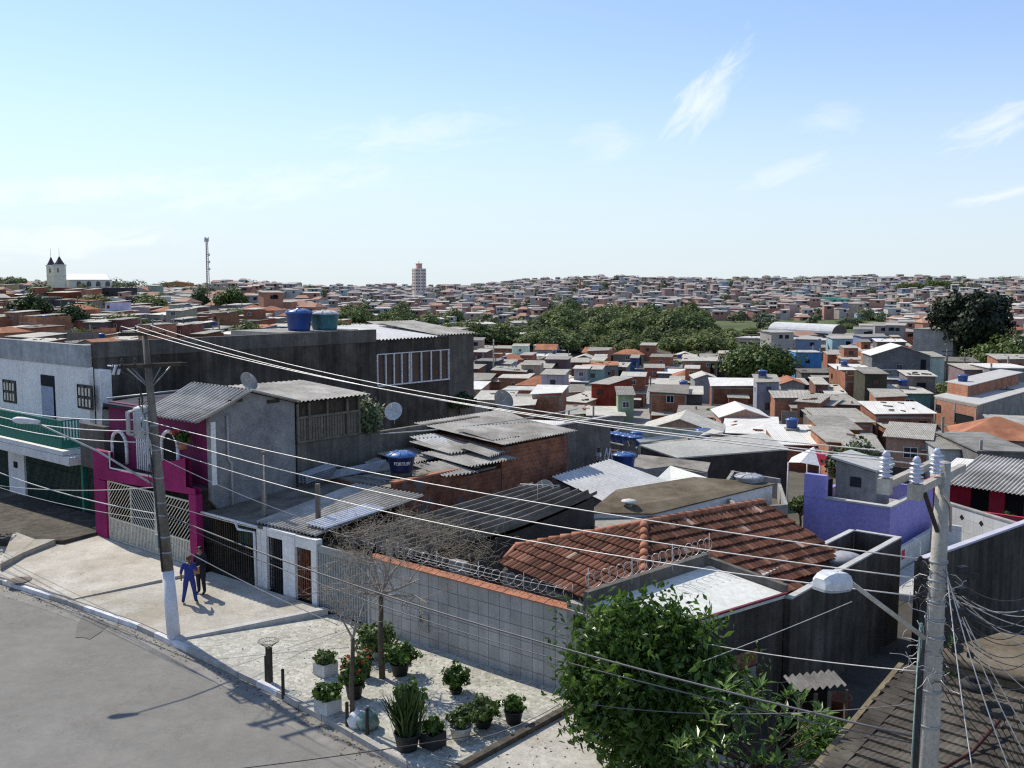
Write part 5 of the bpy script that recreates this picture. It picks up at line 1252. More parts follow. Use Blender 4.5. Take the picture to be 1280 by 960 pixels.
    for px in (1128, 1138, 1146, 1166, 1180, 1190, 1197):
        p = D(px, 362, 900); place(p.x, p.y, rr.uniform(10, 15), 1.1, 5, Fl, 'hilltop trees')
    Il = 'small garden tree between the houses of the valley town'
    for i in range(46):
        Y = rr.uniform(105, 330); a = rr.uniform(-.1, .5); place(a*Y, Y, rr.uniform(2.5, 5), rr.uniform(1.1, 1.8), rr.randrange(6), Il, 'garden trees in the valley town')
    Gl = 'tree on the skyline at the far left'
    for px in (2, 14, 22, 30, 150, 300, 345, 372, 398, 620, 640, 655):
        Y = rr.uniform(520, 800); p = D(px, 364, Y); place(p.x, p.y, rr.uniform(6, 10), 1.3, 5, Gl if px < 200 else 'round tree on the skyline left of the brick chimney', 'skyline trees')
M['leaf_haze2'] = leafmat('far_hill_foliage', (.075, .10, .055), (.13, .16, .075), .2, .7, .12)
M['leaf_far2'] = leafmat('distant_foliage_dark', (.085, .115, .036), (.16, .195, .065), .2, .7, .12)
M['leaf_far3'] = leafmat('distant_foliage_bright', (.10, .13, .035), (.17, .2, .06), .2, .7, .12)
woods()
def near_tree():
    t = thing('street_tree', 'leafy green street tree in front of the white roof slab', 'tree', G(822, 1010, .12)); L = G(822, 1010, .12)
    rr = random.Random(5)
    # crown built round lobes read off the photo (px, py, depth, radius in m)
    lob = [D(px, py, Y) for px, py, Y in ()]
    spec = [(790, 795, 21.0, .85), (840, 815, 21.3, .9), (760, 830, 20.8, .8), (880, 835, 21.2, .75), (815, 865, 20.6, 1.0), (750, 880, 20.8, .8), (870, 890, 20.8, .85), (910, 865, 21.2, .55), (720, 858, 20.9, .45),
            (795, 920, 20.7, .85), (840, 940, 20.8, .8), (735, 905, 20.8, .5), (790, 765, 21.2, .45), (862, 790, 21.4, .4), (740, 795, 21, .4), (900, 850, 21.6, .5), (935, 868, 21.5, .35), (790, 960, 21, .7), (845, 775, 21.3, .3), (722, 825, 21.0, .3)]
    b = MB()
    tot = sum(r**2.3 for *_, r in spec); n = 8600
    for px, py, Y, r in spec:
        c = D(px, py, Y)
        for i in range(int(n*r**2.3/tot)):
            d = Vector((rr.gauss(0, 1), rr.gauss(0, 1), rr.gauss(0, 1))).normalized(); q = .3+.75*rr.random()**.6
            w = 1+.22*math.sin(d.x*5+px)+.2*math.sin(d.y*6+py)+.18*math.sin(d.z*7+px)
            p = c+d*r*q*w*1.02
            nd = (d*.7+Vector((rr.gauss(0, .6), rr.gauss(0, .6), rr.gauss(.1, .5)))).normalized()
            droopleaf(b, p, nd, rr.choice((.08, .1, .12, .14, .165))*rr.uniform(.9, 1.1), rr)
    for k in range(90):                                   # loose shoots beyond the outline
        px, py, Y, r = rr.choice(spec); c = D(px, py, Y); d = Vector((rr.gauss(0, 1), rr.gauss(0, 1), abs(rr.gauss(.3, .8)))).normalized()
        for j in range(11):
            p = c+d*(r*.75+.085*j)+Vector((rr.gauss(0, .05), rr.gauss(0, .05), rr.gauss(0, .05))); droopleaf(b, p, Vector((rr.gauss(0, 1), rr.gauss(0, 1), rr.gauss(.3, 1))).normalized(), rr.uniform(.07, .11), rr)
    b.build('crown', M['leaf'], t)
    b = MB(); mid = D(815, 950, 21.0); b.tube([L-ZX*.2, L.lerp(mid, .5)+UX*.1, mid, D(812, 890, 20.9)], [.14, .12, .09, .05], 9)
    limbs(b, mid, [D(px, py, Y) for px, py, Y, r in spec], .05, rr); b.build('trunk', M['bark'], t)
def droopleaf(b, p, nrm, s, rr):
    x = nrm.orthogonal().normalized(); x = Matrix.Rotation(rr.random()*6.283, 3, nrm) @ x
    x = (x-ZX*.45).normalized(); y = nrm.cross(x).normalized(); z = x.cross(y)
    b.faces([p-x*s*.9, p-x*s*.1+y*s*.42-z*s*.1, p+x*s*1.0-z*s*.25, p-x*s*.1-y*s*.42-z*s*.1, p-x*s*.05+z*s*.05], [(0, 4, 1), (1, 4, 2), (2, 4, 3), (3, 4, 0)], 0, False)
near_tree()
def rosette_bush():
    t = thing('oleander_shrub', 'shrub of long glossy leaf rosettes beside the street tree', 'shrub', G(930, 975, .1)); rr = random.Random(9)
    b = MB(); st = MB(); base = G(930, 985, .1)
    heads = [(905, 865, 19.5), (935, 872, 19.3), (958, 890, 19.2), (985, 898, 19.3), (1010, 905, 19.4), (892, 905, 19), (925, 925, 18.9), (965, 930, 18.8), (1000, 945, 18.9), (880, 880, 19.6), (948, 862, 19.6), (1030, 915, 19.5), (985, 872, 19.8), (905, 935, 18.7), (955, 955, 18.5), (1065, 960, 19), (850, 935, 18.8), (950, 905, 19.4), (870, 925, 18.9), (895, 950, 18.6), (980, 915, 19.1), (1015, 925, 19.2), (1035, 950, 19), (940, 950, 18.7), (975, 960, 18.6), (915, 890, 19.3), (865, 955, 18.8), (1025, 898, 19.6), (1000, 880, 19.7), (1050, 945, 19.2)]
    for px, py, Y in heads:
        c = D(px, py, Y); st.tube([base+Vector((rr.uniform(-.4, .4), rr.uniform(-.4, .4), 0)), base.lerp(c, .6)+Vector((rr.uniform(-.3, .3), 0, .1)), c], [.03, .02, .012], 5)
        for k in range(rr.randint(11, 16)):
            a = rr.random()*6.283; tl = rr.uniform(.15, 1.1); d = Vector((math.cos(a)*math.cos(tl), math.sin(a)*math.cos(tl), math.sin(tl)))
            l = rr.uniform(.26, .42); sd = d.cross(ZX).normalized(); up = sd.cross(d); w = l*.14; o = c+d*.03+Vector((rr.gauss(0, .05), rr.gauss(0, .05), rr.gauss(0, .05)))
            b.faces([o, o+d*l*.5+sd*w+up*.01, o+d*l-ZX*.03, o+d*l*.5-sd*w+up*.01, o+d*l*.5-up*.012], [(0, 4, 1), (1, 4, 2), (2, 4, 3), (3, 4, 0)], 0)
    b.build('leaves', M['leaf_oleander'], t); st.build('stems', M['bark'], t)
    t = thing('bush', 'bright yellow-green bush growing at the foot of the black wall near the lean-to', 'bush', D(1045, 960, 20.5)); b = MB()
    for px, py, Y, r in ((1030, 915, 20.6, .5), (1060, 925, 20.5, .5), (1015, 930, 20.4, .45), (1045, 945, 20.3, .55), (1075, 940, 20.5, .35)):
        c = D(px, py, Y)
        for i in range(520):
            d = Vector((rr.gauss(0, 1), rr.gauss(0, 1), rr.gauss(0, 1))).normalized(); leaf(b, c+d*r*(.5+.5*rr.random()), (d+Vector((rr.gauss(0, .5), rr.gauss(0, .5), rr.gauss(.2, .4)))).normalized(), rr.uniform(.05, .08), 2.0, rr)
    b.build('leaves', M['leaf_bright'], t)
    t = thing('bush', 'bright tuft of leaves behind the concrete pole by the mossy slab roof', 'bush', D(1190, 835, 23.5)); leaf_ball(t, D(1193, 825, 23.5), .42, .5, 420, .09, 'leaf_bright', 'leaves', 2.2)
    t = thing('low_wall', 'low grey garden wall at the bottom edge below the bright bush', 'wall', G(1040, 955, .6)); b = MB(); a, c = G(985, 938, 1.3), G(1090, 975, 1.3); d = c-a; n_ = Vector((d.y, -d.x, 0)).normalized()
    b.obox(a-ZX*1.3, d, -n_*.15, ZX*1.3); b.build('wall', M['conc'], t)
rosette_bush()
def silver_bush():
    t = thing('bush', 'silvery-leaved bush at the end of the timber annexe', 'bush', W(-5.9, 13.6, 3.5)); c = D(461, 522, 45)
    leaf_ball(t, c, .85, 1.15, 900, .13, 'leaf_grey', 'leaves', 2.0, 4); b = MB(); b.tube([c-ZX*1.6, c], .05, 6); b.build('stem', M['bark'], t)
silver_bush()
def bare_tree(name, label, base, fork, tips, seed, r0, depth=4, spread=.55):
    rr = random.Random(seed); t = thing(name, label, 'tree', base); tr = MB(); br = MB()
    base, fork = Vector(base), Vector(fork)
    m = base.lerp(fork, .5)+Vector((rr.uniform(-.04, .04), rr.uniform(-.04, .04), 0)); tr.tube([base-ZX*.1, base.lerp(m, .5), m, m.lerp(fork, .5)+UX*.02, fork], [r0*1.3, r0*1.05, r0, r0*.95, r0*.9], 9)
    def grow(p, d, l, r, k):
        pts = [p]; q = p; dd = d
        for i in range(3):
            dd = (dd+Vector((rr.gauss(0, .16), rr.gauss(0, .16), rr.gauss(.02, .12)))).normalized(); q = q+dd*l/3; pts.append(q)
        r = max(r, .0045); br.tube(pts, [r, r*.85, r*.7, r*.5], 5 if k > 1 else 3, cap=False)
        if k <= 0: return
        for i in range(rr.choice((2, 3, 3))):
            at = pts[rr.choice((1, 2, 3, 3))]; nd = (dd*.6+Vector((rr.gauss(0, spread), rr.gauss(0, spread), rr.gauss(.12, spread*.8)))).normalized(); grow(at, nd, l*rr.uniform(.55, .8), r*.55, k-1)
    for tp in tips:
        d = Vector(tp)-fork; grow(fork, d.normalized(), d.length*.6, r0*.55, depth)
    tr.build('trunk', M['bark'], t); br.build('branches', M['twig'], t); return t
B1 = G(478, 847, .13); f1 = D(476, 742, B1.y+.1)
bare_tree('bare_tree', 'taller bare leafless tree in the middle of the mosaic pavement', B1, f1, [D(430, 690, B1.y), D(455, 665, B1.y+.8), D(490, 660, B1.y), D(530, 680, B1.y-.3), D(560, 725, B1.y-.2), D(410, 735, B1.y-.5), D(500, 695, B1.y-1.2), D(470, 690, B1.y+1.2), D(540, 755, B1.y-.8), D(420, 660, B1.y+.6)], 31, .075, 5, .6)
B2 = G(441, 905, .13); f2 = D(441, 798, B2.y)
bare_tree('bare_tree', 'thinner forked bare tree at the kerb', B2, f2, [D(472, 715, B2.y+.2), D(405, 762, B2.y-.2), D(455, 745, B2.y+.4)], 32, .06, 4, .5)
def vines():
    t = thing('dry_vines', 'tangle of dry leafless vines over the dark channel-sheet roof and yard', 'vine', W(3.5, 6.5, 2)); rr = random.Random(8); b = MB()
    def strand(p, d, l, r):
        pts = [p]; q = p
        for i in range(5): d = (d+Vector((rr.gauss(0, .35), rr.gauss(0, .35), rr.gauss(-.06, .3)))).normalized(); q = q+d*l/5; pts.append(q)
        b.tube(pts, r, 3, cap=False)
    for i in range(560):
        px, py = rr.gauss(560, 32), rr.gauss(690, 14); Y = rr.uniform(31, 34); p = D(px, py, Y); strand(p, Vector((rr.gauss(0, 1), rr.gauss(0, .5), rr.gauss(.1, .7))).normalized(), rr.uniform(.4, 1.0), .006)
    for i in range(560):
        u, w = rr.uniform(.3, 3.6), rr.uniform(5.2, 9.0); p = W(u, w, rr.uniform(1.6, 2.95)); strand(p, Vector((rr.gauss(0, 1), rr.gauss(0, 1), rr.gauss(.1, .5))).normalized(), rr.uniform(.4, 1.1), .006)
    for i in range(220):
        u, w = rr.uniform(2.5, 5.5), rr.uniform(5.3, 8.5); p = W(u, w, 2.8+.03*w+rr.uniform(0, .25)); strand(p, Vector((rr.gauss(0, 1), rr.gauss(0, 1), rr.gauss(0, .25))).normalized(), rr.uniform(.4, 1.0), .006)
    b.build('stems', M['vine'], t)
    g = thing('yard_rubble', 'dark heap of leaves and rubble behind the grey slatted gate', 'rubble', W(1.8, 6.5, 0)); b = MB()
    for i in range(500): p = W(rr.uniform(1.3, 3), rr.uniform(5.1, 7.5), rr.uniform(1.9, 2.5)); leaf(b, p, Vector((rr.gauss(0, .5), rr.gauss(0, .5), 1)).normalized(), rr.uniform(.08, .16), 1.4, rr)
    b.wbox(1.3, 2.45, 5.2, 9, 0, 2.1); b.build('heap', M['vine_dark'], g)
M['vine_dark'] = surf('dead_leaves', (.045, .035, .022), (.12, .1, .065), 5, .95, .3)
vines()
# ------------------------------------------------------------------ potted plants on the mosaic pavement
def pot_plant(px, py, kind, label, rx=.35, rz=.3, ph=.34, pr=.26, mat='leaf', potmat='pot_dark', n=420, size=.075, flower=0, square=False, ar=1.8):
    L = G(px, py, .13); t = thing('potted_plant', label, 'potted plant', L, 'potted plants on the mosaic pavement'); b = MB()
    if square:
        s = pr; yw = R(-40)
        x = Vector((math.cos(yw), math.sin(yw), 0)); y = Vector((-x.y, x.x, 0))
        for a, c in ((x, y), (-x, -y), (y, -x), (-y, x)): b.obox(L+a*(s-.04)-c*s, a*.04, c*(2*s-.04), ZX*ph)
        b.obox(L-x*(s-.05)-y*(s-.05), x*(2*s-.1), y*(2*s-.1), ZX*(ph-.04))
    else: b.lathe([(0, 0), (pr*.75, 0), (pr, ph*.92), (pr*1.06, ph*.93), (pr*1.06, ph), (pr*.92, ph), (pr*.9, ph-.05), (0, ph-.05)], L, 20)
    b.build('planter' if square else 'pot', M[potmat], t)
    rr = random.Random(int(px*7+py))
    rx, rz, n = rx*1.36, rz*1.22, int(n*1.75)
    c = L+ZX*(ph+rz*.75)
    if kind == 'ball': leaf_ball(t, c, rx, rz, n, size, mat, 'foliage', ar, int(px), .3)
    elif kind == 'sword':
        b = MB()
        for i in range(n):
            a = rr.random()*6.28; tl = rr.uniform(.9, 1.5); d = Vector((math.cos(a)*math.cos(tl), math.sin(a)*math.cos(tl), math.sin(tl))); l = rr.uniform(.5, 1)*rz*2; o = L+ZX*(ph-.05)+Vector((rr.gauss(0, pr*.4), rr.gauss(0, pr*.4), 0)); sd = d.cross(ZX).normalized()*.03
            b.faces([o-sd*.6, o+sd*.6, o+d*l*.6+sd, o+d*l*.6-sd, o+d*l+Vector((d.x, d.y, 0))*.05], [(0, 1, 2, 3), (3, 2, 4)], 0)
        b.build('foliage', M[mat], t)
    if flower: leaf_ball(t, c+ZX*.12, rx*1.0, rz*.9, flower, size*1.1, 'flower', 'blossom', 1.2, int(py), .8)
    b = MB(); b.tube([L+ZX*(ph-.06), c], .02, 5); b.build('stem', M['bark'], t)
    return t
M["leaf_bright2"] = leafmat("pale_shrub_leaf", (.06, .10, .02), (.12, .17, .04), .3, .45)
pot_plant(407, 842, 'ball', 'low plant in a square white planter, the farther of the two white planters', .3, .16, .36, .26, 'leaf_bright2', 'planter_white', 360, .07, square=True)
pot_plant(410, 889, 'ball', 'dark low plant in a square white planter at the kerb, the nearer of the two', .34, .2, .38, .26, 'leaf', 'planter_white', 360, .09, square=True)
pot_plant(443, 872, 'ball', 'shrub with red flowers in a dark pot behind the thin kerb tree', .34, .4, .42, .25, 'leaf', 'pot_dark', 520, .09, 34)
pot_plant(456, 846, 'ball', 'reddish plant in a dark pot, behind the red-flowered shrub', .2, .22, .35, .2, 'leaf_bright2', 'pot_dark', 200, .08, 9)
pot_plant(470, 822, 'ball', 'round bush in a pale pot, farthest of the pots beside the taller bare tree', .55, .42, .25, .24, 'leaf_bright2', 'planter_white', 700, .09)
pot_plant(500, 843, 'ball', 'spreading grey-green bush in a dark pot right of the taller bare tree', .46, .3, .36, .28, 'leaf', 'pot_dark', 620, .08)
pot_plant(570, 866, 'ball', 'rounded shrub standing alone near the tiled wall', .36, .38, .12, .18, 'leaf', 'pot_dark', 640, .07)
pot_plant(511, 905, 'ball', 'tall leafy shrub behind the sword-leaved plant', .38, .5, .2, .22, 'leaf', 'pot_dark', 700, .08)
pot_plant(509, 936, 'sword', 'tall sword-leaved plant in a big dark pot at the kerb', .4, .55, .42, .32, 'leaf_mid2', 'pot_dark', 120)
pot_plant(541, 932, 'ball', 'low plant in a square dark pot right of the sword-leaved plant', .25, .2, .36, .24, 'leaf', 'pot_dark', 260, .08, square=True)
pot_plant(576, 922, 'ball', 'bushy plant in a round white pot', .34, .24, .32, .29, 'leaf_bright2', 'planter_white', 420, .07)
pot_plant(604, 908, 'ball', 'wide bright bush in a low dark pot right of the round white pot', .46, .3, .2, .24, 'leaf_bright2', 'pot_dark', 640, .07)
pot_plant(642, 903, 'ball', 'small plant in a dark pot, rightmost of the pots', .28, .2, .34, .25, 'leaf', 'pot_dark', 300, .07)
def pavement_things():
    L = G(460, 910, .13); t = thing('rubbish_bag', 'green and white plastic rubbish bag at the foot of the thin kerb tree', 'bag', L); b = MB()
    b.lathe([(0, 0), (.22, .0), (.29, .15), (.27, .32), (.15, .45), (.05, .5), (.07, .58), (.0, .6)], L, 16)
    for v in b.v: a = math.atan2(v.y-L.y, v.x-L.x); v += Vector((v.x-L.x, v.y-L.y, 0))*(.12*math.sin(5*a+v.z*9))
    b.build('bag_body', M['bag_green'], t); b = MB(); b.lathe([(0, 0), (.2, 0), (.25, .2), (.14, .36), (.05, .42), (0, .5)], L+Vector((-.3, .12, 0)), 14)
    for v in b.v: a = math.atan2(v.y-L.y, v.x-L.x-.3); v += Vector((v.x-L.x+.3, v.y-L.y, 0))*(.12*math.sin(4*a+v.z*7))
    b.build('white_bag', M['white_metal'], t)
    L = G(337, 852, .13); t = thing('litter_basket', 'dark wooden post carrying an open wire basket at the kerb', 'litter basket', L); b = MB()
    b.box(L, .14, .14, 1.02, R(-40)); b.box(L-UX*.1, .1, .12, .75, R(-40)); b.build('post', M['wood_dark'], t)
    b = MB(); c = L+ZX*1.05
    for i in range(22):
        a = 2*math.pi*i/22; d = Vector((math.cos(a), math.sin(a), 0)); b.tube([c+d*.1, c+d*.3+ZX*.16], .005, 3)
    for r, z in ((.1, 0), (.2, .08), (.3, .16)): b.tube([c+Vector((math.cos(2*math.pi*i/24), math.sin(2*math.pi*i/24), 0))*r+ZX*z for i in range(25)], .007, 3, cap=False)
    b.build('wire_basket', M['dark_metal'], t)
    for px, py, h, lab in ((354, 869, .72, 'thin dark post at the kerb right of the wire basket'), (434, 908, .62, 'short wooden stake touching the thin kerb tree'), (459, 918, .66, 'short iron post in front of the green rubbish bag')):
        L = G(px, py, .13); t = thing('short_post', lab, 'post', L); b = MB(); b.tube([L-ZX*.1, L+ZX*h*.5, L+ZX*h], [.05, .048, .046], 8); b.lathe([(.046, 0), (.055, .01), (.03, .04), (0, .045)], L+ZX*h, 8); b.build('shaft', M['wood_dark'], t)
M['bag_green'] = surf('green_plastic', (.06, .14, .10), (.35, .42, .38), 4, .4, .3)
M['leaf_bright2'] = leafmat('pale_shrub_leaf', (.06, .10, .02), (.12, .17, .04), .3, .45)
pavement_things()

make_tree('street_tree', 'street tree just left of the frame that throws leaf shadow on the forecourt ledge', 'tree', Vector((-26.3, 43.6, .2)), 6.4, 5.0, 'leaf', 3200, .2, 91, nb=10, cz=.6, trunk=.4)

def litter():
    rr = random.Random(12); b = MB()
    for i in range(900):
        if i < 520: u = rr.uniform(-14, 13); w = kw(u)-abs(rr.gauss(0, .25))-.03; z = -.015
        elif i < 800: u = rr.uniform(2.5, 13); w = rr.uniform(kw(u)+.2, 4.7); z = .131
        else: u = rr.uniform(13.3, 17); w = rr.uniform(kw(13.3)+.3, 4); z = .127
        p = W(u, w, z+.006); leaf(b, p, Vector((rr.gauss(0, .25), rr.gauss(0, .25), 1)).normalized(), rr.uniform(.03, .075), 1.5, rr)
    o = b.build('fallen_leaves', M['dead_leaf']); o['kind'] = 'stuff'; tag(o, 'dry leaves scattered along the gutter and over the pavement', 'leaves')
M['dead_leaf'] = leafmat('dead_leaf', (.07, .05, .025), (.2, .14, .07), .1)
litter()
# ------------------------------------------------------------------ people
M['skin'] = flat('skin', (.30, .16, .10), .6); M['hair_brown'] = flat('brown_hair', (.12, .05, .025), .7); M['hair_black'] = flat('black_hair', (.012, .01, .01), .6)
M['overall'] = surf('blue_overall', (.022, .035, .17), (.045, .065, .28), 9, .9, .9, .03, fine=3); M['shirt_dark'] = surf('dark_shirt', (.012, .012, .018), (.03, .03, .04), 9, .9, .9, .03, fine=3); M['jeans_dark'] = flat('dark_jeans', (.022, .024, .034), .9); M['shoe'] = flat('dark_shoe', (.02, .018, .016), .7)
M['shirt_white'] = flat('white_shirt', (.7, .7, .72), .9); M['jeans'] = flat('blue_jeans', (.12, .14, .2), .9); M['folder'] = flat('tan_folder', (.42, .2, .1), .6)
def person(loc, yaw, H, pose, clothes, label, hair='hair_brown', group=None, collar=.12):
    """one continuous skinned figure; joints are given for a 1.72 m body facing local +Y"""
    s = H/1.72; J = dict(pel=(0, 0, .96), sp=(0, -.01, 1.12), ch=(0, .0, 1.34), nk=(0, .0, 1.49), hb=(0, .02, 1.57), hd=(0, .03, 1.635), tp=(0, .015, 1.70), ns=(0, .115, 1.60),
                         sL=(-.175, 0, 1.43), sR=(.175, 0, 1.43), hL=(-.095, 0, .90), hR=(.095, 0, .90)); J.update(pose)
    rad = dict(pel=(.155, .115), sp=(.14, .105), ch=(.165, .115), nk=(.056, .056), hb=(.07, .085), hd=(.08, .10), tp=(.055, .07), ns=(.012, .012), sL=(.062, .065), sR=(.062, .065), hL=(.088, .095), hR=(.088, .095))
    for k in 'LR': rad.update({'e'+k: (.044, .044), 'w'+k: (.029, .032), 'p'+k: (.036, .018), 'k'+k: (.062, .064), 'a'+k: (.042, .048), 'h2'+k: (.05, .05), 't'+k: (.036, .026)})
    ed = [('pel', 'sp'), ('sp', 'ch'), ('ch', 'nk'), ('nk', 'hb'), ('hb', 'hd'), ('hd', 'tp'), ('hd', 'ns')]
    for k in 'LR': ed += [('ch', 's'+k), ('s'+k, 'e'+k), ('e'+k, 'w'+k), ('w'+k, 'p'+k), ('pel', 'h'+k), ('h'+k, 'k'+k), ('k'+k, 'a'+k), ('a'+k, 't'+k)]
    for k in 'LR':                                        # fingers and thumb
        p, w = Vector(J['p'+k]), Vector(J['w'+k]); d = (p-w).normalized(); sd = Vector((0, 1, 0)) if abs(d.y) < .7 else Vector((0, 0, 1)); sd = (sd-d*sd.dot(d)).normalized(); inn = Vector((1 if k == 'L' else -1, 0, 0))
        for i, (o, l) in enumerate(((-.03, .065), (-.01, .08), (.011, .085), (.031, .075))):
            n1, n2 = 'f%s%d' % (k, i), 'g%s%d' % (k, i); J[n1] = p+d*l*.55+sd*o; J[n2] = p+d*l*.85+sd*o+inn*l*.35; rad[n1] = (.0095, .0095); rad[n2] = (.008, .008); ed += [('p'+k, n1), (n1, n2)]
        J['m'+k] = w.lerp(p, .6)+sd*.045; J['n'+k] = p+sd*.058+d*.02; rad['m'+k] = (.013, .013); rad['n'+k] = (.009, .009); ed += [('w'+k, 'm'+k), ('m'+k, 'n'+k)]
    names = list(J); me = bpy.data.meshes.new('body'); me.from_pydata([Vector(J[k])*s for k in names], [(names.index(a), names.index(b)) for a, b in ed], [])
    o = bpy.data.objects.new('body_tmp', me); COL.objects.link(o)
    md = o.modifiers.new('skin', 'SKIN'); md.use_smooth_shade = True; md.branch_smoothing = .3
    for i, k in enumerate(names): v = me.skin_vertices[0].data[i]; g_ = 1.28 if rad[k][0] > .03 and k not in ('hb', 'hd', 'tp', 'nk') else 1.0; v.radius = (rad[k][0]*s*g_, rad[k][1]*s*g_); v.use_root = (k == 'pel')
    o.modifiers.new('sub', 'SUBSURF').levels = 2; o.modifiers['sub'].render_levels = 2
    bpy.context.view_layer.update(); body = bpy.data.meshes.new_from_object(o.evaluated_get(bpy.context.evaluated_depsgraph_get())); bpy.data.objects.remove(o)
    t = thing('person', label, 'person', loc, group); t.rotation_euler[2] = yaw
    def seg(p, a, b): a, b = Vector(J[a])*s, Vector(J[b])*s; d = b-a; f = max(0, min(1, (p-a).dot(d)/d.length_squared)); return (p-a-d*f).length, f
    body.materials.clear()
    for k in ('skin', clothes[0], clothes[1], 'shoe'): body.materials.append(M[k])
    for pl in body.polygons:
        c = pl.center; best = min(((seg(c, a, b)[0], a, b, seg(c, a, b)[1]) for a, b in ed), key=lambda q: q[0]); a, b, f = best[1], best[2], best[3]; m = 0
        if a in ('pel', 'sp', 'ch') and not (b == 'nk' and f > .55): m = 1
        if a[0] == 's' and a in ('sL', 'sR'): m = 1
        if a in ('eL', 'eR') and f < clothes[2]: m = 1
        if a in ('sL', 'sR') and f > clothes[3]: m = 0
        if (a == 'pel' and c.z < .93*s) or b in ('hL', 'hR') or a in ('hL', 'hR', 'kL', 'kR'): m = 2
        if a in ('aL', 'aR') or b in ('aL', 'aR') and f > .93: m = 3
        pl.material_index = m; pl.use_smooth = True
    bo = bpy.data.objects.new('body', body); COL.objects.link(bo); bo.parent = t
    b = MB(); hc = Vector(J['hd'])*s
    for i in range(7):
        pass
    b.lathe([(.0, .105), (.05, .098), (.082, .07), (.098, .03), (.098, -.01), (.090, -.05)], Vector((hc.x, hc.y-.012, hc.z+.0)), 16)
    for v in b.v:
        q = v-hc; q.y *= 1.12; q.x *= .92
        if q.y > .05 and q.z < .05: q.z = max(q.z, .05+(.105-abs(q.x))*.1)
        v.x, v.y, v.z = hc+q*s
    b.build('hair', M[hair], t, off=Vector((0, 0, 0)))
    b = MB()
    for x in (-.034, .034): b.lathe([(0, -.011), (.011, 0), (0, .011)], (hc+Vector((x, .098, -.005)))*1.0, 8)
    e = b.build('eyes', M['hair_black'], t, off=Vector((0, 0, 0)))
    b = MB()
    for x in (-.088, .088): b.lathe([(0, -.03), (.016, -.012), (.018, .012), (0, .03)], hc+Vector((x*s, .0, -.015)), 8)
    b.build('ears', M['skin'], t, off=Vector((0, 0, 0)))
    return t
pA = G(237.5, 754, .24); pB = G(252, 742, .26)
dAB = math.atan2(-(pB.x-pA.x), pB.y-pA.y)
person(pA, dAB+.15, 1.72, dict(hL=(-.1, -.01, .9), kL=(-.17, .05, .49), aL=(-.225, -.06, .09), tL=(-.24, .1, .03), hR=(.1, .01, .9), kR=(.15, .06, .48), aR=(.205, .03, .09), tR=(.22, .19, .03),
       eL=(-.265, -.05, 1.16), wL=(-.30, .06, .93), pL=(-.305, .09, .85), eR=(.25, .06, 1.18), wR=(.17, .27, 1.22), pR=(.14, .35, 1.24)), ('overall', 'overall', .15, 2), 'man in bright blue overalls seen from behind, standing on the pavement', 'hair_brown')
person(pB, dAB+math.pi-.2, 1.76, dict(kL=(-.11, .03, .5), aL=(-.12, -.02, .09), tL=(-.14, .15, .03), kR=(.10, .03, .5), aR=(.11, -.02, .09), tR=(.13, .15, .03),
       eL=(-.25, .04, 1.15), wL=(-.10, .25, 1.06), pL=(-.03, .29, 1.05), eR=(.25, .04, 1.15), wR=(.10, .25, 1.03), pR=(.03, .29, 1.02)), ('shirt_dark', 'jeans_dark', .9, 2), 'man in dark clothes facing the street, holding a tan folder', 'hair_black')
fo = thing('folder', 'tan paper folder held by the man in dark clothes', 'folder', pB+ZX*1.0); b = MB(); fd = Vector((-math.sin(dAB+math.pi-.2), math.cos(dAB+math.pi-.2), 0)); sd = Vector((fd.y, -fd.x, 0)); c = pB+fd*.33+ZX*1.0
b.obox(c-sd*.17-fd*.02, sd*.34, fd*.03, ZX*.12+fd*.06); b.obox(c-sd*.16-fd*.02-ZX*.02, sd*.3, fd*.02, -ZX*.14); b.build('cover', M['folder'], fo)
pC = G(748, 596, .2)
person(pC, R(120), 1.72, dict(kL=(-.11, .04, .5), aL=(-.13, -.02, .09), tL=(-.14, .14, .03), kR=(.11, .06, .5), aR=(.13, .1, .09), tR=(.14, .27, .03), eL=(-.25, .05, 1.16), wL=(-.2, .22, 1.05), pL=(-.19, .3, 1.05), eR=(.26, .03, 1.15), wR=(.24, .2, 1.0), pR=(.23, .27, .97)),
       ('shirt_white', 'jeans', .0, .75), 'man in a white shirt working on the unroofed brick walls', 'hair_black')
lt = thing('stepladder', 'small stepladder and timber props beside the man in white', 'ladder', G(754, 597, .2)); b = MB(); L = G(754, 597, .2)
for k in (-.2, .2): b.tube([L+UX*k, L+UX*k*.6+VX*.5+ZX*1.7], .03, 5); b.tube([L+UX*k+VX*1.0, L+UX*k*.6+VX*.5+ZX*1.7], .025, 5)
for i in range(5): f = .15+.17*i; b.tube([L-UX*.2*(1-.4*f)+(VX*.5+ZX*1.7)*f, L+UX*.2*(1-.4*f)+(VX*.5+ZX*1.7)*f], .02, 5)
b.build('frame', M['white_metal'], lt)
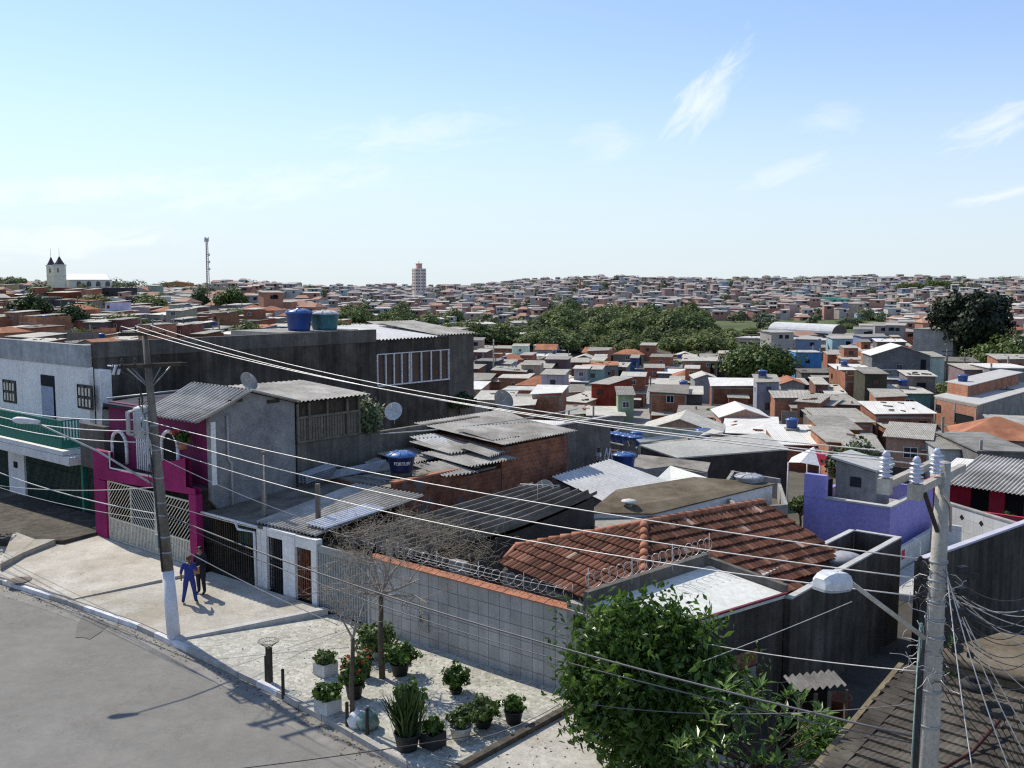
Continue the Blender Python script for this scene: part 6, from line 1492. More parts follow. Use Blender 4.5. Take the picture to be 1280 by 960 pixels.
# ------------------------------------------------------------------ wooden-looking pole at the left with transformer and lamp
def insulator(parent, c, h=.22, r=.07, n=4, mat='porcelain', axis=ZX):
    b = MB(); pr = [(0, 0), (r*.45, 0)]
    for i in range(n): z = h*(i+.15)/n; pr += [(r*.38, z-h*.01), (r, z+h*.05), (r*.96, z+h*.085), (r*.42, z+h*.14)]
    pr += [(r*.45, h), (0, h)]; b.lathe(pr, c, 14, axis=axis); return b.build('insulator', M[mat], parent)
PB = G(218, 796, .15); PT = D(181, 418, 31.9)
def PP(z): f = (z-PB.z)/(PT.z-PB.z); return PB.lerp(PT, f)
def left_pole():
    t = thing('utility_pole', 'weathered utility pole with whitewashed foot, transformer box and street lamp beside the two men', 'utility pole', PB)
    zw = 2.15+PB.z
    b = MB(); b.tube([PB-ZX*.3, PP(zw)], [.215, .19], 16); b.build('whitewashed_foot', M['pole_white'], t)
    b = MB(); b.tube([PP(zw+.005), PP(5), PP(8), PT], [.18, .15, .12, .09], 16); b.build('shaft', M['pole_wood'], t)
    b = MB()
    for z in (2.9, 3.4, 4.1, 4.5, 5.3, 6.2, 7.0): b.tube([PP(z)-ZX*.03, PP(z)+ZX*.03], .215-.011*z, 14)
    b.build('band', M['grey_metal'], t)
    # crossarms: along the street normal so that the lines run along the street
    ax = (VX*.93+UX*.25).normalized()
    zt = PT.z
    for (z, a0, a1, off) in ((zt+.02, -.9, .55, .16), (zt-1.0, -1.0, 1.15, -.16), (zt-1.0, -1.0, 1.15, .16)):
        b = MB(); c = PP(z)+UX*off; b.obox(c+ax*a0-ZX*.05, ax*(a1-a0), UX*.09, ZX*.11); ar = b.build('crossarm', M['wood_dark'], t)
    for sgn in (-1, 1):
        b = MB(); b.tube([PP(zt-1.0)+ax*.75*sgn+UX*.05, PP(zt-1.75)], .025, 5); b.tube([PP(zt-1.0)+ax*.5*sgn-UX*.1, PP(zt-1.7)], .02, 5); b.build('brace', M['grey_metal'], t)
    tops = []
    for k, a in enumerate((-.82, -.38, .1)):
        c = PP(zt+.02)+UX*.2+ax*a+ZX*.07; insulator(t, c, .2, .06, 2, 'porcelain_dark'); tops.append(c+ZX*.2)
    for a in (-.9, -.5): insulator(t, PP(zt-1.0)+UX*.2+ax*a+ZX*.07, .2, .055, 2, 'porcelain_dark')
    for a in (-1.1, -.95):
        b = MB(); c = PP(zt-1.25)+ax*a; b.tube([c, c+ZX*.3+ax*.1], [.05, .04], 8); b.tube([c+ZX*.28, c+ZX*.28-UX*.3], .025, 6); b.build('fuse_holder', M['porcelain'], t)
    # transformer
    c = PP(6.55)-UX*.55-VX*.05
    b = MB(); n = 18
    b.lathe([(0, 0), (.30, 0), (.33, .04), (.33, .95), (.30, 1.0), (.12, 1.06), (0, 1.07)], c, 22); tr = b.build('transformer', M['grey_metal_pale'], t)
    b = MB()
    for k in range(5):
        a = R(120+26*k); d = Vector((math.cos(a), math.sin(a), 0)); s = Vector((-d.y, d.x, 0))*.025
        b.tube([c+d*.32+ZX*.1, c+d*.52+ZX*.14, c+d*.52+ZX*.86, c+d*.32+ZX*.9], .035, 6)
    b.build('radiator_fins', M['grey_metal_pale'], tr)
    for k in range(3): insulator(tr, c+ZX*1.06+Vector((.16*math.cos(k*2.1), .16*math.sin(k*2.1), 0)), .28, .05, 3, 'porcelain_dark')
    b = MB(); b.box(PP(3.05)-UX*.2-VX*.1, .16, .2, .42, R(-40)); b.build('meter_box', M['grey_metal_pale'], t)
    # secondary rack
    lows = []
    b = MB(); rc = PP(6.6)-VX*.33-UX*.1; b.obox(PP(5.8)-VX*.3, UX*.06, -VX*.04, ZX*1.5); b.build('rack', M['grey_metal_pale'], t)
    for k in range(4):
        c2 = PP(7.2-.36*k)-VX*.36; insulator(t, c2-UX*.05, .09, .06, 2, 'porcelain'); lows.append(c2)
    b = MB()
    for k in range(9):
        a, c2 = PP(5.0+.35*k)-VX*.16+UX*rnd.uniform(-.1, .1), PP(5.6+.3*k)-VX*.3+UX*rnd.uniform(-.3, .2); m = a.lerp(c2, .5)-ZX*.25-UX*rnd.uniform(-.2, .3); b.tube([a, a.lerp(m, .6), m, c2.lerp(m, .5), c2], .014, 4)
    for k in range(3): b.tube([PP(zt-1.1)-UX*.2+ax*(-.9+.4*k), PP(8.4)-UX*(.6+.1*k), PP(7.7)-UX*.55], .012, 4)
    b.tube([PP(2.3)-VX*.2, PP(6)-VX*.19], .03, 6); b.build('jumper_wires', M['cable'], t)
    # lamp
    hd = D(42, 527, 30.7); a0 = PP(4.95)
    b = MB(); b.tube([a0, a0.lerp(hd, .5)+ZX*.15, hd], [.035, .032, .028], 8); b.build('lamp_arm', M['grey_metal_pale'], t)
    d = (hd-a0).normalized(); d = Vector((d.x, d.y, d.z*.3)).normalized(); b = MB()
    b.lathe([(0, -.1), (.07, -.08), (.11, .1), (.15, .45), (.13, .62), (.06, .72), (0, .74)], hd-d*.1, 14, axis=d)
    for v in b.v: v.z = hd.z+(v.z-hd.z)*.75
    lh = b.build('lamp_head', M['lamp_shell'], t)
    return tops, lows
M['porcelain_dark'] = flat('brown_porcelain', (.05, .035, .03), .35)
M['grey_metal_pale'] = surf('light_grey_steel', (.34, .36, .36), (.46, .48, .48), 2, .55, .1, grime=.2)  # paler grey steel
M['lamp_shell'] = flat('lamp_aluminium', (.62, .63, .65), .5)
TOPL, LOWL = left_pole()
def right_pole():
    YB = 15.5; B_ = D(1161, 960, YB); B_ = Vector((B_.x, B_.y, .1)); top = D(1180, 578, YB+.1); B_ = Vector((top.x-.10, top.y-.02, .1))
    def Q(z): return B_.lerp(top, (z-B_.z)/(top.z-B_.z))
    t = thing('utility_pole', 'pale round concrete utility pole at the right with big insulators and street lamp', 'utility pole', B_)
    b = MB(); b.tube([B_-ZX*.3, Q(3), Q(6), top], [.215, .175, .14, .105], 24); b.lathe([(.105, 0), (.06, .02), (0, .025)], top, 24); b.build('shaft', M['pole_conc'], t)
    tops = []
    ax = VX
    for (p, q, sgn) in (((1146, 613), (1222, 582), 1), ((1108, 606), (1176, 584), -1)):
        off = .20 if sgn > 0 else -.62
        zc = top.z-.40
        m = Vector((top.x, top.y, zc))
        a = D(p[0], p[1], YB-.75 if sgn > 0 else YB-.55); c = a+ax*2.35+ZX*.02
        b = MB(); sd = UX*.11; b.obox(a-sd*.5-ZX*.06, c-a, sd, ZX*.12); b.obox(a-sd*.9-ax*.14-ZX*.13, ax*.14, sd*1.8, ZX*.24); b.build('crossarm', M['pole_conc'], t)
        ins = [(.0, .33), (.92, .33)] if sgn > 0 else [(.0, .34)]
        for d0, h in ins:
            cc = a+ax*(d0-.05 if d0 == 0 else d0)+ZX*.12; insulator(t, cc, h, .105, 5); tops.append(cc+ZX*h*.9)
            b = MB(); b.lathe([(.05, -.02), (.05, 0), (.07, .01), (.03, .08), (0, .085)], cc+ZX*h, 10); b.build('insulator_cap', M['porcelain'], t)
        if sgn > 0:
            e = a+ax*.35-ZX*.07; b = MB(); b.obox(e-UX*.04, Q(zc-.75)-e-VX*.1, UX*.06, ZX*.05); b.build('brace', M['dark_metal'], t)
            e = a+ax*1.9-ZX*.07; b = MB(); b.tube([a+ax*.9-ZX*.1+UX*.1, Q(zc-.3)+UX*.14, Q(zc-.75)+VX*.2+UX*.1], .022, 6); b.build('brace', M['pole_conc'], t)
    ins3 = D(1181, 598, YB-.05)
    # lamp reaching over the street
    hd = D(1062, 727, YB-1.0); at = D(1155, 797, YB-.15)
    b = MB(); b.tube([at, at.lerp(hd, .5), hd], [.04, .038, .035], 10); b.build('lamp_arm', M['pole_conc'], t)
    far = D(1014, 721, YB-1.45); d = (far-hd); d.z = d.z*.4; d.normalize(); s = Vector((-d.y, d.x, 0)).normalized(); u = d.cross(s)
    if u.z < 0: u = -u; s = -s
    b = MB(); rings = []
    prof = [(0, .06, .06), (.08, .13, .11), (.2, .18, .165), (.48, .20, .185), (.62, .175, .145), (.68, .12, .085)]
    for (x, wd_, h) in prof:
        c = hd+d*x; rings.append([c+s*wd_-u*.06, c+s*wd_*.98+u*h*.35, c+s*wd_*.6+u*h, c-s*wd_*.6+u*h, c-s*wd_*.98+u*h*.35, c-s*wd_-u*.06])
    for r0, r1 in zip(rings[:-1], rings[1:]):
        for k in range(5): b.poly([r0[k], r1[k], r1[k+1], r0[k+1]], 0)
    b.poly(rings[0]); b.poly(rings[-1][::-1]); lh = b.build('lamp_head', M['lamp_shell'], t)
    b = MB(); low = [hd+d*x for x, _, _ in prof]
    pts = [hd+d*x+s*(w_-.012)-u*.065 for x, w_, h in prof]+[hd+d*x-s*(w_-.012)-u*.065 for x, w_, h in prof[::-1]]
    b.poly(pts); b.poly([p-u*.03 for p in pts][::-1]); 
    for i in range(len(pts)): p, q = pts[i], pts[(i+1) % len(pts)]; b.poly([p, q, q-u*.03, p-u*.03])
    b.build('lamp_rim', M['grey_metal_pale'], lh)
    b = MB(); c0 = hd+d*.3-u*.09
    b.lathe([(0, -.05), (.06, -.035), (.09, 0), (.09, .01)], c0, 14, axis=u); b.build('lamp_lens', M['glass'], lh)
    b = MB(); c0 = hd+d*.05+u*.10; b.lathe([(.02, 0), (.02, .03), (0, .035)], c0+d*.25+u*.045, 8, axis=u); b.build('photocell', M['grey_metal_pale'], lh)
    # bands, racks, wiring clutter
    b = MB()
    for z in (7.05, 6.75, 6.4, 6.1, 5.8, 4.9, 4.3): b.tube([Q(z)-ZX*.02, Q(z)+ZX*.02], .135+.01*(7-z)+.012, 20)
    b.build('band', M['grey_metal'], t)
    lows = []
    b = MB()
    for k, z in enumerate((7.05, 6.72, 6.42)):
        c = Q(z)-UX*.28-VX*.05; b.tube([Q(z)-UX*.1, c], .02, 6); b.lathe([(0, -.05), (.045, -.04), (.03, 0), (.045, .04), (0, .05)], c, 10); lows.append(c)
    b.build('rack', M['dark_metal'], t)
    cl = MB(); cb = MB(); rr = random.Random(14)
    for k in range(46):
        z = rr.uniform(4.9, 7.1); a = rr.uniform(0, 6.28); r = .16+.01*(7-z); p = Q(z)+Vector((math.cos(a), math.sin(a), 0))*r
        pts = [p]; dd = Vector((math.cos(a), math.sin(a), rr.uniform(-.6, .4)))
        for i in range(6): dd = (dd+Vector((rr.gauss(0, .6), rr.gauss(0, .6), rr.gauss(-.1, .6)))).normalized(); pts.append(pts[-1]+dd*rr.uniform(.05, .13))
        (cl if k % 2 else cb).tube(pts, .006, 4, cap=False)
    for k in range(7):
        z = 7.0-.28*k; pts = [Q(z-.01*i)+Vector((math.cos(i*.5), math.sin(i*.5), 0))*(.155+.012*(7-z)) for i in range(14)]; cl.tube(pts, .006, 4, cap=False)
    for k in range(5): cb.tube([Q(z)+Vector((-.19-.02*k, -.08, 0)) for z in (6.2-.2*k, 5, 4, 3)], .012, 5)
    cl.build('tie_wires', M['wire'], t); cb.build('cable_loops', M['cable'], t)
    b = MB()
    for z in (6.9, 6.55, 6.2, 5.6): c = Q(z)+UX*.35+VX*.05; b.box(c, .16, .1, .12, .4); b.lathe([(0, -.06), (.05, -.04), (.05, .04), (0, .06)], c+UX*.2, 8, axis=UX)
    b.build('junction_box', M['dark_metal'], t)
    b = MB(); b.tube([Q(2.4)-UX*.22-VX*.1, Q(6)-UX*.19-VX*.1], .028, 8); b.build('green_conduit', M['conduit_green'], t)
    return tops, lows, Q
M['conduit_green'] = flat('pale_green_conduit', (.28, .42, .36), .6)
TOPR, LOWR, RQ = right_pole()
M['cable_lit'] = flat('pale_cable', (.5, .49, .47), .55); M['cable_mid'] = flat('dark_grey_cable', (.12, .12, .125), .5)
def wire(a, c, sag, r, label, mat='wire', name='power_line', cat='wire', group=None, n=26):
    a, c = Vector(a), Vector(c); b = MB(); b.tube([a.lerp(c, i/n)-ZX*4*sag*(i/n)*(1-i/n) for i in range(n+1)], r, 5)
    return tag(b.build(name, M[mat], None), label, cat, group)
TR = sorted(TOPR, key=lambda p: PX(p)[0])
for k, lab in enumerate(('highest bright power line, to the leftmost big insulator', 'second bright power line, to the middle big insulator', 'third bright power line, to the rightmost big insulator')):
    wire(TOPL[k], TR[k], .42+.05*k, .011, lab+' of the concrete pole', group='power lines between the two poles')
for k, lab in enumerate(('upper', 'middle', 'lower')):
    wire(LOWL[k]+UX*.05, LOWR[k]-UX*.03, .30+.12*k, .012, lab+' of the three bright low-voltage lines crossing above the red tiled roof', group='low-voltage lines between the two poles')
# lines leaving the left pole to the left
for k, (px, py) in enumerate(((-60, 493), (-60, 503), (-60, 512))):
    wire(LOWL[k]-UX*.1, D(px, py, 44-k), .35, .017, ('top', 'middle', 'bottom')[k]+' of three bright lines running left from the transformer', group='lines left of the transformer')
wire(PP(5.0), D(-60, 597, 42), .3, .016, 'twisted service cable running left from below the lamp arm', 'cable_grey', 'service_cable', 'cable')
wire(PP(4.1), D(-60, 566, 41), .3, .02, 'thick pale phone cable running left across the shop front', 'cable_lit', 'phone_cable', 'cable')
wire(PP(3.9), D(-60, 588, 44), .3, .012, 'thin dark wire below the thick phone cable at the left', 'cable_grey', 'service_cable', 'cable')
# phone cables between the poles
wire(PP(4.15), RQ(4.02)-UX*.2, .42, .022, 'thick phone cable crossing in front of the tiled wall and street tree', 'cable_mid', 'phone_cable', 'cable')
wire(PP(4.05), RQ(3.9)-UX*.22, .62, .012, 'thinner phone cable hanging just below the thick one by the street tree', 'cable_mid', 'phone_cable', 'cable')
wire(PP(3.3), D(424, 782, 30.5), .1, .014, 'thin pale wire sagging from the weathered pole to the tiled wall foot', 'cable_lit', 'service_cable', 'cable')
wire(PP(4.5), W(GATE_U, 4.7, 2.62), .1, .012, 'house service wire from the weathered pole to the slatted gate', 'cable_lit', 'service_cable', 'cable')
wire(PP(6.0), W(1.0, 5.6, 2.9), .15, .011, 'house service wire from the weathered pole to the zinc sheet', 'cable_lit', 'service_cable', 'cable')
wire(W(1.0, 5.4, 2.85), W(12.4, 5.0, 3.0), .15, .009, 'wire strung above the terracotta wall coping', 'cable_lit', 'service_cable', 'cable')
wire(D(420, 545, 44), D(722, 511, 52), .25, .03, 'pale cable strung along the garden wall to the far dish', 'cable_lit', 'service_cable', 'cable')
wire(RQ(5.15)-UX*.2, D(700, 758, 27), .25, .010, 'wire from the concrete pole to the white roof slab', 'cable_lit', 'service_cable', 'cable')
wire(RQ(4.6)-UX*.2, D(735, 880, 20), .2, .009, 'thin wire through the street tree crown', 'cable_mid', 'service_cable', 'cable')
wire(D(870, 830, 20.3), D(1065, 752, 20.5), .02, .009, 'pale straight wire from the street tree towards the lamp', 'cable_lit', 'service_cable', 'cable')
wire(D(700, 912, 20.5), D(878, 832, 20.3), .05, .008, 'dark wire slanting up across the street tree', 'cable_mid', 'service_cable', 'cable')
wire(D(590, 925, 22), D(700, 880, 22), .1, .010, 'wire drooping over the pots on the pavement', 'cable_mid', 'service_cable', 'cable')
wire(D(60, 985, 20), D(600, 918, 21.5), .1, .012, 'dark cable low over the street at the bottom left', 'cable', 'phone_cable', 'cable')
M_ends = [((1215, 960), 13.5), ((1262, 962), 14.2), ((1290, 958), 15), ((1290, 925), 16), ((1290, 812), 18), ((1290, 770), 18.5), ((1290, 785), 19), ((1290, 797), 19), ((1290, 760), 20), ((1290, 868), 17)]
for k, ((px, py), Y) in enumerate(M_ends):
    wire(RQ(7.0-.06*k)+UX*.12, D(px, py, Y), .12+.03*(k % 3), .009, 'one of the bundle of bright service drops fanning out right from the concrete pole', 'wire', 'service_drop', 'cable', 'service drops fanning out from the concrete pole')
for k in range(20):
    wire(RQ(6.9-.1*k)+UX*.15, D(1290, 745+11*k, 17+.3*k), .25+.1*(k % 4), .009, 'one of the dark slack cables right of the concrete pole', 'cable', 'slack_cable', 'cable', 'dark slack cables right of the concrete pole')
# ------------------------------------------------------------------ the town in the valley
OCC = []          # (x, y, r) footprints already taken
def occupied(x, y, r):
    for (a, b, c) in OCC:
        if (x-a)**2+(y-b)**2 < (r+c)**2*.72: return True
    return False
for (u, w, r) in ((-4, 46, 10), (-8, 42, 6), (12, 28, 5), (17, 27, 6), (16, 40, 7), (7, 26, 4), (2, 22, 6), (-3, 30, 6), (-20, 22, 14), (-20, 30, 10), (3, 31, 5)):
    p = W(u, w, 0); OCC.append((p.x, p.y, r))
LAND = []         # (px, py, phrase)
def yawat(x, y):
    a = x/max(y, 1); k = sstep(50, 130, y)
    return R(-36*(1-k)-10*k) if a > -.15 else R(-30)
def town_house(name, label, x, y, yaw, w, d, h, wall, wcol, roof, rcol, rr, group, win=True, upper=False, tank_=None, zb=None, cat='house'):
    z = tz(x, y); t = thing(name, label, cat, (x, y, z), group); t.rotation_euler[2] = 0
    X = Vector((math.cos(yaw), math.sin(yaw), 0)); Y = Vector((-math.sin(yaw), math.cos(yaw), 0)); c = Vector((x, y, z))
    def L(a, b, cc): return c+X*a+Y*b+ZX*cc
    zb = -3.0
    m = 'brick_tint' if wall == 'brick' else ('block_tint' if wall == 'block' else 'paint_tint')
    b = MB()
    htop = h
    if roof == 'shed':
        hl, hr = h+rr.uniform(-.12, .28), h+rr.uniform(-.12, .28); hb = h+rr.uniform(.25, .6)
        tp = [L(-w/2, -d/2, hl), L(w/2, -d/2, hr), L(w/2, d/2, hb), L(-w/2, d/2, hb)]
        b.prism([p-ZX*.1 for p in tp], z+zb)
    elif roof == 'gable':
        rh = min(1.6, w*.17)
        f = [L(-w/2, -d/2, zb), L(w/2, -d/2, zb), L(w/2, -d/2, h), L(0, -d/2, h+rh), L(-w/2, -d/2, h)]; k = [p+Y*d for p in f]
        b.poly(f); b.poly(k[::-1])
        for i in (1, 4): j = (i+1) % 5; b.poly([f[i], k[i], k[j], f[j]])
    elif roof == 'hip' or roof == 'flat' or roof == 'open':
        b.prism([L(-w/2, -d/2, h), L(w/2, -d/2, h), L(w/2, d/2, h), L(-w/2, d/2, h)], z+zb)
        if roof == 'open':
            ph = rr.uniform(.7, 1.3)
            for (a0, b0, a1, b1) in ((-w/2, -d/2, w/2, -d/2+.15), (-w/2, d/2-.15, w/2, d/2), (-w/2, -d/2+.16, -w/2+.15, d/2-.16), (w/2-.15, -d/2+.16, w/2, d/2-.16)):
                b.obox(L(a0, b0, h+.004), X*(a1-a0), Y*(b1-b0), ZX*(ph*rr.choice((1, 1, .6))))
    o = b.build('wall', M[m], t); o.color = (*wcol, 1)
    b = MB(); ov = .28
    if roof == 'shed':
        e = [L(-w/2-ov, -d/2-ov*1.6, hl-.04), L(w/2+ov, -d/2-ov*1.6, hr-.04), L(w/2+ov, d/2+ov, hb+.04), L(-w/2-ov, d/2+ov, hb+.04)]; b.slab([p+ZX*.05 for p in e], .07)
    elif roof == 'gable':
        for sg in (-1, 1): b.slab([L(sg*(w/2+ov), -d/2-ov, h-.08), L(0, -d/2-ov, h+rh+.03), L(0, d/2+ov, h+rh+.03), L(sg*(w/2+ov), d/2+ov, h-.08)], .08)
    elif roof == 'hip':
        rh = min(w, d)*.22; q = [L(-w/2-ov, -d/2-ov, h), L(w/2+ov, -d/2-ov, h), L(w/2+ov, d/2+ov, h), L(-w/2-ov, d/2+ov, h)]
        i = min(w, d)/2*.95
        r0, r1 = (L(-w/2+i, 0, h+rh), L(w/2-i, 0, h+rh)) if w >= d else (L(0, -d/2+i, h+rh), L(0, d/2-i, h+rh))
        if w >= d: b.poly([q[0], q[1], r1, r0]); b.poly([q[1], q[2], r1]); b.poly([q[2], q[3], r0, r1]); b.poly([q[3], q[0], r0])
        else: b.poly([q[0], q[1], r0]); b.poly([q[1], q[2], r1, r0]); b.poly([q[2], q[3], r1]); b.poly([q[3], q[0], r0, r1])
        b.poly(q[::-1])
    else:
        e = [L(-w/2+.16, -d/2+.16, h+.03), L(w/2-.16, -d/2+.16, h+.03), L(w/2-.16, d/2-.16, h+.03), L(-w/2+.16, d/2-.16, h+.03)] if roof == 'open' else [L(-w/2-.15, -d/2-.15, h+.12), L(w/2+.15, -d/2-.15, h+.12), L(w/2+.15, d/2+.15, h+.12), L(-w/2-.15, d/2+.15, h+.12)]
        b.slab(e, .025 if roof == 'open' else .116)
    rm = 'clay_far' if roof == 'hip' or rcol == 'clay' else ('roof_white' if rcol == 'white' else ('slab_tint' if roof in ('flat', 'open') else 'roof_tint'))
    o = b.build('roof', M[rm], t)
    if not isinstance(rcol, str): o.color = (*rcol, 1)
    else: o.color = (1, 1, 1, 1)
    if upper:
        uw, ud, uh = w*rr.uniform(.4, .6), d*rr.uniform(.5, .8), rr.uniform(2.2, 2.8); ox = rr.choice((-1, 1))*(w-uw)/2*.9; oy = (d-ud)/2*.8; h0 = h+.7 if roof in ('shed',) else h+.13
        b = MB(); b.obox(L(ox-uw/2, oy-ud/2, h-.5), X*uw, Y*ud, ZX*(uh+.5)); o = b.build('upper_storey', M[m], t); o.color = (*[min(1, v*rr.uniform(.85, 1.1)) for v in wcol], 1)
        b = MB(); b.slab([L(ox-uw/2-.25, oy-ud/2-.35, h+uh+.02+.07), L(ox+uw/2+.25, oy-ud/2-.35, h+uh+.09), L(ox+uw/2+.25, oy+ud/2+.2, h+uh+.4), L(ox-uw/2-.25, oy+ud/2+.2, h+uh+.4)], .07); o = b.build('upper_roof', M['roof_tint'], t); s_ = rr.uniform(.7, 1.15); o.color = (s_, s_, s_, 1)
        if rr.random() < .7: window_on(t, L(ox-.45, oy-ud/2, h+uh*.45), X, ZX, .9, .8, rr.choice(('white_metal', 'dark_metal')), 'glass', 1, 0, out=-Y)
    if win:
        n = 1 if w < 6.5 else rr.choice((1, 2, 2, 3)); fl = 1 if h < 4.6 else 2
        for f in range(fl):
            for i in range(n):
                if rr.random() < .25: continue
                a = -w/2+w*(i+.5)/n+rr.uniform(-.4, .4); ww, wh = rr.choice(((.9, .8), (1.2, 1.0), (.6, .6), (1.0, 1.0)))
                zz = (h-1.75 if fl == 1 else (1.1+2.75*f))
                if abs(a)+ww/2 < w/2-.2: window_on(t, L(a-ww/2, -d/2, zz), X, ZX, ww, wh, rr.choice(('white_metal', 'dark_metal', 'grey_metal')), rr.choice(('glass', 'glass', 'dark')), 1, 0, fw=.07, out=-Y)
        if rr.random() < .6: window_on(t, L(-w/2, rr.uniform(-.2, .2)*d+.5, h-1.8), -Y, ZX, 1.0, .9, rr.choice(('white_metal', 'dark_metal')), 'glass', 1, 0, out=-X)
        if rr.random() < .45 and w > 4.5: opening(t, L(w/2-1.5, -d/2, h-2.75), X, .85, 2.05, -Y, 'door', rr.choice(('dark', 'rust', 'grey_metal')))
    if cat == 'house' and w > 4.2 and rr.random() < .5:                       # low annexe in front or at the side
        aw, ad, ah = w*rr.uniform(.35, .7), rr.uniform(1.8, 3.4), min(h-.5, rr.uniform(2.0, 2.6)); ox = rr.uniform(-.5, .5)*(w-aw)
        b = MB(); b.obox(L(ox-aw/2, -d/2-ad, zb), X*aw, Y*(ad-.004), ZX*(ah-zb)); o = b.build('annexe_wall', M[rr.choice((m, 'brick_tint', 'block_tint'))], t); o.color = (*[v*rr.uniform(.75, 1.1) for v in wcol], 1)
        b = MB(); z1, z2 = ah+.09, ah+rr.uniform(.15, .45); b.slab([L(ox-aw/2-.2, -d/2-ad-.3, z1), L(ox+aw/2+.2, -d/2-ad-.3, z1+rr.uniform(-.1, .1)), L(ox+aw/2+.2, -d/2-.03, z2), L(ox-aw/2-.2, -d/2-.03, z2)], .06); o = b.build('annexe_roof', M['roof_tint'], t); s_ = rr.uniform(.45, 1.15); o.color = (s_, s_, s_*.97, 1)
    if wall == 'brick' and rr.random() < .75:                                  # concrete ring beam and corner columns showing in the brickwork
        b = MB()
        for sx in (-1, 1): b.obox(L(sx*(w/2-.12)-.12, -d/2-.03, -1), X*.24, Y*.028, ZX*(h-.25+1))
        for zz in ([h-.42] if h < 4 else [h-.42, h-3.1]): b.obox(L(-w/2+.245, -d/2-.03, zz), X*(w-.49), Y*.027, ZX*.22)
        b.build('concrete_frame', M['conc'], t)
    if cat == 'house' and rr.random() < .42:                                   # second volume built on at the back or side
        bw, bd, bh = w*rr.uniform(.4, .7), d*rr.uniform(.5, .9), h+(rr.choice((-.8, -.5, .5, .9, 2.3)) if y > 90 else -.5); sg = rr.choice((-1, 1)); m2 = M[rr.choice((m, m, 'brick_tint', 'block_tint', 'paint_tint'))]
        b = MB(); b.obox(L(sg*(w/2+bw*.2)-bw/2, -d*.1, zb), X*bw, Y*(d*.6+bd*.5), ZX*(bh-zb)); o = b.build('side_block', m2, t); o.color = (*[v*rr.uniform(.7, 1.1) for v in wcol], 1)
        e0, e1 = sg*(w/2+bw*.2)-bw/2-.2, sg*(w/2+bw*.2)+bw/2+.2; b = MB(); b.slab([L(e0, -d*.1-.35, bh+.09), L(e1, -d*.1-.35, bh+.09), L(e1, d*.5+bd*.5+.2, bh+.45), L(e0, d*.5+bd*.5+.2, bh+.45)], .07); o = b.build('side_roof', M['roof_tint'], t); s_ = rr.uniform(.45, 1.1); o.color = (s_, s_*.98, s_*.94, 1)
        if bh > h: window_on(t, L(sg*(w/2+bw*.2)-.4, -d*.1, bh-1.5), X, ZX, .8, .75, rr.choice(('white_metal', 'dark_metal')), 'glass', 1, 0, out=-Y)
    if roof in ('flat', 'open') and rr.random() < .7:                          # column stubs left for the next storey
        for (sx, sy) in ((-1, -1), (1, -1), (1, 1), (-1, 1)):
            if rr.random() < .75: b = MB(); b.obox(L(sx*(w/2-.3)-.1, sy*(d/2-.35)-.1, h+.13), X*.2, Y*.2, ZX*rr.uniform(.5, 1.5)); b.build('column_stub', M['conc'], t)
    if roof == 'shed' and rr.random() < .55:
        b = MB()
        for k in range(rr.randint(3, 8)): q = L(rr.uniform(-.45, .45)*w, rr.uniform(-.4, .45)*d, 0); f_ = (Vector((q.x, q.y, 0))-Vector((c.x, c.y, 0))).dot(Y)/d+.5; b.box(Vector((q.x, q.y, z+(hl+hr)/2+(hb-(hl+hr)/2)*f_+.05)), rr.uniform(.2, 1.1), rr.uniform(.15, .3), rr.uniform(.08, .2), rr.random()*3)
        o = b.build('roof_weights', M[rr.choice(('conc', 'wood', 'brick'))], t); o['kind'] = 'stuff'
    if rr.random() < .5:
        b = MB(); ww_ = rr.uniform(.5, .9)*w; b.obox(L(-w/2+rr.uniform(-1, .5), -d/2-rr.uniform(2.2, 4.2), zb), X*ww_, Y*.14, ZX*(rr.uniform(1.2, 2.0)-zb)); b.build('yard_wall', M[rr.choice(('brick_tint', 'conc', 'conc_grime'))], t)
    if tank_:
        zt = h+(.65 if roof == 'shed' else .16 if roof == 'flat' else .1)
        p = L(rr.uniform(-.25, .25)*w, rr.uniform(0, .3)*d, zt)
        b = MB(); b.box(p-ZX*.5, 1.3, 1.3, .5, yaw); b.build('tank_stand', M['conc'], t)
        tank(p+ZX*.004, rr.uniform(.55, .75), rr.uniform(.8, 1.1), 'tank_blue', 'tank_lid', tank_, None, n=14)
    OCC.append((x, y, max(w, d)*.5))
    return t
M['block_tint'] = brick('block_wall', (.20, .195, .185), (.26, .25, .24), (.17, .165, .16), .4, .2, .012, objcol=True, stain=.45)
M['clay_far'] = surf('orange_tile_roof', (.36, .14, .075), (.52, .23, .13), .9, .9, .4, grime=.4, fine=14)
BR = (1, 1, 1); BRD = (.72, .68, .66); GREY = (.9, .9, .92)
def mid(px0, px1, py, h, d, wall, wcol, roof, rcol, label, yaw=None, upper=False, tk=None, win=True, y0=46, name=None, group=None):
    """one house recognised in the photo: left and right ends and row of its front eave"""
    p = at_ground((px0+px1)/2, py, h, y0); Yc = p.y; yw = yaw if yaw is not None else yawat(p.x, Yc)
    w = max(2.5, (px1-px0)/F*Yc/max(.75, math.cos(yw))*.94)
    c = p+Vector((-math.sin(yw), math.cos(yw), 0))*d/2
    rr = random.Random(int(px0*13+py)); nm = name or {'brick': 'brick_house', 'block': 'block_house', 'paint': 'painted_house'}[wall]
    o = town_house(nm, label, c.x, c.y, yw, w, d, h+(tz(p.x, p.y)-tz(c.x, c.y)), wall, wcol, roof, rcol, rr, group, win, upper, tk)
    q = Vector((c.x, c.y, 0)); dn = q.normalized()
    for k in ((5, 9, 14) if h > 4 else (5, 9)): OCC.append((c.x-dn.x*(d/2+k), c.y-dn.y*(d/2+k), w*.36))
    LAND.append(((px0+px1)/2, py, label)); return o
YR = R(-9)
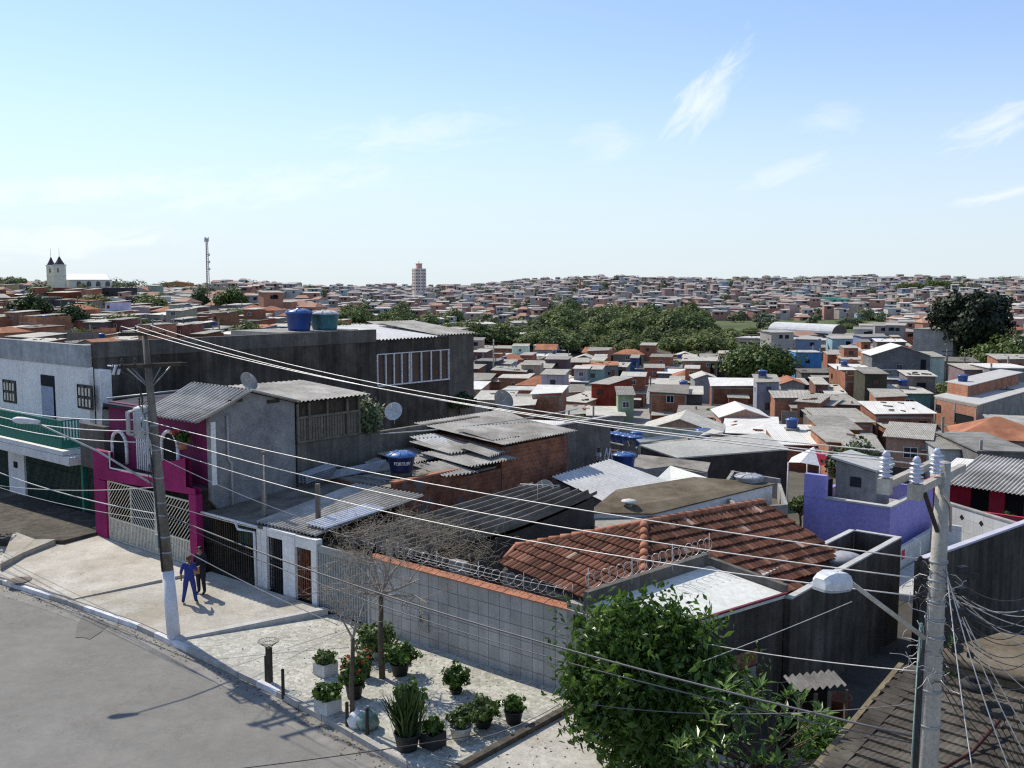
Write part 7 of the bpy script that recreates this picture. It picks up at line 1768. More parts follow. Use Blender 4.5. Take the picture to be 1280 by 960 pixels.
LG = (1.05, 1.05, 1.02); MG = (.72, .71, .68); DG = (.45, .44, .42)
mid(626, 668, 508, 3.2, 7, 'brick', BRD, 'shed', LG, 'brick house with light sheet roof and big mesh dish', yaw=R(-4))
mid(606, 656, 474, 2.6, 6, 'paint', (.55, .48, .26), 'flat', MG, 'low ochre-yellow wall house below the dark brick house', yaw=R(-4))
mid(614, 658, 464, 4.4, 6, 'brick', (.55, .45, .42), 'shed', MG, 'dark brick house with grey lean-to roof by the white pole', yaw=R(-8))
mid(664, 702, 492, 4.8, 6, 'brick', BR, 'shed', 'white', 'brick terrace house with white awning roof')
mid(734, 781, 522, 3.2, 7, 'paint', (.42, .42, .40), 'shed', LG, 'grey rendered house with pale ribbed roof and barred window', yaw=R(-4))
mid(712, 733, 518, 3.2, 6, 'brick', BRD, 'shed', MG, 'small brick house joined to the left of the grey rendered house', yaw=R(-4))
mid(700, 732, 503, 3.2, 9, 'paint', (.62, .36, .24), 'shed', LG, 'narrow lit salmon house behind the small brick house', yaw=R(-30))
mid(728, 774, 458, 5.5, 7, 'paint', (.30, .31, .34), 'shed', 'clay', 'tall grey house with ochre side and tile-brown roof', yaw=R(-4))
mid(683, 711, 436, 3.4, 7, 'paint', (.5, .5, .5), 'gable', 'clay', 'house with long orange tile roof at the wood edge', yaw=R(80))
mid(752, 778, 440, 3.4, 9, 'paint', (.55, .28, .18), 'gable', 'clay', 'orange-walled house with orange tile roof', yaw=R(70))
mid(778, 799, 447, 3.2, 7, 'paint', (.55, .28, .18), 'hip', 'clay', 'small orange-roofed house right of the orange-walled house', yaw=R(-20))
mid(794, 809, 462, 3.4, 6, 'paint', (.07, .16, .32), 'flat', MG, 'small blue-painted house by the narrow street')
mid(822, 876, 494, 3.2, 8, 'brick', BR, 'shed', LG, 'long brick house hung with blue laundry', yaw=R(-6), tk='blue tank on the long brick house hung with laundry')
mid(812, 852, 482, 3.0, 7, 'brick', BRD, 'shed', LG, 'dark brick house with thin white eave, above the laundry house', yaw=R(-8))
mid(822, 862, 467, 3.0, 6, 'block', GREY, 'shed', 'white', 'grey house with two white roof strips, above the thin white eave', yaw=R(-8))
mid(868, 898, 473, 4.2, 7, 'paint', (.40, .41, .42), 'gable', LG, 'grey gabled house like a barn left of the round tree', yaw=R(-4))
mid(889, 946, 483, 3.8, 8, 'brick', BRD, 'shed', 'white', 'wide brick house with bright white roof below the round tree', yaw=YR)
mid(946, 974, 478, 5.0, 6, 'paint', (.40, .42, .50), 'shed', MG, 'blue-grey two-storey house beside the bright white roof', yaw=YR, tk='dark tank on the blue-grey two-storey house')
mid(976, 1006, 480, 3.4, 8, 'paint', (.42, .42, .39), 'gable', 'clay', 'grey gable house with orange tile roof below the round tree', yaw=YR)
mid(994, 1028, 441, 6.0, 7, 'paint', (.10, .34, .72), 'flat', LG, 'bright blue two-storey house beside the round tree', yaw=R(-4))
mid(1090, 1163, 444, 6.2, 8, 'block', (.78, .8, .86), 'gable', 'white', 'large grey block house with low white gable roof', yaw=YR)
mid(1085, 1123, 464, 4.0, 6, 'block', (1.2, 1.2, 1.2), 'shed', 'white', 'pale grey house with thick white roof before the large block house', yaw=R(-4))
mid(1056, 1089, 475, 4.6, 7, 'brick', BRD, 'open', MG, 'plain dark brick cube left of the pale grey house', yaw=R(-6), win=False)
mid(1047, 1086, 464, 4.2, 7, 'brick', BRD, 'shed', 'white', 'brick house with thin white eave above the dark brick cube', yaw=R(-6), tk='small blue tank above the dark brick cube')
mid(1135, 1169, 472, 4.4, 7, 'block', (1.05, .95, .92), 'shed', LG, 'half-brick half-block house by the lilac tower of tanks', yaw=R(-12))
mid(1096, 1131, 497, 4.2, 6, 'brick', BR, 'shed', MG, 'brick house with one white-framed window in the middle of the right slope', yaw=R(-12))
mid(1106, 1164, 492, 3.0, 7, 'paint', (.16, .36, .36), 'shed', LG, 'teal-walled house with stained pale roof', yaw=R(-6), tk='blue tank below the teal-walled house')
mid(1094, 1168, 519, 3.4, 7, 'brick', BRD, 'shed', 'white', 'brick house with long white eave below the teal house', yaw=R(-6))
mid(1040, 1078, 507, 3.6, 8, 'block', (.8, .78, .74), 'shed', MG, 'weathered block house with flat grey roof on the right slope', yaw=R(-5))
mid(1020, 1058, 527, 3.2, 7, 'block', (.75, .73, .7), 'shed', MG, 'long blackened block house below the weathered one', yaw=R(-5))
mid(1027, 1092, 529, 3.2, 8, 'brick', BR, 'shed', MG, 'long brick house with mossy roof edge', yaw=R(-5), win=False)
mid(998, 1022, 504, 4.4, 6, 'brick', BR, 'shed', MG, 'narrow lit brick house with two openings', yaw=R(-30))
mid(1034, 1056, 492, 3.2, 8, 'brick', BRD, 'shed', LG, 'small brick house with slanting white eave', yaw=R(-10))
mid(900, 962, 521, 3.6, 7, 'paint', (.6, .36, .27), 'gable', 'white', 'open terrace house with posts and pale gable roof', yaw=R(-4))
mid(905, 972, 543, 2.8, 10, 'brick', BRD, 'shed', 'white', 'house under a broad flat white sheet roof behind the beige shed', yaw=R(-14), win=False)
mid(972, 1052, 555, 2.8, 8, 'brick', BRD, 'shed', 'white', 'house under a long white roof right of the beige shed', yaw=R(-6), win=False, tk='pale blue tank beyond the long white roof')
mid(1035, 1080, 556, 3.2, 8, 'brick', BR, 'shed', MG, 'brick house above the bushy tree with grey roof', yaw=R(-6))
mid(1060, 1102, 566, 3.2, 7, 'brick', BR, 'shed', MG, 'orange brick box house right of the bushy tree', yaw=R(-14))
mid(1110, 1160, 548, 3.4, 7, 'paint', (.7, .45, .32), 'shed', MG, 'salmon brick house with grey roof left of the three-storey brick block', yaw=R(-25))
mid(1184, 1222, 563, 2.6, 6, 'block', GREY, 'shed', 'white', 'shed with small bright white roof below the three-storey block', yaw=R(-6), y0=60)
mid(1222, 1290, 566, 3.0, 10, 'block', GREY, 'flat', DG, 'house with wide dark flat roof at the right edge', yaw=R(-6), y0=60)
mid(1237, 1290, 461, 4.6, 8, 'block', (1.1, 1.1, 1.12), 'flat', 'white', 'grey rendered house with white shutters at the right edge', yaw=R(-6))
mid(784, 830, 552, 2.4, 6, 'block', GREY, 'shed', LG, 'low grey sheds around the narrow street end', yaw=R(-8)) if False else None
mid(700, 742, 535, 2.8, 7, 'brick', BRD, 'flat', DG, 'low brick house below the small joined brick house', yaw=R(-8))
mid(560, 588, 404, 6.2, 7, 'paint', (.62, .64, .72), 'flat', MG, 'white and blue two-storey house right of the hall', yaw=R(-10))
mid(592, 636, 425, 3.6, 8, 'brick', BR, 'shed', MG, 'wide brick house right of the hall end', yaw=R(-10))
mid(590, 650, 436, 3.0, 8, 'brick', BR, 'shed', MG, 'long brick house in front of the wide brick house', yaw=R(-10))
mid(592, 622, 452, 4.6, 8, 'block', (.5, .5, .55), 'flat', DG, 'dark grey end house beside the hall', yaw=R(-10))
mid(592, 640, 500, 2.8, 8, 'paint', (.5, .5, .45), 'shed', LG, 'house with white patchwork roof left of the big mesh dish', yaw=R(-6), y0=60)
def brick_block():
    t = thing('brick_block', 'three-storey orange brick block with long grey blind side, behind the insulators', 'building', G(1200, 570, -11)); b = MB()
    yw = R(-14); A = D(1169, 496, 112); z = A.z; Bq = D(1222, 506, 104); Bq.z = z; Cq = D(1300, 512, 122); Cq.z = z; d_ = Cq-Bq; Dq = A+d_
    b.prism([A, Bq, Cq, Dq], z-13); b.build('wall', M['brick_warm'], t)
    n_ = (Bq-A); n_ = Vector((n_.y, -n_.x, 0)).normalized()
    if n_.y > 0: n_ = -n_
    s_ = d_.normalized(); sn = Vector((s_.y, -s_.x, 0)); sn = sn if sn.y < 0 else -sn
    b = MB(); b.obox(Bq+sn*.004-ZX*13, d_, sn*.03, ZX*12.95); b.build('blind_side', M['conc'], t)
    b = MB(); e = (Bq-A)
    for zz in (-.05, -2.9, -5.7): b.obox(A+n_*.004+ZX*(zz-.2), e, n_*.03, ZX*.22)
    for f in (0, .47, .96): b.obox(A+n_*.036+e*f-ZX*9, e.normalized()*.22, n_*.015, ZX*8.7)
    b.build('concrete_frame', M['conc'], t)
    ex = e.normalized(); W_ = e.length
    window_on(t, A+ex*W_*.52+n_*.04-ZX*2.4, ex, ZX, W_*.4, 1.1, 'dark_metal', 'dark', 0, 0, out=n_)
    for (f, zz) in ((.05, -1.6), (.2, -4.6), (.6, -5.2), (.12, -7.3)): window_on(t, A+ex*W_*f+n_*.04+ZX*zz, ex, ZX, .8, .8, 'dark_metal', 'glass', 1, .5, out=n_)
    b = MB(); b.slab([A-ex*.3+ZX*.12, Bq+ex*.3+ZX*.12, Cq+ZX*.12, Dq+ZX*.12], .11); b.build('roof_slab', M['conc_pale'], t)
    b = MB(); p = A+d_*.16+ZX*.12; b.prism([p+ZX*1.25, p+e*.5+ZX*1.25, p+e*.5+d_*.8+ZX*1.25, p+d_*.8+ZX*1.25], z+.12); b.build('upper_storey', M['brick_tint'], t)
    b = MB(); b.slab([p-e*.05+ZX*1.34, p+e*.55+ZX*1.34, p+e*.55+d_*.85+ZX*1.5, p-e*.05+d_*.85+ZX*1.5], .08); b.build('upper_roof', M['conc_pale'], t)
    tank(p+e*.2+d_*.1+ZX*1.4, .62, .8, 'tank_blue', 'tank_lid', 'blue tank on top of the three-storey orange brick block'); OCC.append((Bq.x+4, Bq.y+6, 9)); LAND.append((1200, 530, 'the three-storey orange brick block'))
M['brick_warm'] = brick('lit_hollow_brick', (.52, .23, .13), (.42, .17, .09), (.36, .32, .28), stain=.35)
brick_block()
# ---- landmarks farther off
def landmarks():
    t = thing('tall_block', 'tall blank pale grey building beside the huge dark tree', 'building', D(1164, 455, 215)); yw = R(42); p = D(1192, 413, 205); X = Vector((math.cos(yw), math.sin(yw), 0)); Y = Vector((-X.y, X.x, 0)); z = p.z; L9 = 8.6
    b = MB(); b.prism([p, p+X*9, p+X*9+Y*L9, p+Y*L9], -10); b.build('wall', M['block_pale'], t)
    b = MB(); b.slab([p-X*.2-Y*.2+ZX*.12, p+X*9.2-Y*.2+ZX*.12, p+X*9.2+Y*(L9+.2)+ZX*.12, p-X*.2+Y*(L9+.2)+ZX*.12], .11); b.build('roof_slab', M['conc'], t); OCC.append((p.x, p.y+4, 8)); OCC.append((p.x-3, p.y-6, 6))
    t = thing('school', 'long low beige school building with strip windows behind the round tree', 'building', D(980, 440, 330)); z0 = D(980, 424, 330).z; a, c = D(921, 423, 335), D(1034, 434, 318); a.z = c.z = z0; d = c-a; n_ = Vector((d.y, -d.x, 0)).normalized(); n_ = n_ if n_.y < 0 else -n_
    b = MB(); b.prism([a, c, c-n_*12, a-n_*12], z0-9); b.build('wall', M['beige_wall'], t)
    b = MB(); b.obox(a+ZX*.004-n_*12-d.normalized()*.4, d+d.normalized()*.8, n_*12.5, ZX*.35); b.build('roof', M['conc_pale'], t)
    for i in range(9):
        window_on(t, a+d*(.03+.107*i)+n_*.004-ZX*2.2, d, ZX, d.length*.085, 1.2, 'white_metal', 'glass', 2, 0, out=n_)
        window_on(t, a+d*(.03+.107*i)+n_*.004-ZX*5.2, d, ZX, d.length*.085, 1.2, 'white_metal', 'glass', 2, 0, out=n_)
    m = (a+c)/2-n_*6; OCC.append((m.x-9, m.y, 10)); OCC.append((m.x+9, m.y, 10))
    t = thing('barrel_shed', 'long warehouse with bright white barrel-vault roof on the green slope', 'warehouse', D(1000, 424, 430)); a, c = D(960, 413, 440), D(1040, 417, 422); c.z = a.z-.6; d = c-a; n_ = Vector((d.y, -d.x, 0)).normalized(); n_ = n_ if n_.y < 0 else -n_
    b = MB(); N = 12; arcs = []
    for k in range(N+1): q = math.pi*(k/N); arcs.append((9*(1-math.cos(q))-0, 3.6*math.sin(q)))
    for k in range(N): (u0, v0), (u1, v1) = arcs[k], arcs[k+1]; b.poly([a-n_*u0+ZX*v0, c-n_*u0+ZX*v0, c-n_*u1+ZX*v1, a-n_*u1+ZX*v1], 0, True)
    b.build('vault_roof', M['asb_white'], t)
    b = MB(); b.prism([a-n_*.2, c-n_*.2, c-n_*17.8, a-n_*17.8], a.z-7); b.poly([c-n_*u+ZX*v for u, v in arcs]); b.poly([a-n_*u+ZX*v for u, v in arcs][::-1]); b.build('wall', M['conc_grime'], t); m = (a+c)/2-n_*9; OCC.append((m.x-8, m.y, 11)); OCC.append((m.x+8, m.y, 11))
    t = thing('green_house', 'mint-green two-part house halfway up the far hill', 'house', D(1045, 384, 760)); a = D(1032, 372, 760); b = MB(); b.box(a-ZX*8, 15, 9, 8, R(-8)); b.box(a+UX*0+Vector((11, -2, -9)), 13, 9, 8.4, R(-8)); b.build('wall', M['mint'], t)
    for k in range(5): window_on(t, a+Vector((-6+5*k, -4.8-.7*k if k < 3 else -8.1, -3.2)), Vector((1, -.14, 0)), ZX, 2.2, 1.6, 'white_metal', 'glass', 1, 0, out=Vector((-.14, -1, 0)))
    t = thing('yellow_house', 'bright yellow house halfway up the far hill left of the mint-green one', 'house', D(1000, 376, 800)); a = D(1001, 371, 800); b = MB(); b.box(a-ZX*7, 14, 9, 7, R(-8)); b.build('wall', M['yellow'], t); b = MB(); b.box(a+ZX*.003, 12, 8, .4, R(-8)); b.build('roof', M['asb'], t)
    # grass slope
    b = MB(); n = 26; zs = lambda x, y: tz(x, y)+.9
    xs = [.19*500+i*(.385*500-.19*500)/n for i in range(n+1)]; ys = [488+i*108/n for i in range(n+1)]
    for y in ys:
        for x in xs: b.v.append(Vector((x*y/500, y, zs(x*y/500, y)+.4*math.sin(x*.2)*math.cos(y*.15))))
    for j in range(n):
        for i in range(n): k = j*(n+1)+i; b.f.append([k, k+1, k+n+2, k+n+1]); b.m.append(0); b.sm.append(True)
    struct(b.build('grass_slope', M['grass'], off=Vector((0, 0, 0))))
    # church
    t = thing('church', 'white church with two dark-spired towers and long white roof on the left skyline', 'church', D(95, 360, 450)); Y = 450; s = Y/F; p = D(60, 360, Y)
    def q(px, py, dy=0): v = D(px, py, Y+dy); return v
    b = MB(); a, c = q(80, 349.5, 2), q(137, 349.5, 8); c.z = a.z; d = c-a; n_ = Vector((d.y, -d.x, 0)).normalized(); n_ = n_ if n_.y < 0 else -n_; b.prism([a, c, c-n_*12, a-n_*12], a.z-9); b.build('nave_wall', M['church_wall'], t)
    b = MB(); up = ZX*2.7; b.slab([a+n_*.5-d.normalized()*.3, c+n_*.5+d.normalized()*.4, c-n_*6-d*.10+up, a-n_*6+up], .2); b.slab([a-n_*6+up, c-n_*6-d*.10+up, c-n_*12.5+d.normalized()*.4, a-n_*12.5], .2); b.slab([c+n_*.5+d.normalized()*.4, c-n_*12.5+d.normalized()*.4, c-n_*6-d*.10+up], .15); b.build('nave_roof', M['church_roof'], t)
    for px in (94, 105, 115.5, 126):
        o = q(px, 356, 0); f = (o.x-a.x)/d.x; o = a+d*f+n_*.06-ZX*2.9; pts = [o+d.normalized()*(1.0*math.cos(k*math.pi/8))+ZX*(1.0*math.sin(k*math.pi/8)+1.2) for k in range(9)]; b = MB(); b.poly([o+d.normalized()*1.0-ZX*.2]+pts+[o-d.normalized()*1.0-ZX*.2]); b.build('arched_window', M['glass'], t)
    for px, py, wd_, dy in ((74.5, 332, 12.5, -2), (64, 332.5, 10, 5)):
        tp = q(px, py, dy); w_ = wd_*s; b = MB(); b.box(tp-ZX*14, w_, w_, 14, R(16)); tw = b.build('tower', M['church_wall2'], t)
        b = MB(); b.box(tp+ZX*.003, w_*1.12, w_*1.12, .45, R(16)); b.box(tp-ZX*4.6, w_*1.08, w_*1.08, .35, R(16)); b.build('cornice', M['white_paint'], tw)
        b = MB(); r = w_*.5; h = 11.5*s
        b.lathe([(r, .46), (r*.93, .9), (r*.5, h*.55), (r*.12, h*.95), (0, h)], tp, 8, sm=False); b.tube([tp+ZX*h, tp+ZX*(h+10*s)], [.09, .05], 4); b.build('spire', M['spire'], tw)
        b = MB(); b.box(tp+Vector((0, -w_/2-.06, -3.1)), .9, .08, 1.9, R(-6)); b.build('belfry_opening', M['dark'], tw)
    LAND.append((95, 350, 'the church')); OCC.append((a.x+9, a.y+6, 18))
    # radio mast
    p = D(260, 360, 420); t = thing('radio_mast', 'tall lattice radio mast on the left skyline', 'mast', p-ZX*4); b = MB(); H = 25
    for k in range(3): a_ = k*2.094; e = Vector((math.cos(a_), math.sin(a_), 0)); b.tube([p+e*.75-ZX*4, p+e*.42+ZX*(H-4)], .13, 4)
    for i in range(24):
        z = -4+i*H/24; r = .75-.33*i/24
        for k in range(3): a0, a1 = k*2.094, (k+1)*2.094; b.tube([p+Vector((math.cos(a0), math.sin(a0), 0))*r+ZX*z, p+Vector((math.cos(a1), math.sin(a1), 0))*r+ZX*(z+H/24)], .07, 3)
    b.build('lattice', M['mast_paint'], t); b = MB()
    for k in range(6): b = MB(); b.box(p+Vector((.8*math.cos(k*1.05), .8*math.sin(k*1.05), H-5.2-.5*(k % 2))), .3, .3, 1.6, k); b.build('antenna_panel', M['white_metal'], t)
    for z in (8, 11, 14): b = MB(); b.lathe([(0, 0), (.6, 0), (.6, .25), (0, .25)], p+Vector((.8, -.3, z)), 10, axis=Vector((.3, -1, 0))); b.build('antenna_drum', M['white_metal'], t)
    # apartment tower
    p = D(524, 364, 900); t = thing('apartment_tower', 'lone pale apartment tower with reddish crown on the skyline', 'building', p-ZX*4); s = 900/F; yw = R(22); X = Vector((math.cos(yw), math.sin(yw), 0)); Y_ = Vector((-X.y, X.x, 0))
    b = MB(); b.box(p-ZX*4, 10.5, 10, 4+20.5, yw); b.build('wall', M['tower_wall'], t); b = MB(); b.box(p+ZX*20.5, 4.5, 4.5, 4.0, yw); b.box(p+ZX*24.5, 5.2, 5.2, .6, yw); b.box(p+ZX*25.1, .5, .5, 2.2, yw); b.build('crown', M['tower_red'], t)
    for sd, nrm, wd_ in ((X, -Y_, 10.5), (Y_, -X, 10)):
        for c_ in (-.36, -.12, .12, .36):
            for f in range(7): o = p+nrm*(10.0/2 if sd is X else 10.5/2)+sd*(c_*wd_-.55)+ZX*(f*2.85+.9); bb = MB(); bb.obox(o+nrm*.02, sd*1.1, nrm*.05, ZX*1.3); bb.build('window', M['glass'], t)
        for c_ in (-.24, .24): bb = MB(); bb.obox(p+nrm*((10.0 if sd is X else 10.5)/2+.02)+sd*(c_*wd_-.45)-ZX*4, sd*.9, nrm*.12, ZX*24); bb.build('red_stripe', M['tower_red'], t)
    p = D(725, 361, 950); t = thing('brick_chimney', 'slim red brick chimney on the skyline above the wood', 'chimney', p-ZX*2); b = MB(); b.tube([p-ZX*3, p+ZX*9.5], [1.35, 1.0], 12); b.lathe([(1.0, 0), (1.25, .1), (1.25, .7), (1.0, .8)], p+ZX*8.7, 12); b.build('stack', M['brick_warm'], t)
M['block_pale'] = surf('pale_block', (.30, .30, .28), (.42, .42, .39), .5, .9, .3, streak=.4, grimecol=(.5, .48, .45)); M['beige_wall'] = surf('beige_wall', (.44, .38, .28), (.54, .47, .36), .4, .9, .2, streak=.2); M['mint'] = flat('mint_paint', (.22, .62, .42), .8); M['yellow'] = flat('yellow_paint', (.72, .45, .12), .8)
M['church_wall'] = surf('church_render', (.68, .66, .58), (.75, .73, .65), .3, .9, .1); M['church_wall2'] = surf('church_tower_render', (.74, .69, .53), (.80, .75, .6), .3, .9, .1); M['church_roof'] = flat('church_white_roof', (.88, .88, .88), .6); M['spire'] = surf('spire_slate', (.06, .045, .05), (.11, .08, .085), 1, .8, .2)
M['mast_paint'] = flat('mast_paint', (.34, .28, .27), .7); M['tower_wall'] = surf('tower_render', (.74, .66, .58), (.8, .73, .65), .1, .9, .1); M['tower_red'] = surf('tower_red_render', (.56, .33, .29), (.62, .38, .33), .1, .9, .1)
landmarks()
# ---- left-hand slope behind the long wall
def left_slope():
    A = [(0, 62, 448, 3.0, 'brick', BR, 'shed', MG, 'orange brick house with grey roof just above the white house parapet'), (0, 50, 431, 3.0, 'brick', BRD, 'shed', LG, 'long house with pale sheet roof at the left edge'),
         (86, 130, 432, 3.0, 'paint', (.4, .4, .38), 'gable', 'clay', 'house with mottled old red tile roof at left'), (131, 170, 425, 3.0, 'paint', (.36, .36, .33), 'shed', LG, 'small grey house with blue window left of the bare brick block'), (171, 193, 407, 7.0, 'brick', BR, 'flat', MG, 'tall bare orange brick block at left'), (193, 210, 412, 6.0, 'brick', BRD, 'flat', MG, 'brick block with pale blue ground floor'),
         (184, 208, 394, 3.6, 'paint', (.5, .47, .4), 'shed', 'white', 'cream house with bright white lean-to roof'), (206, 228, 388, 5.2, 'paint', (.5, .47, .36), 'shed', LG, 'cream two-storey house under the orange house'), (238, 272, 431, 3.2, 'brick', BR, 'open', MG, 'orange brick wall house with white-blue panels above the long dark wall'), (206, 236, 436, 3.0, 'paint', (.42, .42, .38), 'shed', LG, 'little grey house with pale roof just above the long dark wall'),
         (213, 246, 406, 4.0, 'block', (.5, .5, .5), 'shed', 'white', 'dark block house with white roof sheet'), (250, 268, 412, 3.2, 'block', (.6, .6, .6), 'flat', LG, 'small grey cube house with pale top'), (62, 116, 360, 5.0, 'brick', (.5, .35, .35), 'flat', MG, 'long dark red brick building below the church'), (122, 160, 360, 6.0, 'block', (.36, .36, .4), 'flat', MG, 'dark blue-grey block below and right of the church'),
         (66, 118, 376, 3.0, 'paint', (.5, .4, .3), 'shed', 'clay', 'long tile-roofed building below the church'), (161, 186, 363, 4.2, 'paint', (.5, .48, .4), 'gable', 'clay', 'small cream gable house right of the dark block'), (200, 240, 354, 6.5, 'paint', (.62, .32, .14), 'gable', 'clay', 'big orange house with tiled gable on the left skyline'), (363, 402, 384, 3.4, 'paint', (.45, .4, .35), 'hip', 'clay', 'house with long orange tile roof above the blue tank'),
         (320, 345, 388, 3.2, 'paint', (.55, .52, .5), 'hip', 'clay', 'orange-roofed house left of the long orange tile roof'), (300, 330, 410, 3.0, 'paint', (.1, .3, .5), 'shed', 'clay', 'blue-walled house with orange roof left of the big blue tank'), (328, 362, 408, 3.0, 'paint', (.08, .2, .5), 'shed', LG, 'deep blue house left of the big blue tank'), (440, 470, 388, 6.0, 'block', (.34, .35, .38), 'flat', DG, 'dark cube building above the hall roof'),
         (425, 450, 407, 3.0, 'paint', (.6, .6, .58), 'shed', LG, 'white house right of the teal tank'), (470, 505, 410, 3.2, 'paint', (.5, .5, .48), 'gable', LG, 'pale gable house behind the low hall roof'), (505, 540, 412, 3.2, 'brick', BRD, 'hip', 'clay', 'tile-roofed house behind the hall end roof'), (270, 300, 418, 3.0, 'paint', (.6, .58, .5), 'shed', 'white', 'house with bright white slanting roof above the long wall'), (345, 380, 395, 3.4, 'paint', (.5, .42, .35), 'hip', 'clay', 'long low tiled house above the deep blue house'),
         (20, 60, 372, 4.2, 'block', (.45, .46, .52), 'flat', MG, 'grey-blue block behind the dark spreading tree'), (104, 132, 404, 3.6, 'block', (.6, .6, .64), 'shed', LG, 'grey block house right of the rounded tree'), (132, 165, 400, 3.4, 'paint', (.42, .38, .3), 'flat', MG, 'brownish low house with bluish garage door')]
    for (x0, x1, y, h, wl, wc, rf, rc, lab) in A: mid(x0, x1, y, h, 7, wl, wc, rf, rc, lab, yaw=R(-12), y0=62, upper=False)
left_slope()
# ---- filler houses: every one a thing; its label is worked out from what stands next to it
def describe(px, py):
    best = min(LAND[:NLAND], key=lambda q: (q[0]-px)**2+((q[1]-py)*1.6)**2); dx, dy = px-best[0], py-best[1]
    if abs(dx) > 2.2*abs(dy): w = 'right of' if dx > 0 else 'left of'
    elif abs(dy) > 2.2*abs(dx): w = 'below' if dy > 0 else 'above'
    else: w = ('below ' if dy > 0 else 'above ')+('right of' if dx > 0 else 'left of')
    nm = best[2].split(' beside ')[0].split(' below ')[0].split(' with ')[0].split(' behind ')[0].split(' before ')[0].split(' under ')[0].split(' left ')[0].split(' right ')[0].split(' above ')[0].split(' joined ')[0].split(' just ')[0]
    nm = nm if nm.startswith('the ') else 'the '+nm
    return w+' '+nm
LEFT = []
for px, py, rad in ((950, 478, 9), (950, 490, 8), (950, 500, 6), (968, 490, 6), (932, 490, 6), (1212, 436, 8), (1262, 480, 10), (38, 402, 6), (86, 412, 5), (288, 392, 5), (248, 388, 3), (735, 482, 3), (1010, 468, 3)):
    g_ = at_ground(px, py, 0); dn_ = Vector((g_.x, g_.y, 0)).normalized(); OCC.append((g_.x, g_.y, rad)); OCC.append((g_.x-dn_.x*rad*1.3, g_.y-dn_.y*rad*1.3, rad*.7))
def town():
    global NLAND
    NLAND = len(LAND); rr = random.Random(77); cand = []
    y = 50.0
    while y < 345:
        stp = 8.6+y*.018; a = -.56
        while a < .60:
            x = a*y+(stp*.37*(len(cand)%3)); cand.append((x+rr.uniform(-1.8, 1.8), y+rr.uniform(-4.5, 4.5))); a += (6.9+y*.005)/y
        y += stp
    made = []; labels = {}; LEFT.clear()
    for (x, y) in cand:
        u, w = UW((x, y)); a = x/y
        if w < 34 and u > -34 and u < 26: continue
        if a < -.075 and y < 150: continue
        if a < -.05 and a > -.30 and y < 110: continue
        if y > 300 and -.1 < a < .26: continue
        px, py = PX((x, y, tz(x, y)+3)); 
        if px < -40 or px > 1320: continue
        if 785 < px < 822 and y > 120 and y < 260: continue
        if 900 < px < 1000 and 205 < y < 262: continue            # the round tree stands here
        if px > 1165 and 175 < y < 225: continue
        if 895 < px < 1055 and y > 238: continue
        if px > 1020 and px < 1110 and y < 62: continue
        wd_, dp, h = rr.uniform(4.2, 8.6), rr.uniform(5.5, 8.5), rr.choice((2.7, 2.9, 3.0, 3.0, 3.2, 3.4, 3.4, 5.2)) if a > -.12 and y > 95 else rr.choice((2.7, 3.0)) if a > -.12 else rr.choice((2.6, 2.8, 3.0))
        if occupied(x, y, max(wd_, dp)*.42): continue
        yw = yawat(x, y)+R(rr.uniform(-5, 5)); k = rr.random()
        if k < .66: wl, wc, wn = 'brick', rr.choice((BR, BRD, (1.1, 1.02, .95), (.85, .8, .78))), rr.choice(('brick',))
        elif k < .82: wl, wc, wn = 'block', rr.choice(((.95, .9, .82), (.75, .7, .64), (1.2, 1.14, 1.04))), 'grey block'
        else:
            wc, wn = rr.choice((((.55, .53, .48), 'cream'), ((.62, .42, .30), 'salmon'), ((.42, .45, .46), 'pale blue'), ((.6, .55, .35), 'ochre'), ((.38, .41, .35), 'pale green'), ((.6, .6, .6), 'whitish'))); wl = 'paint'
        k = rr.random()
        if k < .64: rf = 'shed'; rc, rn = rr.choice((((.95, .94, .9), 'pale sheet roof'), ((.82, .81, .78), 'pale sheet roof'), ((.6, .59, .57), 'grey sheet roof'), ('white', 'white sheet roof'), ((.36, .35, .33), 'dark sheet roof'), ((.48, .46, .43), 'grey sheet roof')))
        elif k < .76: rf = 'flat'; rc, rn = rr.choice(((MG, 'flat grey slab'), (LG, 'flat pale slab')))
        elif k < .84: rf = 'open'; rc, rn = MG, 'open parapet top'
        elif k < .91: rf, rc, rn = 'gable', LG, 'pale gable roof'
        else: rf, rc, rn = 'hip', 'clay', 'orange tile roof'
        up = rf in ('shed', 'flat') and rr.random() < .22; tk = rr.random() < .18 and rf in ('flat', 'open', 'shed') and not up
        sz = 'narrow ' if wd_ < 5 else ('wide ' if wd_ > 6.6 else ''); st = 'two-storey ' if h > 4 else ''
        lab = sz+st+wn+' house with '+rn+(' and upper room' if up else '')+', '+describe(px, py)
        if len(lab.split()) > 13: lab = wn+' house with '+rn+', '+describe(px, py)
        if len(lab.split()) > 13: lab = wn+' house, '+describe(px, py)
        if len(lab.split()) > 13: lab = ' '.join(lab.split()[:13])
        if len(made)+len(LAND) > 318: LEFT.append((x, y, wd_, dp, h, yw, rf)); continue
        o = town_house({'brick': 'brick_house', 'block': 'block_house', 'paint': 'painted_house'}[wl], lab, x, y, yw, wd_, dp, h, wl, wc, rf, rc, rr, 'houses of the valley town', True, up, None if not tk else 'TANK')
        made.append((o, px, py)); labels.setdefault(lab, []).append((px, o))
    ORD = ['leftmost', 'second from left', 'third from left', 'fourth from left', 'fifth from left', 'sixth from left', 'seventh from left', 'eighth from left']
    for lab, ls in labels.items():
        if len(ls) > 1:
            for i, (px, o) in enumerate(sorted(ls, key=lambda q: q[0])): o['label'] = ORD[min(i, 7)]+' '+lab
    # tanks take their label from the roof below
    tl = {}
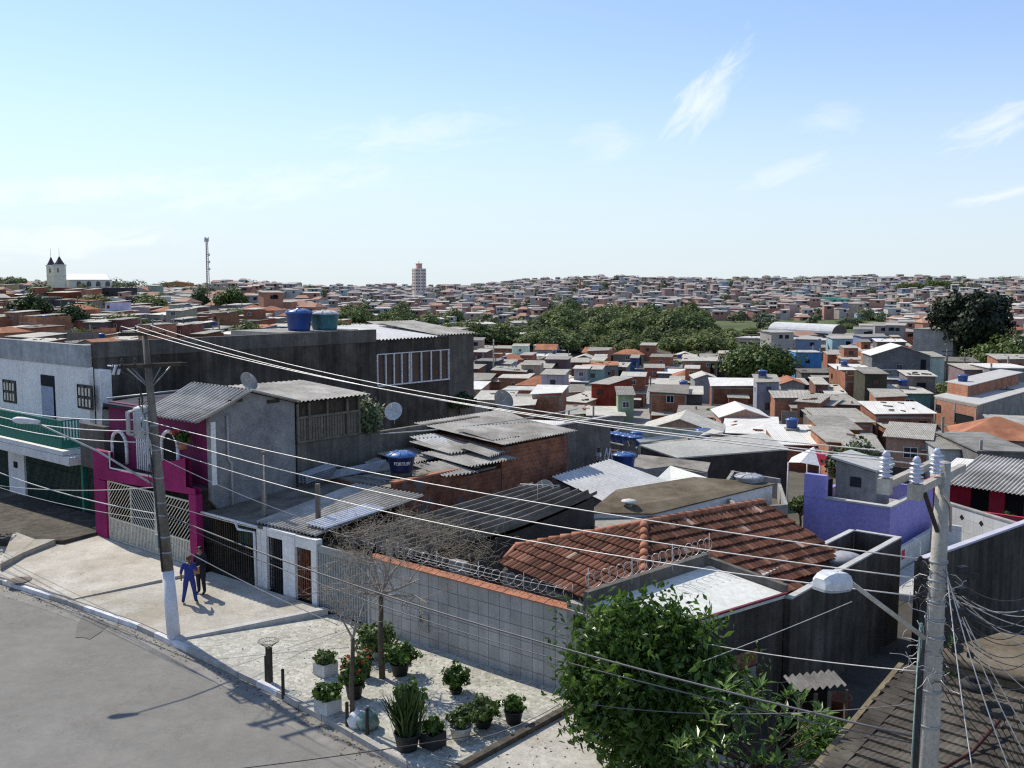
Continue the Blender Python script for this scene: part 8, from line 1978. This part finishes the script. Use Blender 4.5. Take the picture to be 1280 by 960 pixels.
    for o in list(COL.objects):
        if o.get('label') == 'TANK':
            px, py = PX(o.location); tl.setdefault(describe(px, py), []).append((px, o))
    for d, ls in tl.items():
        for i, (px, o) in enumerate(sorted(ls, key=lambda q: q[0])): o['label'] = (ORD[min(i, 7)]+' ' if len(ls) > 1 else '')+'blue roof tank '+d; o['group'] = 'blue tanks on the roofs of the town'
    return made
MADE = town()
# ---- the far hillside: thousands of small houses as one mass
def fartown():
    rr = random.Random(5); v = []; f = []; cols = []
    def add(x, y, w, d, h, yw, wc, rc, rt):
        z = tz(x, y); X = Vector((math.cos(yw), math.sin(yw), 0)); Y = Vector((-X.y, X.x, 0)); c = Vector((x, y, z)); i = len(v)
        q = [c-X*w/2-Y*d/2, c+X*w/2-Y*d/2, c+X*w/2+Y*d/2, c-X*w/2+Y*d/2]
        v.extend([p-ZX*3 for p in q]); v.extend([p+ZX*h for p in q])
        for k in range(4): f.append((i+k, i+(k+1) % 4, i+4+(k+1) % 4, i+4+k)); cols.append(wc)
        j = len(v); o = .4
        e = [c-X*(w/2+o)-Y*(d/2+o), c+X*(w/2+o)-Y*(d/2+o), c+X*(w/2+o)+Y*(d/2+o), c-X*(w/2+o)+Y*(d/2+o)]
        if rt: v.extend([p+ZX*h for p in e]); v.extend([c-X*w*.32+ZX*(h+1.5), c+X*w*.32+ZX*(h+1.5)]); f.extend([(j, j+1, j+5, j+4), (j+1, j+2, j+5), (j+2, j+3, j+4, j+5), (j+3, j, j+4)]); cols.extend([rc]*4)
        else: v.extend([p+ZX*(h+.05+(.5 if k > 1 else 0)) for k, p in enumerate(e)]); f.append((j, j+1, j+2, j+3)); cols.append(rc)
        for k in range(rr.choice((1, 2, 3))):                      # window
            a = rr.uniform(-.4, .3)*w; zz = h-rr.uniform(1.6, 2.0); jj = len(v); o_ = c+X*a-Y*(d/2+.05)+ZX*zz; v.extend([o_, o_+X*1.3, o_+X*1.3+ZX*1.1, o_+ZX*1.1]); f.append((jj, jj+1, jj+2, jj+3)); cols.append((.03, .035, .045))
    WALL = [((.42, .19, .11), 6), ((.32, .14, .09), 4), ((.30, .28, .26), 4), ((.48, .44, .38), 4), ((.5, .36, .26), 2), ((.55, .53, .5), 2), ((.5, .3, .26), 1), ((.3, .45, .5), .5), ((.25, .42, .34), .4), ((.55, .42, .18), .4), ((.22, .3, .45), .5)]
    ROOF = [((.27, .25, .22), 4), ((.40, .37, .33), 5), ((.60, .57, .52), 3), ((.42, .22, .14), 2.2), ((.44, .26, .19), .9), ((.24, .23, .22), 3)]
    def pick(T): return rr.choices([a for a, b in T], [b for a, b in T])[0]
    for (x, yy, w_, d_, h_, yw_, rf_) in LEFT:
        rc = pick(ROOF) if rf_ != 'hip' else (.44, .2, .12); add(x, yy, w_, d_, h_, yw_, pick(WALL), tuple(q*1.25 for q in rc), rc[0] > rc[2]*1.5)
    y = 300.0
    while y < 1500:
        a = -.60
        while a < .64:
            x = a*y+rr.uniform(-3, 3); yy = y+rr.uniform(-7, 7); st = 8.8+(y-300)*.003
            a += st/y
            aa = x/yy; skip = False
            if yy < 640 and .03 < aa < .20: skip = yy > 345
            if 340 < yy < 460 and .02 < aa < .25: skip = True
            if 340 < yy < 560 and -.185 < aa < .04 and rr.random() < .72: skip = True
            if 480 < yy < 600 and .19 < aa < .385: skip = True
            if 400 < yy < 480 and .2 < aa < .36: skip = True
            if yy < 345 and not (aa < -.02 or aa > .26): skip = True
            if occupied(x, yy, 3.5) or rr.random() < .07: skip = True
            if aa < -.1 and rr.random() < .35: skip = True
            if aa < -.4 and 380 < yy < 500: skip = True
            if skip: continue
            h = rr.choice((2.8, 3.2, 3.5, 5.5, 6, 6.2, 8.5)) if aa > -.3 else rr.choice((2.6, 3, 3.2)); rc = pick(ROOF); rt = rc[0] > rc[2]*1.5
            hz = .12+sstep(350, 1200, yy)*.44; mix_haze = lambda c: tuple(q*(1-hz)+hz*t_ for q, t_ in zip(c, (.44, .44, .44)))  # aerial haze mixed into wall and roof colours with distance
            add(x, yy, rr.uniform(4.5, 9.5), rr.uniform(5, 8), h, R(rr.uniform(-40, 30)), mix_haze(pick(WALL)), mix_haze(rc), rt)
        y += 14+(y-300)*.006
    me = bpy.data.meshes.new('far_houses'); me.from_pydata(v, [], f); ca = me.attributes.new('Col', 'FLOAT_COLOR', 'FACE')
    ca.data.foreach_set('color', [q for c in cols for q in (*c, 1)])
    t = NT('far_house_hazed_paint'); at = t.n('ShaderNodeAttribute'); at.attribute_name = 'Col'; n = t.noise(t.coords(), .25, 5, .7); c = t.mix(.5, at.outputs['Color'], t.ramp(n, [(.3, .55), (.7, 1.25)]), 'MULTIPLY'); me.materials.append(t.finish(c, .9, spec=.1))
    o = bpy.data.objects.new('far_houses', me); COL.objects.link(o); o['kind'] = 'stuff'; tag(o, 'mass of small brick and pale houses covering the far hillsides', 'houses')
fartown()
def town_details():
    rr = random.Random(3)
    for px, y0, y1, lab in ((617, 424, 490, 'slim white concrete lamp pole in the middle of the town'), (1184, 436, 480, 'dark utility pole before the tall blank grey building'), (1206, 440, 482, 'dark utility pole under the huge dark tree'), (813, 470, 520, 'pole at the end of the narrow street'), (1259, 482, 530, 'dark pole at the right edge above the brick block'), (229, 398, 430, 'thin pole above the long dark wall'), (97, 370, 398, 'thin pole below the church'), (76, 371, 398, 'thin pole left of the other below the church'), (274, 398, 440, 'dark pole beside the small grey cube house'), (870, 508, 545, 'pole beside the beige shed roof')):
        g = at_ground(px, y1, 0, 60); top = D(px, y0, g.y); t = thing('utility_pole', lab, 'utility pole', g); b = MB(); b.tube([g-ZX*2, top], [.17, .12], 8); b.build('shaft', M['pole_conc' if 'white' in lab else 'pole_wood'], t)
        b = MB(); b.obox(top-Vector((.9, 0, .5)), Vector((1.8, 0, 0)), Vector((0, .1, 0)), ZX*.12); b.obox(top-Vector((.7, 0, 1.2)), Vector((1.4, 0, 0)), Vector((0, .1, 0)), ZX*.1); b.build('crossarm', M['wood_dark'], t)
    d = D(630, 508, 118); dish(D(628, 512, D(628, 508, 100).y), Vector((.5, -.7, .5)), 1.1, 'big grey mesh satellite dish left of the light sheet roof', .9, 'conc')
    # white and red awning by the bushy tree
    c = D(1017, 572, 62); t = thing('awning', 'white and red tarpaulin awning right of the beige shed', 'awning', c-ZX*2); b = MB(); pk = c+ZX*.7; ring = [c+Vector((1.6*math.cos(k*.785), 1.3*math.sin(k*.785), .15*(k % 2)-.3)) for k in range(8)]
    for k in range(8): b.poly([ring[k], ring[(k+1) % 8], pk], 1 if k == 6 else 0)
    b.build('canopy', [M['white_metal'], M['red']], t); b = MB()
    for k in (0, 2, 4, 6): b.tube([ring[k], ring[k]-ZX*3], .05, 5)
    b.build('posts', M['white_metal'], t)
    # the narrow street between the houses
    b = MB(); pts = [(784, 545), (800, 520), (806, 500), (811, 486), (808, 470)]; L_ = [at_ground(px, py, .0, 60)+ZX*.35 for px, py in pts]
    for a, c_ in zip(L_[:-1], L_[1:]):
        for k in range(6):
            p, q = a.lerp(c_, k/6), a.lerp(c_, (k+1)/6); p = Vector((p.x, p.y, tz(p.x, p.y)+.45)); q = Vector((q.x, q.y, tz(q.x, q.y)+.45)); b.poly([p-Vector((2.2, 0, 0)), p+Vector((2.2, 0, 0)), q+Vector((2.2, 0, 0)), q-Vector((2.2, 0, 0))])
    struct(b.build('lane', M['conc'], off=Vector((0, 0, 0))))
town_details()
